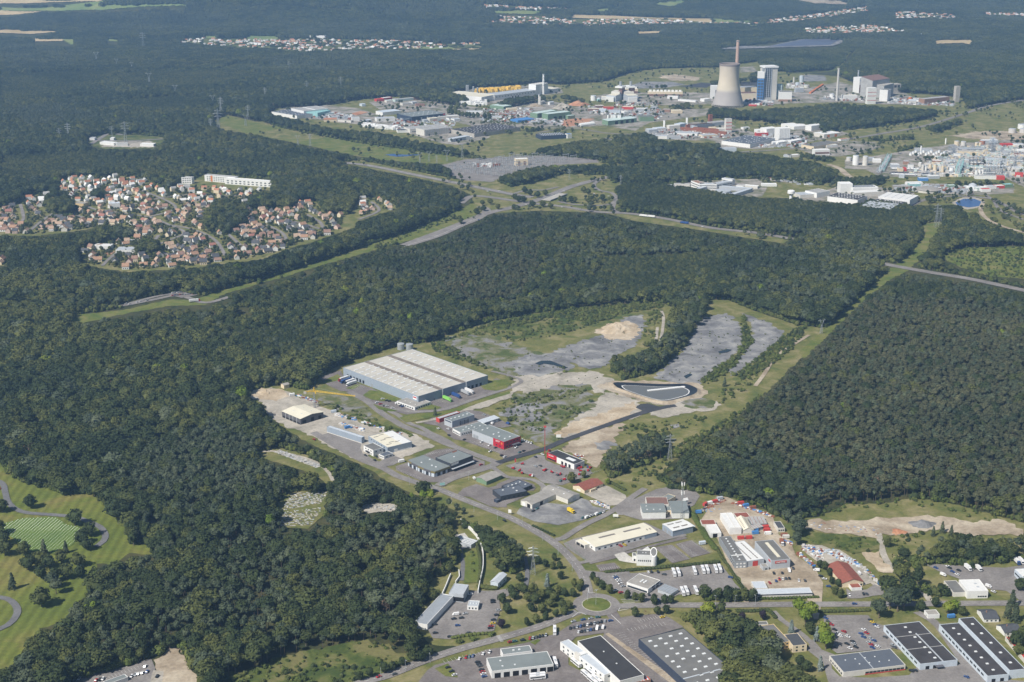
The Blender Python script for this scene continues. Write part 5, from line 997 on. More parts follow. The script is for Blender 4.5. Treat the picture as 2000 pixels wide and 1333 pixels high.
# --- red-roofed merchant, right
b = Bld('merchant_house', 'cream building with long red tiled roof in the builders yard', V('T4', '582 558 745 545 470 415'), 4.2, 'cream', 'redtile', 'gablev', 3); b.wins(0, 4, 1.6, 1.6, .8, .4, .98)
b = Bld('porch_block', 'small cream porch with its own red roof at the builders yard', V('T4', '655 595 735 590 645 555'), 3, 'white', 'redtile')
b = Bld('white_hall', 'white cubic hall with bright flat roof by the road', V('T4', '1560 620 1722 616 1492 530'), 7, 'white', 'wroof'); b.sky(2, 2, 2, 1.5, 'lgrey', .4, .2, .2, 0, .3); b.wins(0, 4, 1.6, 1.2, 1.2, .5, .95)
b = Bld('hall_wing', 'low dark-roofed wing left of the white cubic hall', V('T4', '1450 632 1548 628 1392 538'), 4, 'offw', 'groof2')
b = Bld('depot_hall', 'blue and white depot hall at the right picture edge', V('T4', '2010 530 2200 520 1938 446'), 6.5, 'lblue', 'wroof'); b.wins(3, 4, 4, 1.4, 2.6)
# --- school row, bottom right
b = Bld('school_block', 'low school block with blue-grey felt roof and pale walls', V('T4', '590 1254 1075 1195 494 1122'), 4.6, 'offw', 'bluer'); b.wins(0, 10, 2.8, 1.5, 1.2, .35, .98); b.box('brick_band', b.L * .35, -.12, .2, b.L, -.02, 1, 'redb'); b.wins(3, 6, 2, 1.5, 1.2); b.lay('roof_seam', b.L * .48, .5, b.L * .49, b.W - .5, 'lgrey', .2); b.sky(5, 2, .8, .8, 'sky', .5, .1, .2, 0, .3)
b = Bld('workshop_block', 'workshop with patched dark felt roof and three rows of domes', V('T4', '1190 1190 1482 1156 905 886'), 5.6, 'lblue', 'droof'); b.sky(1, 7, 2, 1.6, 'sky', .5, .4, .04); b.wins(0, 2, 3, 3, .2, .1, .5, 'gate', 'dark'); b.wins(3, 8, 4, 1.4, 2.6); b.lay('roof_seam', b.L * .6, .5, b.L * .63, b.W * .72, 'lgrey', .4); b.lay('roof_seam', .5, b.W * .36, b.L - .5, b.W * .37, 'sgrey', .2); b.lay('roof_seam', .5, b.W * .68, b.L - .5, b.W * .69, 'sgrey', .2); b.box('canopy', b.L * .4, -3, 2.8, b.L * .6, -.02, 3.1, 'dgrey')
b = Bld('workshop_block', 'long workshop with rust-stained black roof, left of the twin pair', V('T4', '1716 1284 1882 1268 1312 882'), 6, 'lblue', 'droof'); b.sky(1, 8, 2, 1.6, 'sky', .5, .3, .04); b.wins(3, 12, 4, 1.6, 2.6); b.wins(0, 2, 3, 3, .2, .1, .9, 'gate', 'dark')
b = Bld('workshop_block', 'long workshop with black roof, right of the twin pair', V('T4', '1888 1240 2012 1228 1482 832'), 7.2, 'lblue', 'droof'); b.sky(1, 5, 2, 1.8, 'sky', .5, .3, .04)
b = Bld('long_shed', 'narrow shed with brick-red roof along the black-roofed workshops', V('T4', '2080 1240 2120 1238 1770 978'), 3.6, 'offw', 'redb')
b = Bld('transformer_house', 'small white cube house beside the school lane', V('T4', '1250 805 1342 800 1220 768'), 3.8, 'white', 'asb'); b.wins(3, 1, 1.2, 2, .2, .2, .6, 'door', 'greyw')
for pts, lab in [('1690 838 1805 835 1605 765', 'bungalow with dark hipped roof behind the school sheds'), ('1850 945 1978 930 1790 885', 'bungalow with dark roof and white gable at the right edge')]:
  b = Bld('bungalow', lab, V('T4', pts), 3.2, 'white', 'slate', 'gable', 2.6, 'house'); b.wins(0, 3, 1.4, 1.3, .9); b.box('chimney', b.L * .3, b.W * .4, 3, b.L * .3 + .8, b.W * .4 + .8, 7, 'brick', b.roof)
b = Bld('apartment_house', 'two-storey yellow house with grey felt roof, left wing', V('T4', '60 1030 175 1012 -120 900'), 6, 'yellow', 'groof2'); b.wins(0, 3, 1.5, 1.4, 1); b.wins(0, 3, 1.5, 1.4, 3.8); b.wins(3, 6, 1.5, 1.4, 1); b.wins(3, 6, 1.5, 1.4, 3.8)
b = Bld('apartment_house', 'two-storey cream house with dark roof, right wing', V('T4', '196 1048 305 1036 140 955'), 6, 'cream', 'slate'); b.wins(0, 2, 1.5, 1.4, 1); b.wins(0, 2, 1.5, 1.4, 3.8)
b = Bld('bungalow', 'house with grey roof among trees below the hedge', V('E', '850 1340 1090 1330 880 1285'), 4, 'offw', 'groof2', cat='house')
# --- bottom centre: bus depot
b = Bld('bus_workshop', 'white bus workshop with grey-green roof and dark gates, lower left', V('T2', '1842 1246 2325 1190 1800 1142'), 6.6, 'white', 'groof'); b.wins(0, 6, 4.6, 4.4, .2, .02, .9, 'gate', 'dark'); b.wins(0, 1, 4.6, 4.4, .2, .9, .99, 'gate', 'dark'); b.sky(4, 2, 1.2, 1.2, 'sky', .4, .1, .1, 0, .4)
b = Bld('bus_workshop', 'rear wing of the white bus workshop with grey-green roof', V('T2', '1930 1115 2160 1086 1924 1068'), 5.6, 'white', 'groof'); b.sky(2, 1, 1.6, 1.2, 'sky', .6, .3, .2)
b = Bld('depot_office', 'narrow white depot office strip with small windows', V('T3', '722 1275 788 1252 450 992'), 7.4, 'white', 'paleroof')
for z in (1, 4.4): b.wins(3, 9, 1.8, 1.4, z, .03, .97)
b.wins(0, 1, 2, 1.4, 4.4, .3, .8); b.box('stair_tower', -.3, b.W * .56, 0, 1.6, b.W * .66, 8.2, 'offw'); b.lay('roof_step', .5, b.W * .55, b.L - .5, b.W * .62, 'white', 1.0)
b = Bld('depot_hall', 'bus depot hall with big black felt roof', V('T3', '845 1322 1032 1272 540 1002'), 8.5, 'white', 'blackroof'); b.sky(1, 2, 1, 1, 'sky', .5, .3, .2)
b = Bld('canopy', 'red and white striped canopy at the foot of the depot hall', V('T3', '880 1345 1085 1310 850 1318'), 4.2, 'brick', 'redb')
for i in range(7): b.lay('stripe', b.L * (.04 + .14 * i), .4, b.L * (.1 + .14 * i), b.W - .4, 'wpaint', .06)
b = Bld('depot_hall', 'broad hall with grey roof full of skylight domes and dark blue side', V('T3', '1340 908 1790 1290 1003 1006'), 7.5, 'navy', 'groof2'); b.sky(9, 4, 1.9, 2.6, 'sky', .5, .03, .05, 0, .06); b.lay('roof_step', b.L * .80, .5, b.L * .812, b.W - .5, 'paleroof', .5)
b = Bld('kiosk_wall', 'low white roadside shed at the bottom left car park', V('T1', '830 1350 1000 1290 830 1318'), 3.6, 'white', 'groof')
# --- visitor centre with the curved wall
b = Bld('memorial_building', 'grey pavilion with open dark front beside the curved white wall', V('T2', '1620 645 1662 570 1505 635'), 8, 'lgrey', 'lgrey'); b.wins(3, 1, 14, 3.6, 1.2, .05, .95, 'opening', 'dark', .2)
b = Bld('memorial_wing', 'long low metal-roofed wing running down from the grey pavilion', V('T2', '1335 882 1545 655 1218 880'), 5, 'white', 'metal'); b.box('parapet', 0, -.4, 0, b.L, -.02, 5.7, 'white')
b = Bld('kiosk', 'white kiosk with grey roof and three arched windows in the car park', V('T2', '1650 735 1735 740 1660 690'), 4, 'white', 'lgrey'); b.wins(0, 3, 1.2, 1.4, 1.4); b.sky(3, 1, .8, .8, 'sky', .6, .1, .3)
b = Bld('gallery', 'glazed grid-roofed gallery at the top of the curved wall', V('T2', '1680 258 1735 225 1625 165'), 4.5, 'lgrey', 'metal')
for i in range(6): b.lay('grid_bar', .4, b.W * (.05 + .17 * i), b.L - .4, b.W * (.05 + .17 * i) + .35, 'wpaint', .15)
for i in range(4): b.lay('grid_bar', b.L * (.1 + .25 * i), .4, b.L * (.1 + .25 * i) + .35, b.W - .4, 'wpaint', .22)
b = Bld('house', 'small grey house with butterfly roof beside the hedge', V('T2', '1890 558 1958 490 1848 530'), 5.5, 'lblue', 'paleroof', 'gable', 1.4, 'house'); b.wins(3, 2, 1.2, 1.2, 1.4); b.wins(0, 2, 1.4, 1.3, 1.4)
q = smooth_path([P(x, y) for x, y in V('T2', '1600 80 1680 150 1730 210 1768 310 1775 380 1772 460 1750 560 1735 640')], 4); m_ = MB()
for i in range(len(q) - 1):
  a, c_ = q[i], q[i + 1]; d = (c_ - a).normalized(); n = Vector((-d.y, d.x, 0)) * .35; h_ = 3.4
  m_.prism([tuple((a + n)[:2]), tuple((a - n)[:2]), tuple((c_ - n)[:2]), tuple((c_ + n)[:2])], 0, h_)
o = m_.build('curved_wall', C['white']); tag(o, 'tall white curved wall sweeping round the sunken garden', 'wall')
for pts, lab in [('1450 665 1480 600 1520 500', 'short white ramp wall left of the grey pavilion'), ('1585 470 1590 520 1560 560', 'short white wall on the path above the pavilion')]:
  q = [P(x, y) for x, y in V('T2', pts)]; m_ = MB()
  for a, c_ in zip(q, q[1:]):
    d = (c_ - a).normalized(); n = Vector((-d.y, d.x, 0)) * .35; m_.prism([tuple((a + n)[:2]), tuple((a - n)[:2]), tuple((c_ - n)[:2]), tuple((c_ + n)[:2])], 0, 2.4)
  tag(m_.build('wall', C['white']), lab, 'wall')
sheet('garden_lawn', V('T2', '1615 295 1720 285 1760 380 1745 470 1735 560 1625 560 1635 420'), G['grass'], 'road'); sheet('paved_court', V('T2', '1550 190 1630 170 1720 280 1610 290'), G['concrete'], 'road')
b = Bld('hut', 'small pale hut at the edge of the wood by the sand heap', V('T6', '218 345 260 335 215 328'), 4.5, 'cream', 'asb', 'gable', 1.2)

# --- lined basin
q = [P(x, y) for x, y in V('T7', '790 345 820 335 1050 345 1200 350 1350 348 1430 375 1448 400 1420 430 1300 465 1210 482 1130 475 1000 440 900 405 820 375')]
cx = sum(v.x for v in q) / len(q); cy = sum(v.y for v in q) / len(q); sm = smooth_path(q + [q[0]], 5); r0 = empty('lined_basin', (cx, cy, 0)); tag(r0, 'dammed basin with black liner and grey water near the wood', 'basin')
ring = lambda k, z: [(cx * 0 + (p.x - cx) * k, (p.y - cy) * k, z) for p in sm]
def band_mesh(k0, z0, k1, z1):
  n = len(sm); return MB().add(ring(k0, z0) + ring(k1, z1), [(i, i + 1, n + i + 1, n + i) for i in range(n - 1)])
liner = mat('black_liner', (.02, .024, .032), .35, .15)
band_mesh(1.1, .3, 1.0, 2.6).build('bank', G['earth'], r0); band_mesh(1.0, 2.6, .80, 0.62).build('liner', liner, r0); band_mesh(.81, .7, .785, .72).build('edging', C['wpaint'], r0)
MB().add(ring(.8, .66), [tuple(range(len(sm) - 1))]).build('water', G['lined_water'], r0)
a, c_ = [P(x, y, 1.5) for x, y in V('T7', '1060 383 1350 352')]; d = (c_ - a).normalized(); n = Vector((-d.y, d.x, 0)) * 1.6; o3 = Vector((cx, cy, 0))
MB().prism([tuple((a + n - o3)[:2]), tuple((a - n - o3)[:2]), tuple((c_ - n - o3)[:2]), tuple((c_ + n - o3)[:2])], .7, 1.6).build('sheet_strip', C['wpaint'], r0)
sheet('pool', V('T7', '180 175 230 155 300 155 440 210 400 215 330 190 250 178 215 190'), G['dark_water'], 'road'); sheet('puddle', V('T7', '1610 85 1680 65 1720 70 1680 90 1620 98'), G['dark_water'], 'road'); sheet('puddle', V('T7', '1340 275 1390 255 1410 265 1360 295'), G['dark_water'], 'road')
# --- heaps
def heap(name, label, x, y, rx, ry, h, m, cat='heap', seed=1):
  c0 = P(x, y); r_ = random.Random(seed); n, k = 18, 6; vv = []; ff = []
  for j in range(k):
    t = j / (k - 1)
    for i in range(n):
      a = 2 * math.pi * i / n; w = 1 + .22 * math.sin(3 * a + seed) + r_.uniform(-.12, .12); vv.append((rx * (1 - t * .97) * w * math.cos(a), ry * (1 - t * .97) * w * math.sin(a), h * (t ** .85) * r_.uniform(.9, 1.1) - .2))
  for j in range(k - 1):
    for i in range(n): ff.append((j * n + i, j * n + (i + 1) % n, (j + 1) * n + (i + 1) % n, (j + 1) * n + i))
  ff.append(tuple(range((k - 1) * n, k * n))); me = tri_mesh(name, vv, ff, m); o = new_obj(name, me); o.location = c0; return tag(o, label, cat)
for a in [('sand_heap', 'tan sand heap at the edge of the wood by the crane', 520, 768, 13, 9, 4, G['sand']), ('earth_mound', 'large tan and pink earth mound on the grey slag flat', 1205, 645, 26, 18, 10, G['sand']), ('earth_mound', 'low sand spoil bank at the end of the dirt plot', 1093, 846, 6, 6, 2.5, G['sand']), ('sand_heap', 'flat grey gravel heap on the spoil tip', 1803, 1026, 14, 9, 4, G['slag']),
     ('earth_mound', 'pinkish soil heap on the spoil tip', 1755, 1040, 9, 7, 3, G['redearth']), ('gravel_heap', 'pale grey gravel cone at the far concrete plant', 1098, 212, 24, 18, 16, G['gravel']), ('earth_heap', 'orange-red earth heap beside the gravel cone', 1130, 206, 28, 18, 14, G['redearth']), ('gravel_heap', 'brownish gravel heap left of the concrete plant', 1045, 208, 22, 14, 8, G['earth']), ('sand_heap', 'sand bank above the concrete plant belt', 1303, 152, 30, 20, 6, G['earth'])]: heap(*a, seed=len(a[1]))
# ------------------------------------------------------------------ far industry
def FBd(name, label, view, s, depth, h, wall, roof, rt='flat', rise=1.5, cat='building', group=None):
  return Bld(name, label, V(view, s), h, wall, roof, rt, rise, cat, group, depth=depth)
def RBd(name, label, view, s, h, wall, roof, rt='flat', rise=1.5, cat='building'): return Bld(name, label, V(view, s), h, wall, roof, rt, rise, cat)
def cyl(name, label, view, x, y, r, h, m, cat='tank', group=None, dome=.6, r2=None):
  q = P(*V(view, '%g %g' % (x, y))[0]); r0 = empty(name, q); tag(r0, label, cat, group)
  MB().lathe([(r, -.5), (r if r2 is None else r2, h)], 16).build('shell', C[m], r0); rt_ = r if r2 is None else r2
  MB().lathe([(rt_ + .08, h - .15), (rt_ * .8, h + dome * .6), (rt_ * .2, h + dome)], 16).build('cap', C['lgrey'], r0); return r0
b = RBd('factory', 'far white factory with teal roof edges, low front hall', 'FA', '500 555 830 510 120 482', 9, 'white', 'bluer'); b.sky(6, 6, 3, 2, 'sky', .6, skip=.3)
b = RBd('factory', 'far raised factory hall with grey roof above the teal one', 'FA', '612 478 1010 436 410 432', 15, 'white', 'sgrey'); b.lay('ridge', b.L * .45, .5, b.L * .5, b.W - .5, 'white', .5)
b = RBd('factory', 'teal-roofed hall at the right of the far white factory', 'FA', '835 508 1045 462 615 484', 12, 'teal', 'teal')
FBd('shed', 'pale green shed in front of the teal-roofed hall', 'FA', '880 565 1095 545', 22, 7, 'turq', 'lgrey'); b = FBd('house', 'far house with orange tiled roof behind the tree belt', 'FA', '940 655 1150 650', 16, 6, 'cream', 'oran', 'gable', 3, 'house')
FBd('office_block', 'far white flats right of the orange-roofed house', 'FA', '1400 645 1520 640', 16, 9, 'white', 'lgrey'); FBd('shed', 'far small white workshop by the orange-roofed house', 'FA', '1160 650 1380 668', 12, 5, 'offw', 'asb')
FBd('shed', 'far bright blue-white shed near the tree belt', 'FA', '1610 670 1720 655', 12, 6, 'white', 'lblue'); sheet('red_court', V('FA', '1390 520 1530 482 1660 500 1560 530 1450 556'), G['redearth'], 'road')
b = RBd('logistics_hall', 'far navy-blue logistics hall with light grey roof', 'FB', '868 572 1415 512 512 532', 13, 'navy', 'groof'); b.wins(0, 4, 4, 7, 2, .2, .9, 'gate', 'lgrey'); b.box('sign', b.L * .93, -.4, 9, b.L * .99, -.1, 12, 'redb'); b.sky(6, 3, 3, 2, 'sky', .6, skip=.2)
FBd('entrance_block', 'low navy entrance block in front of the far blue hall', 'FB', '768 660 965 642', 12, 7, 'navy', 'groof'); b = RBd('hall', 'far white hall with pale blue roof behind fir trees', 'FB', '395 500 690 468 335 470', 9, 'white', 'lblue')
FBd('office_block', 'far off-white block left of the navy hall', 'FB', '300 655 600 640', 22, 9, 'white', 'lgrey'); b = RBd('plant_hall', 'far long plant hall with weathered grey roof', 'FB', '840 772 1480 722 640 742', 10, 'offw', 'sgrey'); b.wins(0, 10, 3, 2, 2, .05, .4); b.sky(8, 3, 2, 2, 'lgrey', 1.2, skip=.5)
FBd('annex', 'white annex with grey roof at the left end of the far plant hall', 'FB', '640 835 840 828', 25, 6, 'white', 'slate'); b = FBd('concrete_block', 'windowless pale concrete block at the far plant', 'FB', '1075 888 1480 842', 38, 15, 'offw', 'sgrey')
for i in range(14): b.box('rib', b.L * (.04 + i * .07), -.4, 0, b.L * (.05 + i * .07), -.02, 15, 'conc')
b = RBd('storage_hall', 'far wide hall with purple-dark roof dotted by skylights', 'FC', '553 1096 1305 992 232 1012', 9.5, 'conc', 'droof'); b.sky(13, 6, 2.2, 2, 'sky', .6, .03, .05, 3, .15)
b = RBd('workshop', 'far grey workshop with two dark gates and white front', 'FC', '205 1180 480 1132 70 1176', 8, 'lgrey', 'paleroof'); b.wins(0, 2, 6, 5, .3, .1, .6, 'gate', 'dark'); FBd('office_block', 'white low office right of the far grey workshop', 'FC', '400 1200 520 1185', 14, 6, 'white', 'wroof')
for i, (s, c_, r_) in enumerate([('300 325 420 315', 'redb', 'redb'), ('410 305 550 288', 'redb', 'wroof'), ('460 345 560 338', 'offw', 'turq'), ('600 330 900 300', 'turq', 'sgrey'), ('905 300 1020 290', 'brick', 'oran'), ('720 392 870 380', 'offw', 'sgrey'), ('880 372 960 362', 'white', 'lgrey'), ('940 405 1080 400', 'brick', 'brownw'), ('60 405 120 400', 'lblue', 'lblue'), ('1480 640 1560 632', 'white', 'dgrey'), ('1560 650 1660 640', 'white', 'lgrey'), ('1070 665 1140 660', 'lgrey', 'lgrey'), ('1160 640 1300 628', 'offw', 'cream_r'), ('1300 612 1640 590', 'offw', 'wroof')]):
  nm = ['red', 'red and white', 'pale green', 'long green-grey', 'orange-roofed', 'grey', 'small white', 'brown', 'pale blue', 'black-roofed', 'white-walled', 'grey cubic', 'cream-roofed', 'low white'][i]; FBd('workshop', 'far %s workshop behind the navy hall' % nm if i < 9 else 'far %s workshop right of the navy hall' % nm, 'FB', s, 16, 6.5, c_, r_)
# glass-wool works with chimney
b = RBd('factory', 'far white factory wing with cream roof at the edge of the forest', 'FC', '670 502 905 458 112 432', 16, 'white', 'cream_r'); b.wins(0, 5, 3, 6, 1, .1, .9, 'gate', 'lgrey')
b = FBd('factory', 'far long white factory front with grey roof', 'FC', '880 560 1560 470', 45, 15, 'white', 'lgrey'); b.wins(0, 14, 5, 3, 8, .02, .98, 'window', 'greyw'); b.wins(0, 3, 5, 6, .4, .4, .6, 'gate', 'dark')
FBd('furnace_house', 'far white furnace house beside the white chimney', 'FC', '1555 470 1752 440', 28, 30, 'white', 'offw'); FBd('factory', 'far low white factory end right of the chimney', 'FC', '1752 440 1930 415', 40, 11, 'white', 'cream_r')
FBd('factory', 'far white loading hall in front of the factory wing', 'FC', '680 580 900 555', 30, 10, 'white', 'wroof')
q = P(*V('FC', '1678 455')[0]); r0 = empty('chimney', q); tag(r0, 'tall slim white chimney of the far factory', 'chimney'); MB().lathe([(3.4, 0), (3.1, 20), (2.6, 58)], 16).build('shaft', C['wpaint'], r0)
for z in (26, 38, 48, 57): MB().lathe([(3.4, z), (3.5, z + .4), (3.5, z + 1.2)], 16).build('ring', C['lgrey'], r0)
for i, (x, y, h) in enumerate([(430, 405, 14), (455, 405, 14), (540, 415, 12), (605, 410, 8)]): cyl('silo', 'grey silo at the back of the far white factory roof', 'FC', x, y + 60, 2.6, h + 14, 'steelg', 'silo', 'silos behind the factory')
r_ = random.Random(5)
def pile(name, label, view, poly, nx_, ny_, sz, h, m, cat='stack', mix=None):
  """stacked goods: many blocks heaped as one mass"""
  q = [P(x, y) for x, y in V(view, poly)]; mb = MB(); mi_ = []; mix = mix if mix is not None else name in ('scrap', 'graves', 'plant_clutter')
  for i in range(nx_):
    for j in range(ny_):
      u, v = (i + r_.uniform(0, 1)) / nx_, (j + r_.uniform(0, 1)) / ny_; p = q[0].lerp(q[1], u).lerp(q[3].lerp(q[2], u), v); k = h * r_.uniform(.3, 1.0); e = sz * r_.uniform(.6, 1.5); g_ = sz * r_.uniform(.4, .8)
      a_ = r_.uniform(-.5, .5); d1 = Vector((math.cos(a_), math.sin(a_), 0)) * e / 2; d2 = Vector((-math.sin(a_), math.cos(a_), 0)) * g_ / 2
      mb.prism([tuple((p + s1 * d1 + s2 * d2)[:2]) for s1, s2 in ((-1, -1), (1, -1), (1, 1), (-1, 1))], 0, k); mi_ += [r_.choice((0, 0, 0, 1, 2, 3, 4)) if mix else 0] * 6
  o = mb.build(name, C[m] if isinstance(m, str) else m)
  if mix:
    for x in (('steelg', 'dgrey', 'lgrey', 'stone') if name == 'graves' else (('steelg', 'cream', 'metal', 'turq') if name == 'plant_clutter' else ('rust', 'wpaint', 'sgrey', 'blue' if sz < 4 else 'greyw'))): o.data.materials.append(C[x])
    o.data.polygons.foreach_set('material_index', mi_)
  tag(o, label, cat, kind='stuff'); return o
for v_, s_, lab in [('FB', '450 780 1500 850 1640 620 640 600', 'centre'), ('FC', '650 900 1500 930 1500 690 700 700', 'left of the green halls'), ('FC', '1300 900 2000 980 2000 860 1500 850', 'below the green halls'), ('FD', '620 620 1500 700 1650 560 600 520', 'before the power station'), ('FA', '700 580 1300 660 1450 560 900 480', 'beside the teal factory'), ('FH', '1130 330 1600 330 1600 240 1200 190', 'beside the blue-roofed hall'), ('FH', '900 560 1650 700 1700 560 1000 520', 'behind the campus'), ('FG', '560 800 1400 830 1800 760 700 720', 'south of the chemical works'), ('FF', '1000 560 1800 600 1700 520 1050 500', 'beside the old power station'), ('FE', '1000 960 1500 980 1500 900 1050 880', 'at the cooling tower')]:
  pile('scrap', 'vehicles and stored goods on the far works yards, ' + lab, v_, s_, 24, 7, 6.5, 4.5, 'lgrey')
pile('bale_store', 'yellow bales stacked behind the far white factory', 'FC', '570 440 1290 392 1290 370 570 420', 34, 5, 9, 13, 'gold'); pile('pallet_store', 'white wrapped pallets stacked in front of the far factory', 'FC', '210 620 740 640 740 585 210 590', 20, 4, 9, 9, 'wpaint'); pile('pallet_store', 'white goods stacked behind the tree belt', 'FB', '60 740 620 790 640 740 100 700', 24, 4, 9, 7, 'wpaint')
b = RBd('hall', 'far green sheet-metal hall in front of the white factory', 'FC', '1030 655 1168 632 812 626', 10, 'green', 'turq'); b = RBd('hall', 'far green hall, left one of the twin pair', 'FC', '1580 768 1905 716 1500 746', 15, 'green', 'turq'); b = RBd('hall', 'far green hall, right one of the twin pair', 'FC', '1752 778 2120 738 1672 756', 17, 'green', 'turq'); b.wins(0, 3, 10, 8, .5, .2, .9, 'gate', 'dark')
b = RBd('hall', 'far low hall with bright blue roof', 'FC', '1262 882 1530 852 1182 852', 6, 'blue', 'blue'); FBd('shed', 'far cream shed with a dark gate', 'FC', '1090 730 1250 722', 12, 7, 'cream', 'cream_r'); FBd('shed', 'far white low sheds by the avenue of trees', 'FC', '420 770 690 770', 14, 6, 'white', 'lblue'); FBd('shed', 'far grey-white sheds right of the avenue', 'FC', '820 860 1000 855', 16, 6, 'white', 'lgrey')
for x, y, h in ((1605, 620, 27), (1625, 622, 22)): cyl('silo', 'tall silo tower of the far concrete plant', 'FC', x, y, 2.2, h, 'offw', 'silo', 'concrete plant silos')
FBd('shed', 'far white hut at the concrete plant', 'FC', '1780 630 1850 622', 8, 7, 'white', 'lgrey', 'gable', 2); FBd('shed', 'far pale plant house beside the concrete silos', 'FC', '1640 612 1710 605', 10, 7, 'offw', 'offw'); pile('scrap', 'red and white scrap and building goods in the far yards', 'FC', '900 800 1480 820 1480 740 900 760', 26, 7, 4, 4, 'brick')
b = FBd('hall', 'far dark green hall with open gates below white silos', 'FD', '850 770 1222 730', 25, 11, 'green', 'turq', 'shed', 1.5); b.wins(0, 4, 9, 8, .4, .2, .95, 'gate', 'dark')
for i in range(6): cyl('silo', 'white silo on the far dark green hall', 'FD', 850 + [0, 45, 68, 90, 135, 158][i], 735, 2.4, 20, 'wpaint', 'silo', 'white silos of the green hall')
FBd('hall', 'far green hall right of the open green one', 'FD', '1270 718 1450 715', 25, 12, 'green', 'groof2'); b = FBd('tent_hall', 'far white arched storage tent', 'FD', '500 785 680 760', 14, 3, 'white', 'wpaint', 'barrel', 4)
b = FBd('hall', 'far navy hall with sawtooth skylights beside the road', 'FD', '-20 958 320 938', 38, 9, 'navy', 'slate'); b.sky(9, 3, 2, 4, 'paleroof', 1.2); FBd('showroom', 'far blue and white showroom right of the navy hall', 'FD', '322 942 380 936', 10, 11, 'white', 'blue'); FBd('shed', 'far dark green shed beside the twin green halls', 'FD', '330 690 420 680', 18, 9, 'green', 'turq')
# gas-fired power station
for k, s in enumerate(('828 455 950 462', '1108 462 1242 458')):
  b = FBd('power_house', 'white power house with cream roof, %s one' % ('left' if k == 0 else 'right'), 'FD', s, 75, 17, 'lgrey', 'cream_r'); b.box('front_block', 0, -6, 0, b.L * .85, -.02, 13, 'white'); b.box('upper_block', b.L * .05, b.W * .5, 17, b.L * .95, b.W - 1, 23, 'offw')
  b.box('boiler_tower', b.L * .75, b.W * .6, 17, b.L + 3, b.W * .95, 33, 'brownw'); b.box('tower_cap', b.L * .4, b.W * .55, 33, b.L + 4, b.W, 37, 'wpaint'); o = MB().lathe([(4, 37), (3.6, 50)], 14).build('stack', C['steelg'], b.root); o.location = (b.L * .3, b.sg * b.W * .25, 0)
for s, n, nm in (('1368 388 1822 392', 9, 'right'), ('1055 352 1240 350', 4, 'left')):
  b = FBd('condenser_row', 'long cream condenser building with white fan boxes, %s one' % nm, 'FD', s, 18, 13, 'cream', 'cream_r'); b.box('dark_base', .5, -.3, 0, b.L - .5, -.05, 6, 'brownw'); b.sky(n, 1, 7, 7, 'wpaint', 4.5, .02, .1)
cyl('tank', 'white cylindrical tank left of the power houses', 'FD', 660, 445, 8, 14, 'wpaint'); cyl('tank', 'pale teal round tank left of the power houses', 'FD', 732, 455, 6, 7, 'teal', dome=4); FBd('shed', 'low white plant building in front of the power houses', 'FD', '770 440 830 440', 20, 9, 'white', 'cream_r')
for i, s in enumerate(['585 580 790 585', '690 548 800 545', '790 570 930 570', '920 590 1010 590', '1030 560 1180 565', '1220 590 1320 590', '1400 560 1480 565', '1555 595 1655 598', '1690 615 1820 612', '1060 620 1120 615', '860 610 1010 612', '730 600 820 602']):
  FBd('workshop', 'far low workshop in the row in front of the power station, %s from the left' % ['first', 'second', 'third', 'fourth', 'fifth', 'sixth', 'seventh', 'eighth', 'ninth', 'tenth', 'eleventh', 'twelfth'][i], 'FD', s, 18, 6 + i % 3, ['brownw', 'brownw', 'redb', 'brick', 'redb', 'lgrey', 'greyw', 'brick', 'cream', 'white', 'lblue', 'lblue'][i], ['cream_r', 'offw', 'oran', 'sgrey', 'cream_r', 'wroof', 'lgrey', 'sgrey', 'cream_r', 'wroof', 'lgrey', 'lblue'][i])
FBd('shed', 'far white tents on the power station yard', 'FD', '1620 420 1760 425', 14, 7, 'white', 'wpaint'); FBd('shed', 'far white containers row on the power station yard', 'FD', '1760 450 1990 470', 10, 5, 'white', 'lgrey'); pile('scrap', 'mixed goods on the power station yard', 'FD', '920 520 1500 520 1560 470 960 480', 22, 5, 5, 4, 'sgrey')
# coal-fired power station
q = P(1421.5, 207.5); r0 = empty('cooling_tower', q); tag(r0, 'huge concrete cooling tower with dark rim and sooty patch', 'cooling tower')
tm = C['tower']; nt = tm.node_tree; b_ = nt.nodes['Principled BSDF']; sx = nt.nodes.new('ShaderNodeSeparateXYZ'); ge = [n_ for n_ in nt.nodes if n_.type == 'NEW_GEOMETRY'][0]; nt.links.new(ge.outputs['Position'], sx.inputs[0])
mr = nt.nodes.new('ShaderNodeMapRange'); mr.inputs['From Max'].default_value = 116; nt.links.new(sx.outputs['Z'], mr.inputs[0]); cr = nt.nodes.new('ShaderNodeValToRGB'); nt.links.new(mr.outputs[0], cr.inputs[0])
for i, (p_, c_) in enumerate(((.0, (.36, .34, .33)), (.34, (.38, .355, .34)), (.42, (.58, .52, .41)), (.7, (.6, .53, .42)), (.94, (.55, .49, .41)), (.96, (.2, .17, .16)))):
  e = cr.color_ramp.elements[i] if i < 2 else cr.color_ramp.elements.new(p_); e.position = p_; e.color = (*c_, 1)
src_ = b_.inputs['Base Color'].links[0].from_node; nt.links.new(cr.outputs['Color'], src_.inputs[0])
prof = []
for i in range(25):
  t = i / 24; z = 6 + t * 110; rr = 26.6 * math.sqrt(1 + ((t - .78) / .60) ** 2 * .92) if t < .78 else 26.6 * math.sqrt(1 + ((t - .78) / .5) ** 2 * .8); prof.append((rr, z))
n = 64; vv = [(rr * math.cos(2 * math.pi * i / n), rr * math.sin(2 * math.pi * i / n), z) for rr, z in prof + [(rr - 1.2, z) for rr, z in prof[::-1]] for i in range(n)]; K = len(prof) * 2
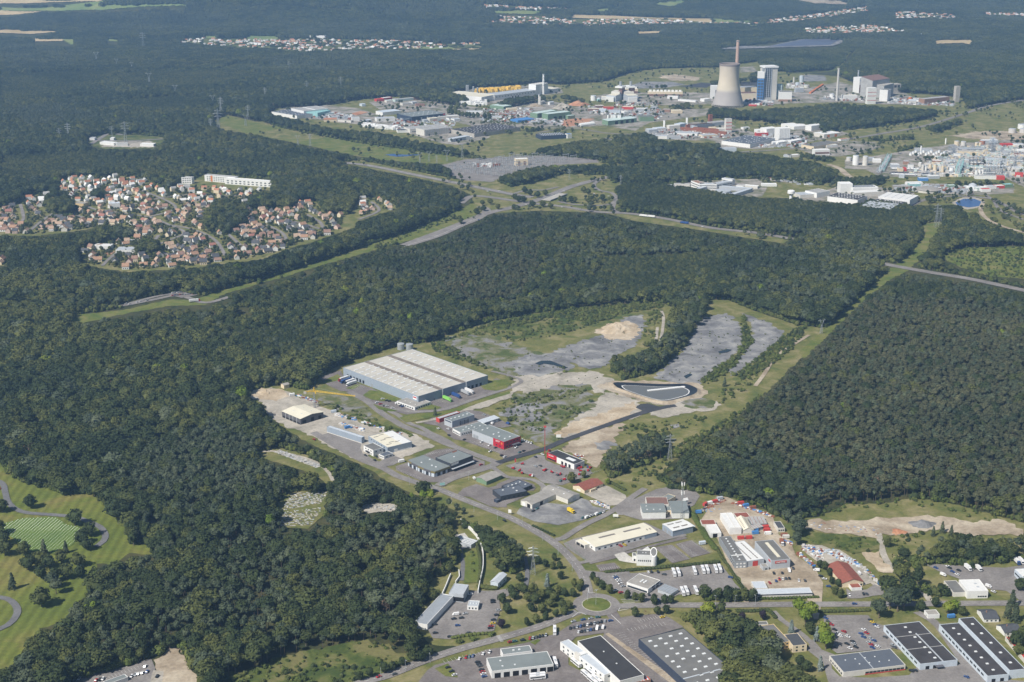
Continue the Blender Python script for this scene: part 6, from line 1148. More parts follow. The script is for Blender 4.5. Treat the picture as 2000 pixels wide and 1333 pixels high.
me = MB().add(vv, [(k * n + i, k * n + (i + 1) % n, (k + 1) * n + (i + 1) % n, (k + 1) * n + i) for k in range(K - 1) for i in range(n)]).mesh('shell', tm); me.polygons.foreach_set('use_smooth', [True] * len(me.polygons)); new_obj('shell', me, None, r0)
ra = prof[0][0]
for i in range(36):
  a0 = 2 * math.pi * i / 36; a1 = 2 * math.pi * (i + .5) / 36; a2 = 2 * math.pi * (i + 1) / 36; k = MB(); top = (ra * math.cos(a1), ra * math.sin(a1), 7)
  for a in (a0, a2): k.bar(((ra + 2) * math.cos(a), (ra + 2) * math.sin(a), -.5), top, .55, 4)
  k.build('leg', C['conc'], r0)
q = P(1436.5, 188); r0 = empty('chimney', q); tag(r0, 'very tall pinkish concrete chimney behind the cooling tower', 'chimney'); pk = mat('pink_concrete', (.48, .34, .27), .9, .1, .03)
MB().lathe([(6.4, 0), (5.2, 80), (4.4, 158)], 20).build('shaft', pk, r0); MB().lathe([(4.5, 155), (5.6, 155.3), (5.6, 156.5), (4.5, 156.6)], 20).build('platform', C['steelg'], r0); MB().lathe([(5.6, 76), (6.1, 76.3), (6.1, 77.6)], 20).build('platform', C['steelg'], r0)
b = FBd('boiler_house', 'very tall power-station boiler house with dark steel frame and white roof', 'FE', '1345 885 1548 878', 34, 90, 'offw', 'white'); b.box('roof_slab', -2, -2, 90, b.L + 2, b.W + 2, 94, 'wpaint'); b.box('dark_front', .5, -.5, 8, b.L * .52, -.1, 90, 'slate')
for z in range(12, 90, 6): b.box('floor_edge', 0, -1.2, z, b.L * .53, -.52, z + .9, 'steelg')
for u in (.02, .18, .34, .5): b.box('column', b.L * u, -1.4, 0, b.L * u + 1, -.55, 90, 'lblue')
b.box('stair_tower', -5, 2, 0, -.1, 10, 90, 'steelg')
b = FBd('conveyor_tower', 'blue steel tower with white head house at the boiler house', 'FE', '1232 888 1335 890', 14, 62, 'blue', 'white')
b.box('head_house', -1, -1, 62, b.L + 1, b.W + 1, 80, 'wpaint')
for z in range(4, 60, 8):
  b.box('opening', 1.5, -.4, z, b.L * .45, -.05, z + 5, 'slate'); b.box('opening', b.L * .55, -.4, z, b.L - 1.5, -.05, z + 5, 'slate')
FBd('bunker_block', 'pale turquoise block beside the tall boiler house', 'FE', '1478 862 1628 868', 26, 40, 'turq', 'turq'); b = FBd('plant_block', 'white block on red brick base right of the turquoise one', 'FE', '1592 905 1800 908', 30, 27, 'white', 'groof2'); b.box('brick_base', -1, -1, 0, b.L + 1, -.02, 6, 'brick')
b = FBd('turbine_hall', 'long turbine hall with pale sawtooth roof between tower and boiler house', 'FE', '985 880 1240 875', 26, 18, 'cream', 'metal'); b.sky(9, 1, 3, 14, 'brownw', 2.2, .03, .1); FBd('turbine_hall', 'rear turbine hall with light metal roof', 'FE', '960 790 1230 786', 30, 20, 'cream', 'metal')
b = FBd('boiler_house', 'white boiler house left of the cooling tower', 'FE', '487 862 612 862', 22, 36, 'white', 'wpaint'); b.box('dark_gap', b.L * .55, -.4, 4, b.L * .98, -.05, 25, 'dgrey')
FBd('shed', 'low white sheds left of the cooling tower', 'FE', '380 915 480 905', 18, 8, 'white', 'wpaint'); FBd('shed', 'red and white vehicles shed right of the cooling tower', 'FE', '1100 980 1230 985', 10, 5, 'redb', 'white'); FBd('shed', 'long grey conveyor bridge building right of the plant', 'FE', '1860 760 2000 755', 8, 12, 'lgrey', 'lgrey')
for x, y, rr, h, m_ in [(1835, 600, 2.6, 17, 'offw'), (1960, 590, 6.5, 20, 'lblue'), (1895, 660, 6, 12, 'lblue'), (2040, 680, 9, 8, 'offw')]: cyl('silo', '%s silo right of the coal power station' % {2.6: 'slim cream', 6.5: 'tall pale blue', 6: 'short pale blue', 9: 'broad cream'}[rr], 'FE', x, y, rr, h, m_)
b = FBd('conveyor', 'sloping orange conveyor bridge right of the power station', 'FF', '85 445 235 345', 6, 4, 'orange', 'orange')
# old power station on the right
for x, y, h, r1, r2, m_, lab in [(388, 530, 92, 3.6, 2.8, 'stone', 'tall pale concrete chimney with flared top'), (632, 400, 58, 2.2, 1.8, 'lgrey', 'slim grey chimney beside the blue-banded boiler house')]:
  q = P(*V('FF', '%g %g' % (x, y))[0]); r0 = empty('chimney', q); tag(r0, lab, 'chimney'); MB().lathe([(r1, 0), (r2, h)], 16).build('shaft', C[m_], r0); MB().lathe([(r2 + .1, h - 3), (r2 + .7, h - 2), (r2 + .7, h)], 16).build('head', C[m_], r0)
b = FBd('boiler_house', 'white boiler house with blue band in the old power station', 'FF', '650 440 805 430', 30, 44, 'white', 'white'); b.box('blue_band', -.3, -.3, 36, b.L + .3, -.02, 39, 'lblue'); b.box('dark_frame', .5, -.4, 2, b.L - .5, -.05, 24, 'brownw')
FBd('boiler_house', 'grey steel-framed boiler house of the old power station', 'FF', '800 500 1000 470', 40, 50, 'sgrey', 'brownw', 'shed', 8); FBd('machine_hall', 'grey machine hall with sloping roof on the old power station', 'FF', '940 500 1055 470', 60, 36, 'sgrey', 'conc', 'shed', 3); FBd('concrete_block', 'grey concrete block with two large openings', 'FF', '1050 440 1145 435', 20, 26, 'conc', 'conc').wins(0, 2, 8, 7, 16, .1, .9, 'opening', 'dark')
b = FBd('filter_tower', 'white filter tower with red bands in front of the old boiler house', 'FF', '748 570 848 568', 14, 45, 'white', 'white')
for z in (10, 22, 32): b.box('red_band', -.2, -.2, z, b.L + .2, -.02, z + 1.2, 'redb')
FBd('plant_block', 'white block with grey roof right of the banded tower', 'FF', '890 530 985 538', 24, 32, 'white', 'groof2'); b = FBd('workshop', 'long white workshop with row of vents before the old power station', 'FF', '465 525 630 522', 18, 14, 'white', 'white'); b.sky(6, 1, 3, 3, 'cream_r', 1.5); cyl('tank', 'white tank at the foot of the pale chimney', 'FF', 330, 500, 7, 13, 'wpaint')
FBd('shed', 'pale blue shed between the tower and the white block', 'FF', '850 480 895 480', 12, 20, 'lblue', 'lblue'); FBd('brick_hall', 'long brown brick hall below the concrete tower', 'FF', '1425 570 1720 540', 22, 14, 'brick', 'sgrey'); b = FBd('silo_tower', 'brownish concrete silo tower at the forest edge', 'FF', '1790 545 1840 543', 12, 44, 'conc', 'conc'); FBd('shed', 'white gabled tent below the brick hall', 'FF', '1240 560 1330 562', 14, 7, 'offw', 'lgrey', 'gable', 4); cyl('tank', 'orange domed tank beside the white tent', 'FF', 1258, 520, 5, 9, 'orange'); FBd('wall_row', 'long pale garages at the forest edge', 'FF', '1150 398 1460 400', 8, 5, 'cream', 'cream_r')
pile('scrap', 'grey plant clutter around the old power station', 'FF', '180 520 700 540 660 490 260 490', 26, 4, 5, 7, 'sgrey'); pile('scrap', 'grey clutter behind the coal power station', 'FE', '1700 700 2000 700 2000 620 1740 620', 14, 4, 7, 6, 'stone')
# steelworks
for i, (s, d_, h, w_, rf_) in enumerate([('40 225 170 238', 16, 7, 'lgrey', 'sgrey'), ('130 195 210 190', 20, 9, 'lgrey', 'lblue'), ('205 180 290 172', 20, 8, 'white', 'lblue'), ('180 245 300 248', 18, 7, 'white', 'lgrey'), ('300 250 430 248', 20, 6, 'lgrey', 'sgrey'), ('360 215 580 225', 26, 7, 'white', 'lgrey'), ('320 155 420 148', 14, 8, 'offw', 'white'), ('420 140 480 128', 18, 8, 'lblue', 'lblue'), ('530 155 590 155', 16, 8, 'lblue', 'lblue'), ('580 160 740 140', 26, 9, 'greyw', 'slate'), ('720 130 850 115', 20, 9, 'lgrey', 'sgrey'), ('700 180 760 178', 14, 10, 'cream', 'cream'), ('780 190 880 186', 18, 10, 'offw', 'offw'), ('1010 160 1070 155', 12, 5, 'white', 'lgrey'), ('630 235 770 225', 20, 5, 'cream', 'lgrey'), ('800 370 945 365', 16, 8, 'lblue', 'lgrey'), ('1330 300 1430 285', 20, 5, 'white', 'wpaint'), ('1450 290 1560 268', 16, 5, 'white', 'wpaint')]):
  FBd('works_shed', 'far steelworks shed, %s, %s' % (['grey', 'pale blue-roofed', 'white and blue', 'white', 'grey flat', 'broad white', 'off-white', 'small pale blue', 'blue', 'slate-roofed', 'light grey', 'cream', 'off-white cubic', 'lone white', 'low cream', 'pale office-like', 'white tent', 'long white tent'][i], ['left end', 'left part', 'behind the twin stacks', 'front left', 'front middle', 'centre front', 'rear', 'rear middle', 'middle', 'centre', 'rear right', 'by the pink tower', 'beside the pink tower', 'on the grass right', 'front right', 'below the blue hall', 'below the silo block', 'right of the silo block'][i]), 'FH', s, d_, h, w_, rf_)
for i, s in enumerate(['420 170 640 190', '480 150 720 130', '600 195 850 215', '540 170 780 190']): FBd('conveyor', 'rusty pipe gallery of the steelworks, %s' % ['left', 'rear', 'front right', 'middle'][i], 'FH', s, 5, 9, 'rust', 'rust')
for x, y, h in [(267, 142, 14), (276, 143, 14), (478, 112, 13), (487, 113, 13)]: cyl('stack', 'white twin stack of the steelworks', 'FH', x, y, 1.5, h + 4, 'wpaint', 'chimney', 'steelworks stacks')
b = FBd('frame_tower', 'pink steel-framed tower of the steelworks', 'FH', '845 190 898 188', 12, 34, 'offw', 'sgrey')
for z in (8, 16, 24): b.box('red_frame', -.3, -.3, z, b.L + .3, -.02, z + 1.5, 'redb')
b = FBd('frame_tower', 'brown steel tower at the back of the steelworks', 'FH', '692 95 722 93', 8, 20, 'rust', 'rust'); pile('scrap', 'grey and rusty steelworks clutter', 'FH', '60 240 900 240 880 160 200 170', 46, 10, 5, 4.5, 'sgrey')
b = RBd('hall', 'far hall with dark blue roof and white walls', 'FH', '1072 296 1300 240 805 263', 9, 'white', mat and 'bluer'); b.sky(8, 5, 2, 3, 'sky', .5, skip=.2); b = FBd('silo_block', 'far white silo block standing above the blue-roofed hall', 'FH', '1335 268 1440 262', 22, 30, 'white', 'wpaint')
for i in range(7): b.box('silo_rib', b.L * (.03 + i * .14), -1, 6, b.L * (.13 + i * .14), -.02, 30, 'wpaint')
FBd('hall', 'far white process block left of the silo block', 'FH', '1222 215 1330 205', 25, 16, 'white', 'wpaint'); FBd('hall', 'far white low halls behind the blue-roofed hall', 'FH', '1140 200 1230 196', 20, 9, 'white', 'wpaint'); FBd('hall', 'far red-brown building behind the blue-roofed hall', 'FH', '1130 222 1240 218', 12, 8, 'redb', 'wroof')
b = FBd('hall', 'far bright white sawtooth-roofed hall at the wood', 'FH', '1480 162 1770 138', 55, 8, 'white', 'wpaint'); b = RBd('hall', 'far white hall with orange gates in front of the sawtooth hall', 'FH', '1760 204 1912 188 1585 192', 9, 'offw', 'wpaint'); b.wins(0, 2, 8, 6, .5, .05, .95, 'gate', 'orange'); FBd('hall', 'far white cubic hall between the two white halls', 'FH', '1640 175 1750 160', 20, 13, 'white', 'wpaint')
b = RBd('hall', 'far long hall with grey-brown roof beside the road', 'FH', '1665 318 1905 278 1588 292', 7, 'cream', 'groof2'); FBd('hall', 'far white front hall below the long grey-brown roof', 'FH', '1785 328 1885 318', 12, 5, 'white', 'wpaint'); b = FBd('office_block', 'far white and brown block among trees', 'FH', '1672 400 1812 395', 16, 12, 'white', 'white'); b.box('brown_band', 1, -.3, 3, b.L - 1, -.05, 7, 'brownw')
FBd('shed', 'far low red-roofed house behind the long hall', 'FH', '1915 270 1990 262', 12, 5, 'white', 'oran', cat='house'); FBd('house', 'small house with red roof lost in the wood', 'FH', '110 530 195 528', 12, 5, 'offw', 'redtile', 'gable', 2, 'house')
for i, s in enumerate(['1380 415 1450 420', '1430 420 1550 412', '920 545 1010 545', '1010 530 1230 525', '1450 575 1530 560', '1540 640 1620 620', '940 700 1010 705', '1010 700 1140 712', '230 720 370 700', '370 690 510 690', '1180 690 1320 690']): FBd('works_shed', 'far pale shed in the mixed works behind the wood, %s' % ['grey left', 'grey right', 'low', 'long white', 'small', 'white rounded', 'grey by the campus', 'broad by the campus', 'left of the campus', 'long left of the campus', 'behind the trees'][i], 'FH', s, 12, 5, ['lgrey', 'offw', 'white', 'offw'][i % 4], ['sgrey', 'wpaint', 'lgrey'][i % 3])
# campus
for i, (s, d_) in enumerate([('575 752 905 800', 10), ('905 800 1085 742', 10), ('700 712 1085 740', 9), ('575 750 700 712', 9)]): FBd('campus_wing', 'pale grey courtyard wing of the research campus, %s' % ['front', 'right', 'back', 'left'][i], 'FH', s, d_, 7, 'lgrey', 'paleroof')
for i, (s, d_) in enumerate([('520 690 600 720', 14), ('600 720 760 722', 14), ('760 722 905 695', 14), ('805 665 905 680', 10)]):
  b = FBd('campus_arc', 'curved white office of the research campus, %s part' % ['left', 'middle', 'right', 'rear'][i], 'FH', s, d_, 12, 'white', 'brick' if i in (0,) else 'lgrey'); b.wins(0, 6, 6, 1.4, 3, .02, .98); b.wins(0, 6, 6, 1.4, 7.5, .02, .98)
cyl('rotunda', 'low round building in the campus courtyard', 'FH', 820, 752, 16, 6, 'lgrey', 'building'); r0 = cyl('water_tower', 'white mushroom water tower at the edge of the wood', 'FH', 1450, 805, 3, 9, 'wpaint', 'water tower', dome=.3); MB().lathe([(3, 8), (7, 11), (7, 16), (5, 17)], 18).build('bowl', C['wpaint'], r0)
# brewery-like works
for nm, lab, s, h, w_, rf_ in [('white_hall', 'large white hall with ribbed roof of the works by the pond', '762 895 856 845 448 842', 13, 'white', 'wroof'), ('dark_roof_hall', 'hall with dark roof in the middle of the works by the pond', '655 945 752 905 395 888', 9, 'lgrey', 'droof'), ('grey_hall', 'plain grey hall at the front of the works by the pond', '560 985 642 938 255 942', 10, 'lgrey', 'lgrey'), ('white_hall', 'white front hall with skylit dark roof, left part of the works', '195 895 300 850 -110 845', 10, 'white', 'droof')]:
  b = RBd(nm, lab, 'FG', s, h, w_, rf_)
  if rf_ == 'droof': b.sky(3, 9, 1.6, 3, 'sky', .6, skip=.1)
  if rf_ == 'wroof':
    for i in range(4): b.lay('roof_seam', .5, b.W * (.15 + .22 * i), b.L - .5, b.W * (.16 + .22 * i), 'lgrey', .3)
FBd('tower_block', 'tall white windowless block of the works by the pond', 'FG', '5 830 135 828', 22, 20, 'white', 'wpaint'); b = FBd('cooler_block', 'white block with rooftop coolers at the works by the pond', 'FG', '140 835 415 825', 22, 13, 'white', 'white'); b.sky(8, 2, 4, 4, 'greyw', 1.6); FBd('hall', 'white link hall in the works by the pond', 'FG', '150 870 470 850', 22, 9, 'offw', 'wroof'); FBd('shed', 'blue and brown loading dock at the works by the pond', 'FG', '180 925 300 912', 14, 6, 'bluegrey', 'lgrey'); FBd('hall', 'left white wing of the works by the pond', 'FG', '-250 875 -110 850', 30, 10, 'white', 'sgrey'); FBd('hall', 'far left low cream wing of the works', 'FG', '-430 880 -260 868', 26, 7, 'offw', 'lgrey')
for i, (s, w_, rf_) in enumerate([('580 775 760 778', 'asb', 'sgrey'), ('760 755 880 752', 'teal', 'wpaint'), ('730 740 900 736', 'white', 'wpaint'), ('1370 785 1460 790', 'white', 'wpaint'), ('1480 795 1600 790', 'turq', 'wpaint'), ('1600 780 1700 775', 'white', 'lgrey'), ('1690 775 1790 770', 'redb', 'wpaint'), ('1795 760 1880 755', 'green', 'teal'), ('1540 810 1640 808', 'white', 'redb'), ('1185 770 1260 768', 'green', 'turq'), ('640 655 700 660', 'lgrey', 'lgrey'), ('860 690 960 690', 'blue', 'lblue'), ('970 668 1085 665', 'lgrey', 'white')]): FBd('works_shed', 'shed south of the chemical works, %s' % ['grey', 'teal-walled', 'long white', 'white', 'turquoise', 'white and grey', 'red and white', 'green', 'red-roofed', 'green domed', 'small grey', 'blue', 'pale'][i], 'FG', s, 12, 6, w_, rf_)
q = P(*V('FG', '950 800')[0]); r0 = empty('round_building', q); tag(r0, 'low wide oval building with pale shallow roof', 'building'); MB().lathe([(24, 0), (24, 5)], 32).build('wall', C['offw'], r0); MB().lathe([(25, 5), (18, 7), (4, 8)], 32).build('roof', C['asb'], r0)
r0 = cyl('dome_tank', 'pale green dome among the sheds south of the works', 'FG', 1440, 775, 9, 5, 'turq', 'tank', dome=7)
# chemical works
for i, (x, y, rr, h, m_) in enumerate([(170, 515, 6.5, 21, 'wpaint'), (275, 518, 6, 20, 'offw'), (100, 470, 6, 8, 'stone'), (1268, 315, 6, 13, 'cream'), (1340, 315, 6, 12, 'offw'), (1545, 300, 6.5, 11, 'oran'), (1482, 312, 3.5, 9, 'cream'), (1522, 314, 3, 9, 'cream'), (900, 590, 3, 15, 'offw'), (930, 588, 3, 12, 'wpaint'), (980, 575, 3.5, 14, 'cream'), (1030, 595, 4, 17, 'cream'), (1090, 590, 3, 14, 'offw'), (1115, 592, 3, 14, 'cream'), (1212, 598, 5, 11, 'wpaint'), (1478, 640, 2.6, 13, 'wpaint'), (1515, 635, 2.6, 13, 'wpaint'), (1546, 632, 2.6, 13, 'wpaint'), (1870, 165, 9, 10, 'stone'), (1975, 120, 10, 11, 'wpaint'), (1990, 165, 9, 10, 'stone'), (1380, 480, 6, 5, 'wpaint'), (1630, 630, 6, 4, 'wpaint'), (880, 380, 1.8, 15, 'wpaint'), (1148, 290, 1.6, 14, 'wpaint'), (1780, 440, 7, 5, 'cream'), (1985, 430, 7, 7, 'cream')]):
  cyl('storage_tank', '%s %s storage tank of the chemical works' % ({'wpaint': 'white', 'offw': 'off-white', 'stone': 'grey', 'cream': 'cream', 'oran': 'orange'}[m_], 'tall' if h > 11 else 'squat'), 'FG', x, y, rr, h, m_, 'tank', 'chemical works tanks')
for i in range(14): cyl('gas_bullet', 'small white tank in the row at the back of the chemical works', 'FG', 770 + i * 28, 412 - (i % 3) * 14, 3.2, 5, 'wpaint', 'tank', 'rear row of tanks', 2)
for i in range(26):
  s = ['560 545 650 545', '640 588 690 588', '700 585 725 585', '1550 280 1720 278', '1300 372 1560 372', '1290 400 1560 405', '1760 320 1880 318', '1880 320 1990 322', '1770 400 1860 402', '1920 385 2000 388', '1890 580 1970 580', '1470 668 1700 672', '1700 675 1790 678', '1240 430 1310 432', '820 370 1000 372', '360 490 450 492', '300 475 370 478', '740 550 800 552', '850 530 880 532', '1820 570 1850 570', '1180 560 1250 562', '1000 500 1100 505', '690 510 750 512', '1600 470 1660 470', '1900 640 1990 645', '1640 420 1700 422'][i]
  w_ = ['lgrey', 'cream', 'redb', 'lgrey', 'greyw', 'cream', 'redb', 'white', 'lgrey', 'white', 'white', 'white', 'redb', 'white', 'lgrey', 'white', 'greyw', 'white', 'offw', 'white', 'white', 'brick', 'brick', 'lblue', 'redb', 'offw'][i]
  FBd('plant_shed', 'shed inside the chemical works, %s walls, %s' % ({'lgrey': 'light grey', 'greyw': 'grey', 'redb': 'red', 'brick': 'brown', 'lblue': 'pale blue', 'offw': 'off-white'}.get(w_, w_), 'front side' if float(s.split()[1]) > 520 else 'rear side'), 'FG', s, 14, 7, w_, ['wpaint', 'lgrey', 'sgrey'][i % 3] if w_ != 'redb' else 'redb', group='chemical works sheds')
def frame(name, label, view, s, h, m, nb=5, dep=10, cat='pipe rack'):
  """open steel rack: posts, beams and pipes"""
  a, c_ = [P(x, y) for x, y in V(view, s)]; d = c_ - a; d.z = 0; L_ = d.length; r0 = empty(name, a, math.atan2(d.y, d.x)); tag(r0, label, cat, 'steel racks of the works')
  k = MB()
  for i in range(nb + 1):
    for v in (0, dep): k.box(L_ * i / nb - .35, v - .35, 0, L_ * i / nb + .35, v + .35, h)
  k.build('posts', C[m], r0); k = MB()
  for z in np.arange(h * .35, h + .1, max(3.5, h * .32)):
    for v in (0, dep): k.box(0, v - .3, z - .5, L_, v + .3, z)
    for i in range(nb + 1): k.box(L_ * i / nb - .3, .3, z - .45, L_ * i / nb + .3, dep - .3, z - .02)
  k.build('beams', C[m], r0); k = MB(); rr = random.Random(int(L_ * 10))
  for i in range(5): v = dep * (i + .5) / 5; k.bar((0, v, h * .36 + .5), (L_, v, h * .36 + .5), .45, 6)
  k.build('pipes', C['wpaint'], r0); k = MB()
  for i in range(max(2, int(L_ / 7))): x = rr.uniform(2, L_ - 2); v = rr.uniform(2, dep - 2); z = rr.uniform(.4, 1.1) * h; k.lathe([(rr.uniform(.8, 1.6), 0), (1.2, z)], 8, x, v)
  k.build('vessels', C['lgrey'], r0)
for i, (s, h) in enumerate([('480 590 560 430', 9), ('1560 640 1680 642', 20), ('1600 570 1800 572', 24), ('1700 640 1810 640', 16), ('1410 525 1560 528', 18), ('1200 420 1260 415', 24), ('1300 640 1340 540', 20), ('1640 400 1690 395', 26), ('1650 300 1690 298', 16), ('560 625 1000 640', 5), ('1000 620 1450 625', 5), ('560 565 860 570', 5), ('1340 555 1560 560', 7), ('1820 500 1990 500', 14), ('1170 500 1250 500', 10), ('1240 350 1560 352', 6), ('1900 430 1990 432', 10), ('440 610 490 540', 8)]): frame('pipe_rack', 'open steel rack with pipes in the chemical works', 'FG', s, h, ['teal', 'metal', 'lblue', 'steelg', 'rust', 'metal'][i % 6] if i not in (4,) else 'dgrey', max(3, int(h / 4)), 9)
pile('plant_clutter', 'pipes and small plant filling the chemical works', 'FG', '700 640 2000 650 2000 300 1240 330', 64, 16, 6, 6, 'stone'); pile('tank_wagons', 'row of rail tank wagons beside the chemical works', 'FG', '560 612 940 632 940 624 560 604', 32, 1, 9, 5, 'dgrey')
# substation
cnt = 0
for i in range(9):
  for j in range(7):
    u, v = i / 8, j / 6; q = [P(*p) for p in N('870 334 1000 310 1120 314 980 345')]; p = q[0].lerp(q[1], v).lerp(q[3].lerp(q[2], v), u)
    r0 = empty('switch_gantry', (p.x, p.y, 0), .5); tag(r0, 'grey steel gantry in the electricity substation', 'gantry', 'substation gantries'); h = 9 + (i * 7 + j) % 4 * 2
    if cnt == 0:
      k = MB(); k.bar((-7, 0, 0), (-7, 0, 12), .5); k.bar((7, 0, 0), (7, 0, 12), .5); gm1 = k.mesh('posts', C['steelg']); k = MB(); k.bar((-8, 0, 10.5), (8, 0, 10.5), .6); gm2 = k.mesh('beam', C['steelg']); k = MB()
      for x in (-4, 0, 4): k.lathe([(.3, 0), (.35, 6), (.15, 8)], 6, x, 3)
      gm3 = k.mesh('insulators', C['lgrey'])
    new_obj('posts', gm1, None, r0); new_obj('beam', gm2, None, r0); new_obj('insulators', gm3, None, r0); r0.scale = (1, 1, h / 12); cnt += 1
b = FBd('control_building', 'pale yellow control building with brown doors in the substation', 'T15', '30 1300 125 1296', 14, 15, 'cream', 'white'); b.wins(0, 2, 5, 9, 1, .05, .95, 'gate', 'brownw'); pile('scrap', 'white transformers and crates in the substation', 'T14', '1690 1305 1900 1310 1900 1290 1700 1290', 8, 2, 7, 8, 'wpaint')
# motorway bridge
q0, q1 = P(1070, 392), P(1096, 382); r0 = empty('motorway_bridge', (q0 + q1) / 2); tag(r0, 'grey concrete bridge carrying the motorway over the slip road', 'bridge'); d = q1 - q0; r0.rotation_euler = (0, 0, math.atan2(d.y, d.x)); L_ = d.length / 2 + 8
MB().box(-L_, -9.5, 1.4, L_, 9.5, 2.4).build('deck', C['conc'], r0); MB().box(-L_, -9.9, 2.4, L_, -9.5, 3.4).build('parapet', C['lgrey'], r0); MB().box(-L_, 9.5, 2.4, L_, 9.9, 3.4).build('parapet', C['lgrey'], r0)
# facility on the left
for i, s in enumerate(['780 1130 890 1140', '915 1145 1000 1140', '1095 1145 1200 1148', '700 1100 740 1100', '860 1100 890 1100']): FBd('depot_block', 'white low block of the depot in the forest, %s' % ['first from left', 'middle', 'right end', 'small grey behind', 'little gabled one'][i], 'T13', s, 16, 6, 'white', ['wpaint', 'sgrey', 'wpaint', 'lgrey', 'white'][i])
# ------------------------------------------------------------------ pylons, masts, crane
def lattice(k, w0, w1, z0, z1, n, r):
  cs = [(-1, -1), (1, -1), (1, 1), (-1, 1)]; wz = lambda z: w0 + (w1 - w0) * (z - z0) / (z1 - z0)
  for a, b_2 in cs: k.bar((a * w0, b_2 * w0, z0), (a * w1, b_2 * w1, z1), r)
  for i in range(n):
    za, zb = z0 + (z1 - z0) * i / n, z0 + (z1 - z0) * (i + 1) / n; p, q_ = wz(za), wz(zb)
    for j in range(4):
      a, b_2 = cs[j], cs[(j + 1) % 4]; k.bar((a[0] * p, a[1] * p, za), (b_2[0] * q_, b_2[1] * q_, zb), r * .7, 3); k.bar((b_2[0] * p, b_2[1] * p, za), (a[0] * q_, a[1] * q_, zb), r * .7, 3)
PY = {}
def pylon_mesh(kind):
  if kind in PY: return PY[kind]
  k = MB(); a = MB()
  if kind == 'tall':
    lattice(k, 3.2, .9, 0, 27, 5, .17); lattice(k, .9, .5, 27, 42, 4, .14)
    for z, w in ((28, 7), (33, 8.5), (38, 6.5)): a.bar((-w, 0, z), (w, 0, z), .22); a.bar((-w, 0, z), (0, 0, z + 2), .16); a.bar((w, 0, z), (0, 0, z + 2), .16)
  else: # delta head
    lattice(k, 2.6, 1.0, 0, 20, 4, .22); k.bar((-1, 0, 20), (-5, 0, 30), .24); k.bar((1, 0, 20), (5, 0, 30), .24); k.bar((-1, 0, 20), (-3.4, 0, 30), .2); k.bar((1, 0, 20), (3.4, 0, 30), .2)
    a.bar((-9, 0, 30), (9, 0, 30), .28); a.bar((-9, 0, 30), (-4, 0, 32), .18); a.bar((9, 0, 30), (4, 0, 32), .18); a.bar((-5, 0, 30), (-5, 0, 34), .18); a.bar((5, 0, 30), (5, 0, 34), .18)
  PY[kind] = (k.mesh('lattice', C['metal']), a.mesh('cross_arm', C['metal'])); return PY[kind]
def pylon(x, y, kind, s, label, group='power pylons in the forest'):
  q = P(x, y); r0 = empty('power_pylon', q, random.uniform(-.4, .4)); r0.scale = (s, s, s); tag(r0, label, 'pylon', group); m1, m2 = pylon_mesh(kind); new_obj('lattice', m1, None, r0); new_obj('cross_arm', m2, None, r0)
for x, y, k_, s, lab in [(432, 226, 'tall', 1.15, 'tallest lattice pylon at the forest corner of the meadow'), (427, 258, 'tall', 1.35, 'pointed lattice pylon on the left end of the meadow'), (485, 234, 'tall', .9, 'pylon behind the delta pylon at the meadow edge'), (480, 246, 'delta', .9, 'delta-headed pylon at the meadow edge'), (412, 258, 'tall', .8, 'small lattice pylon left of the pointed one'), (246, 281, 'tall', 1.25, 'red and white lattice mast rising above the forest depot'), (134, 275, 'tall', 1.0, 'slim lattice mast in the forest, right of two'), (117, 276, 'tall', .75, 'slim lattice mast in the forest, left of two'), (219, 270, 'tall', .7, 'small lattice mast behind the forest depot'), (292, 166, 'delta', 1.15, 'delta pylon in the forest, fifth of the line'), (343, 188, 'delta', 1.0, 'delta pylon in the forest, sixth of the line'), (416, 208, 'delta', .95, 'delta pylon in the forest just above the tallest pylon'), (258, 138, 'delta', .85, 'delta pylon in the forest, fourth of the line'), (228, 132, 'delta', .9, 'delta pylon in the forest, third of the line'), (189, 124, 'delta', 1.2, 'delta pylon in the forest, second of the line'), (280, 96, 'tall', 1.5, 'far tall pylon left of the village'), (666, 176, 'tall', .95, 'pylon in the middle forest, right of three'), (600, 184, 'tall', .9, 'pylon in the middle forest, middle of three'), (518, 194, 'tall', .8, 'pylon in the middle forest, left of three'), (565, 140, 'tall', .8, 'far faint pylon above the middle forest'), (582, 285, 'delta', .75, 'delta pylon standing in the meadow, left end'), (606, 286, 'tall', .7, 'lattice pylon standing in the meadow beside the delta one'), (668, 270, 'delta', .6, 'delta pylon before the tree belt'), (702, 276, 'tall', .5, 'small pylon before the tree belt'), (820, 318, 'delta', .7, 'delta pylon above the flooded hollow'), (838, 316, 'delta', .7, 'delta pylon right of the flooded hollow'), (873, 316, 'delta', .8, 'delta pylon at the substation corner'), (903, 310, 'tall', .8, 'lattice pylon behind the substation corner'), (853, 322, 'tall', .5, 'small pylon at the substation edge')]:
  pylon(x, y, k_, s, lab)
for x, y, k_, s, lab in [(1828, 444, 'tall', 1.0, 'lattice pylon at the bend of the power-line cutting'), (1836, 440, 'tall', .75, 'smaller lattice pylon behind the one at the bend'), (1604, 652, 'delta', .62, 'small pylon at the lower end of the cutting'), (1308, 898, 'tall', .68, 'lattice pylon beside the pine copse'), (1041, 1122, 'tall', .64, 'lattice pylon on the lawn left of the curving road'), (1112, 352, 'tall', .55, 'small pylon beside the motorway'), (1212, 362, 'tall', .5, 'small pylon right of the motorway')]: pylon(x, y, k_, s, lab, None)
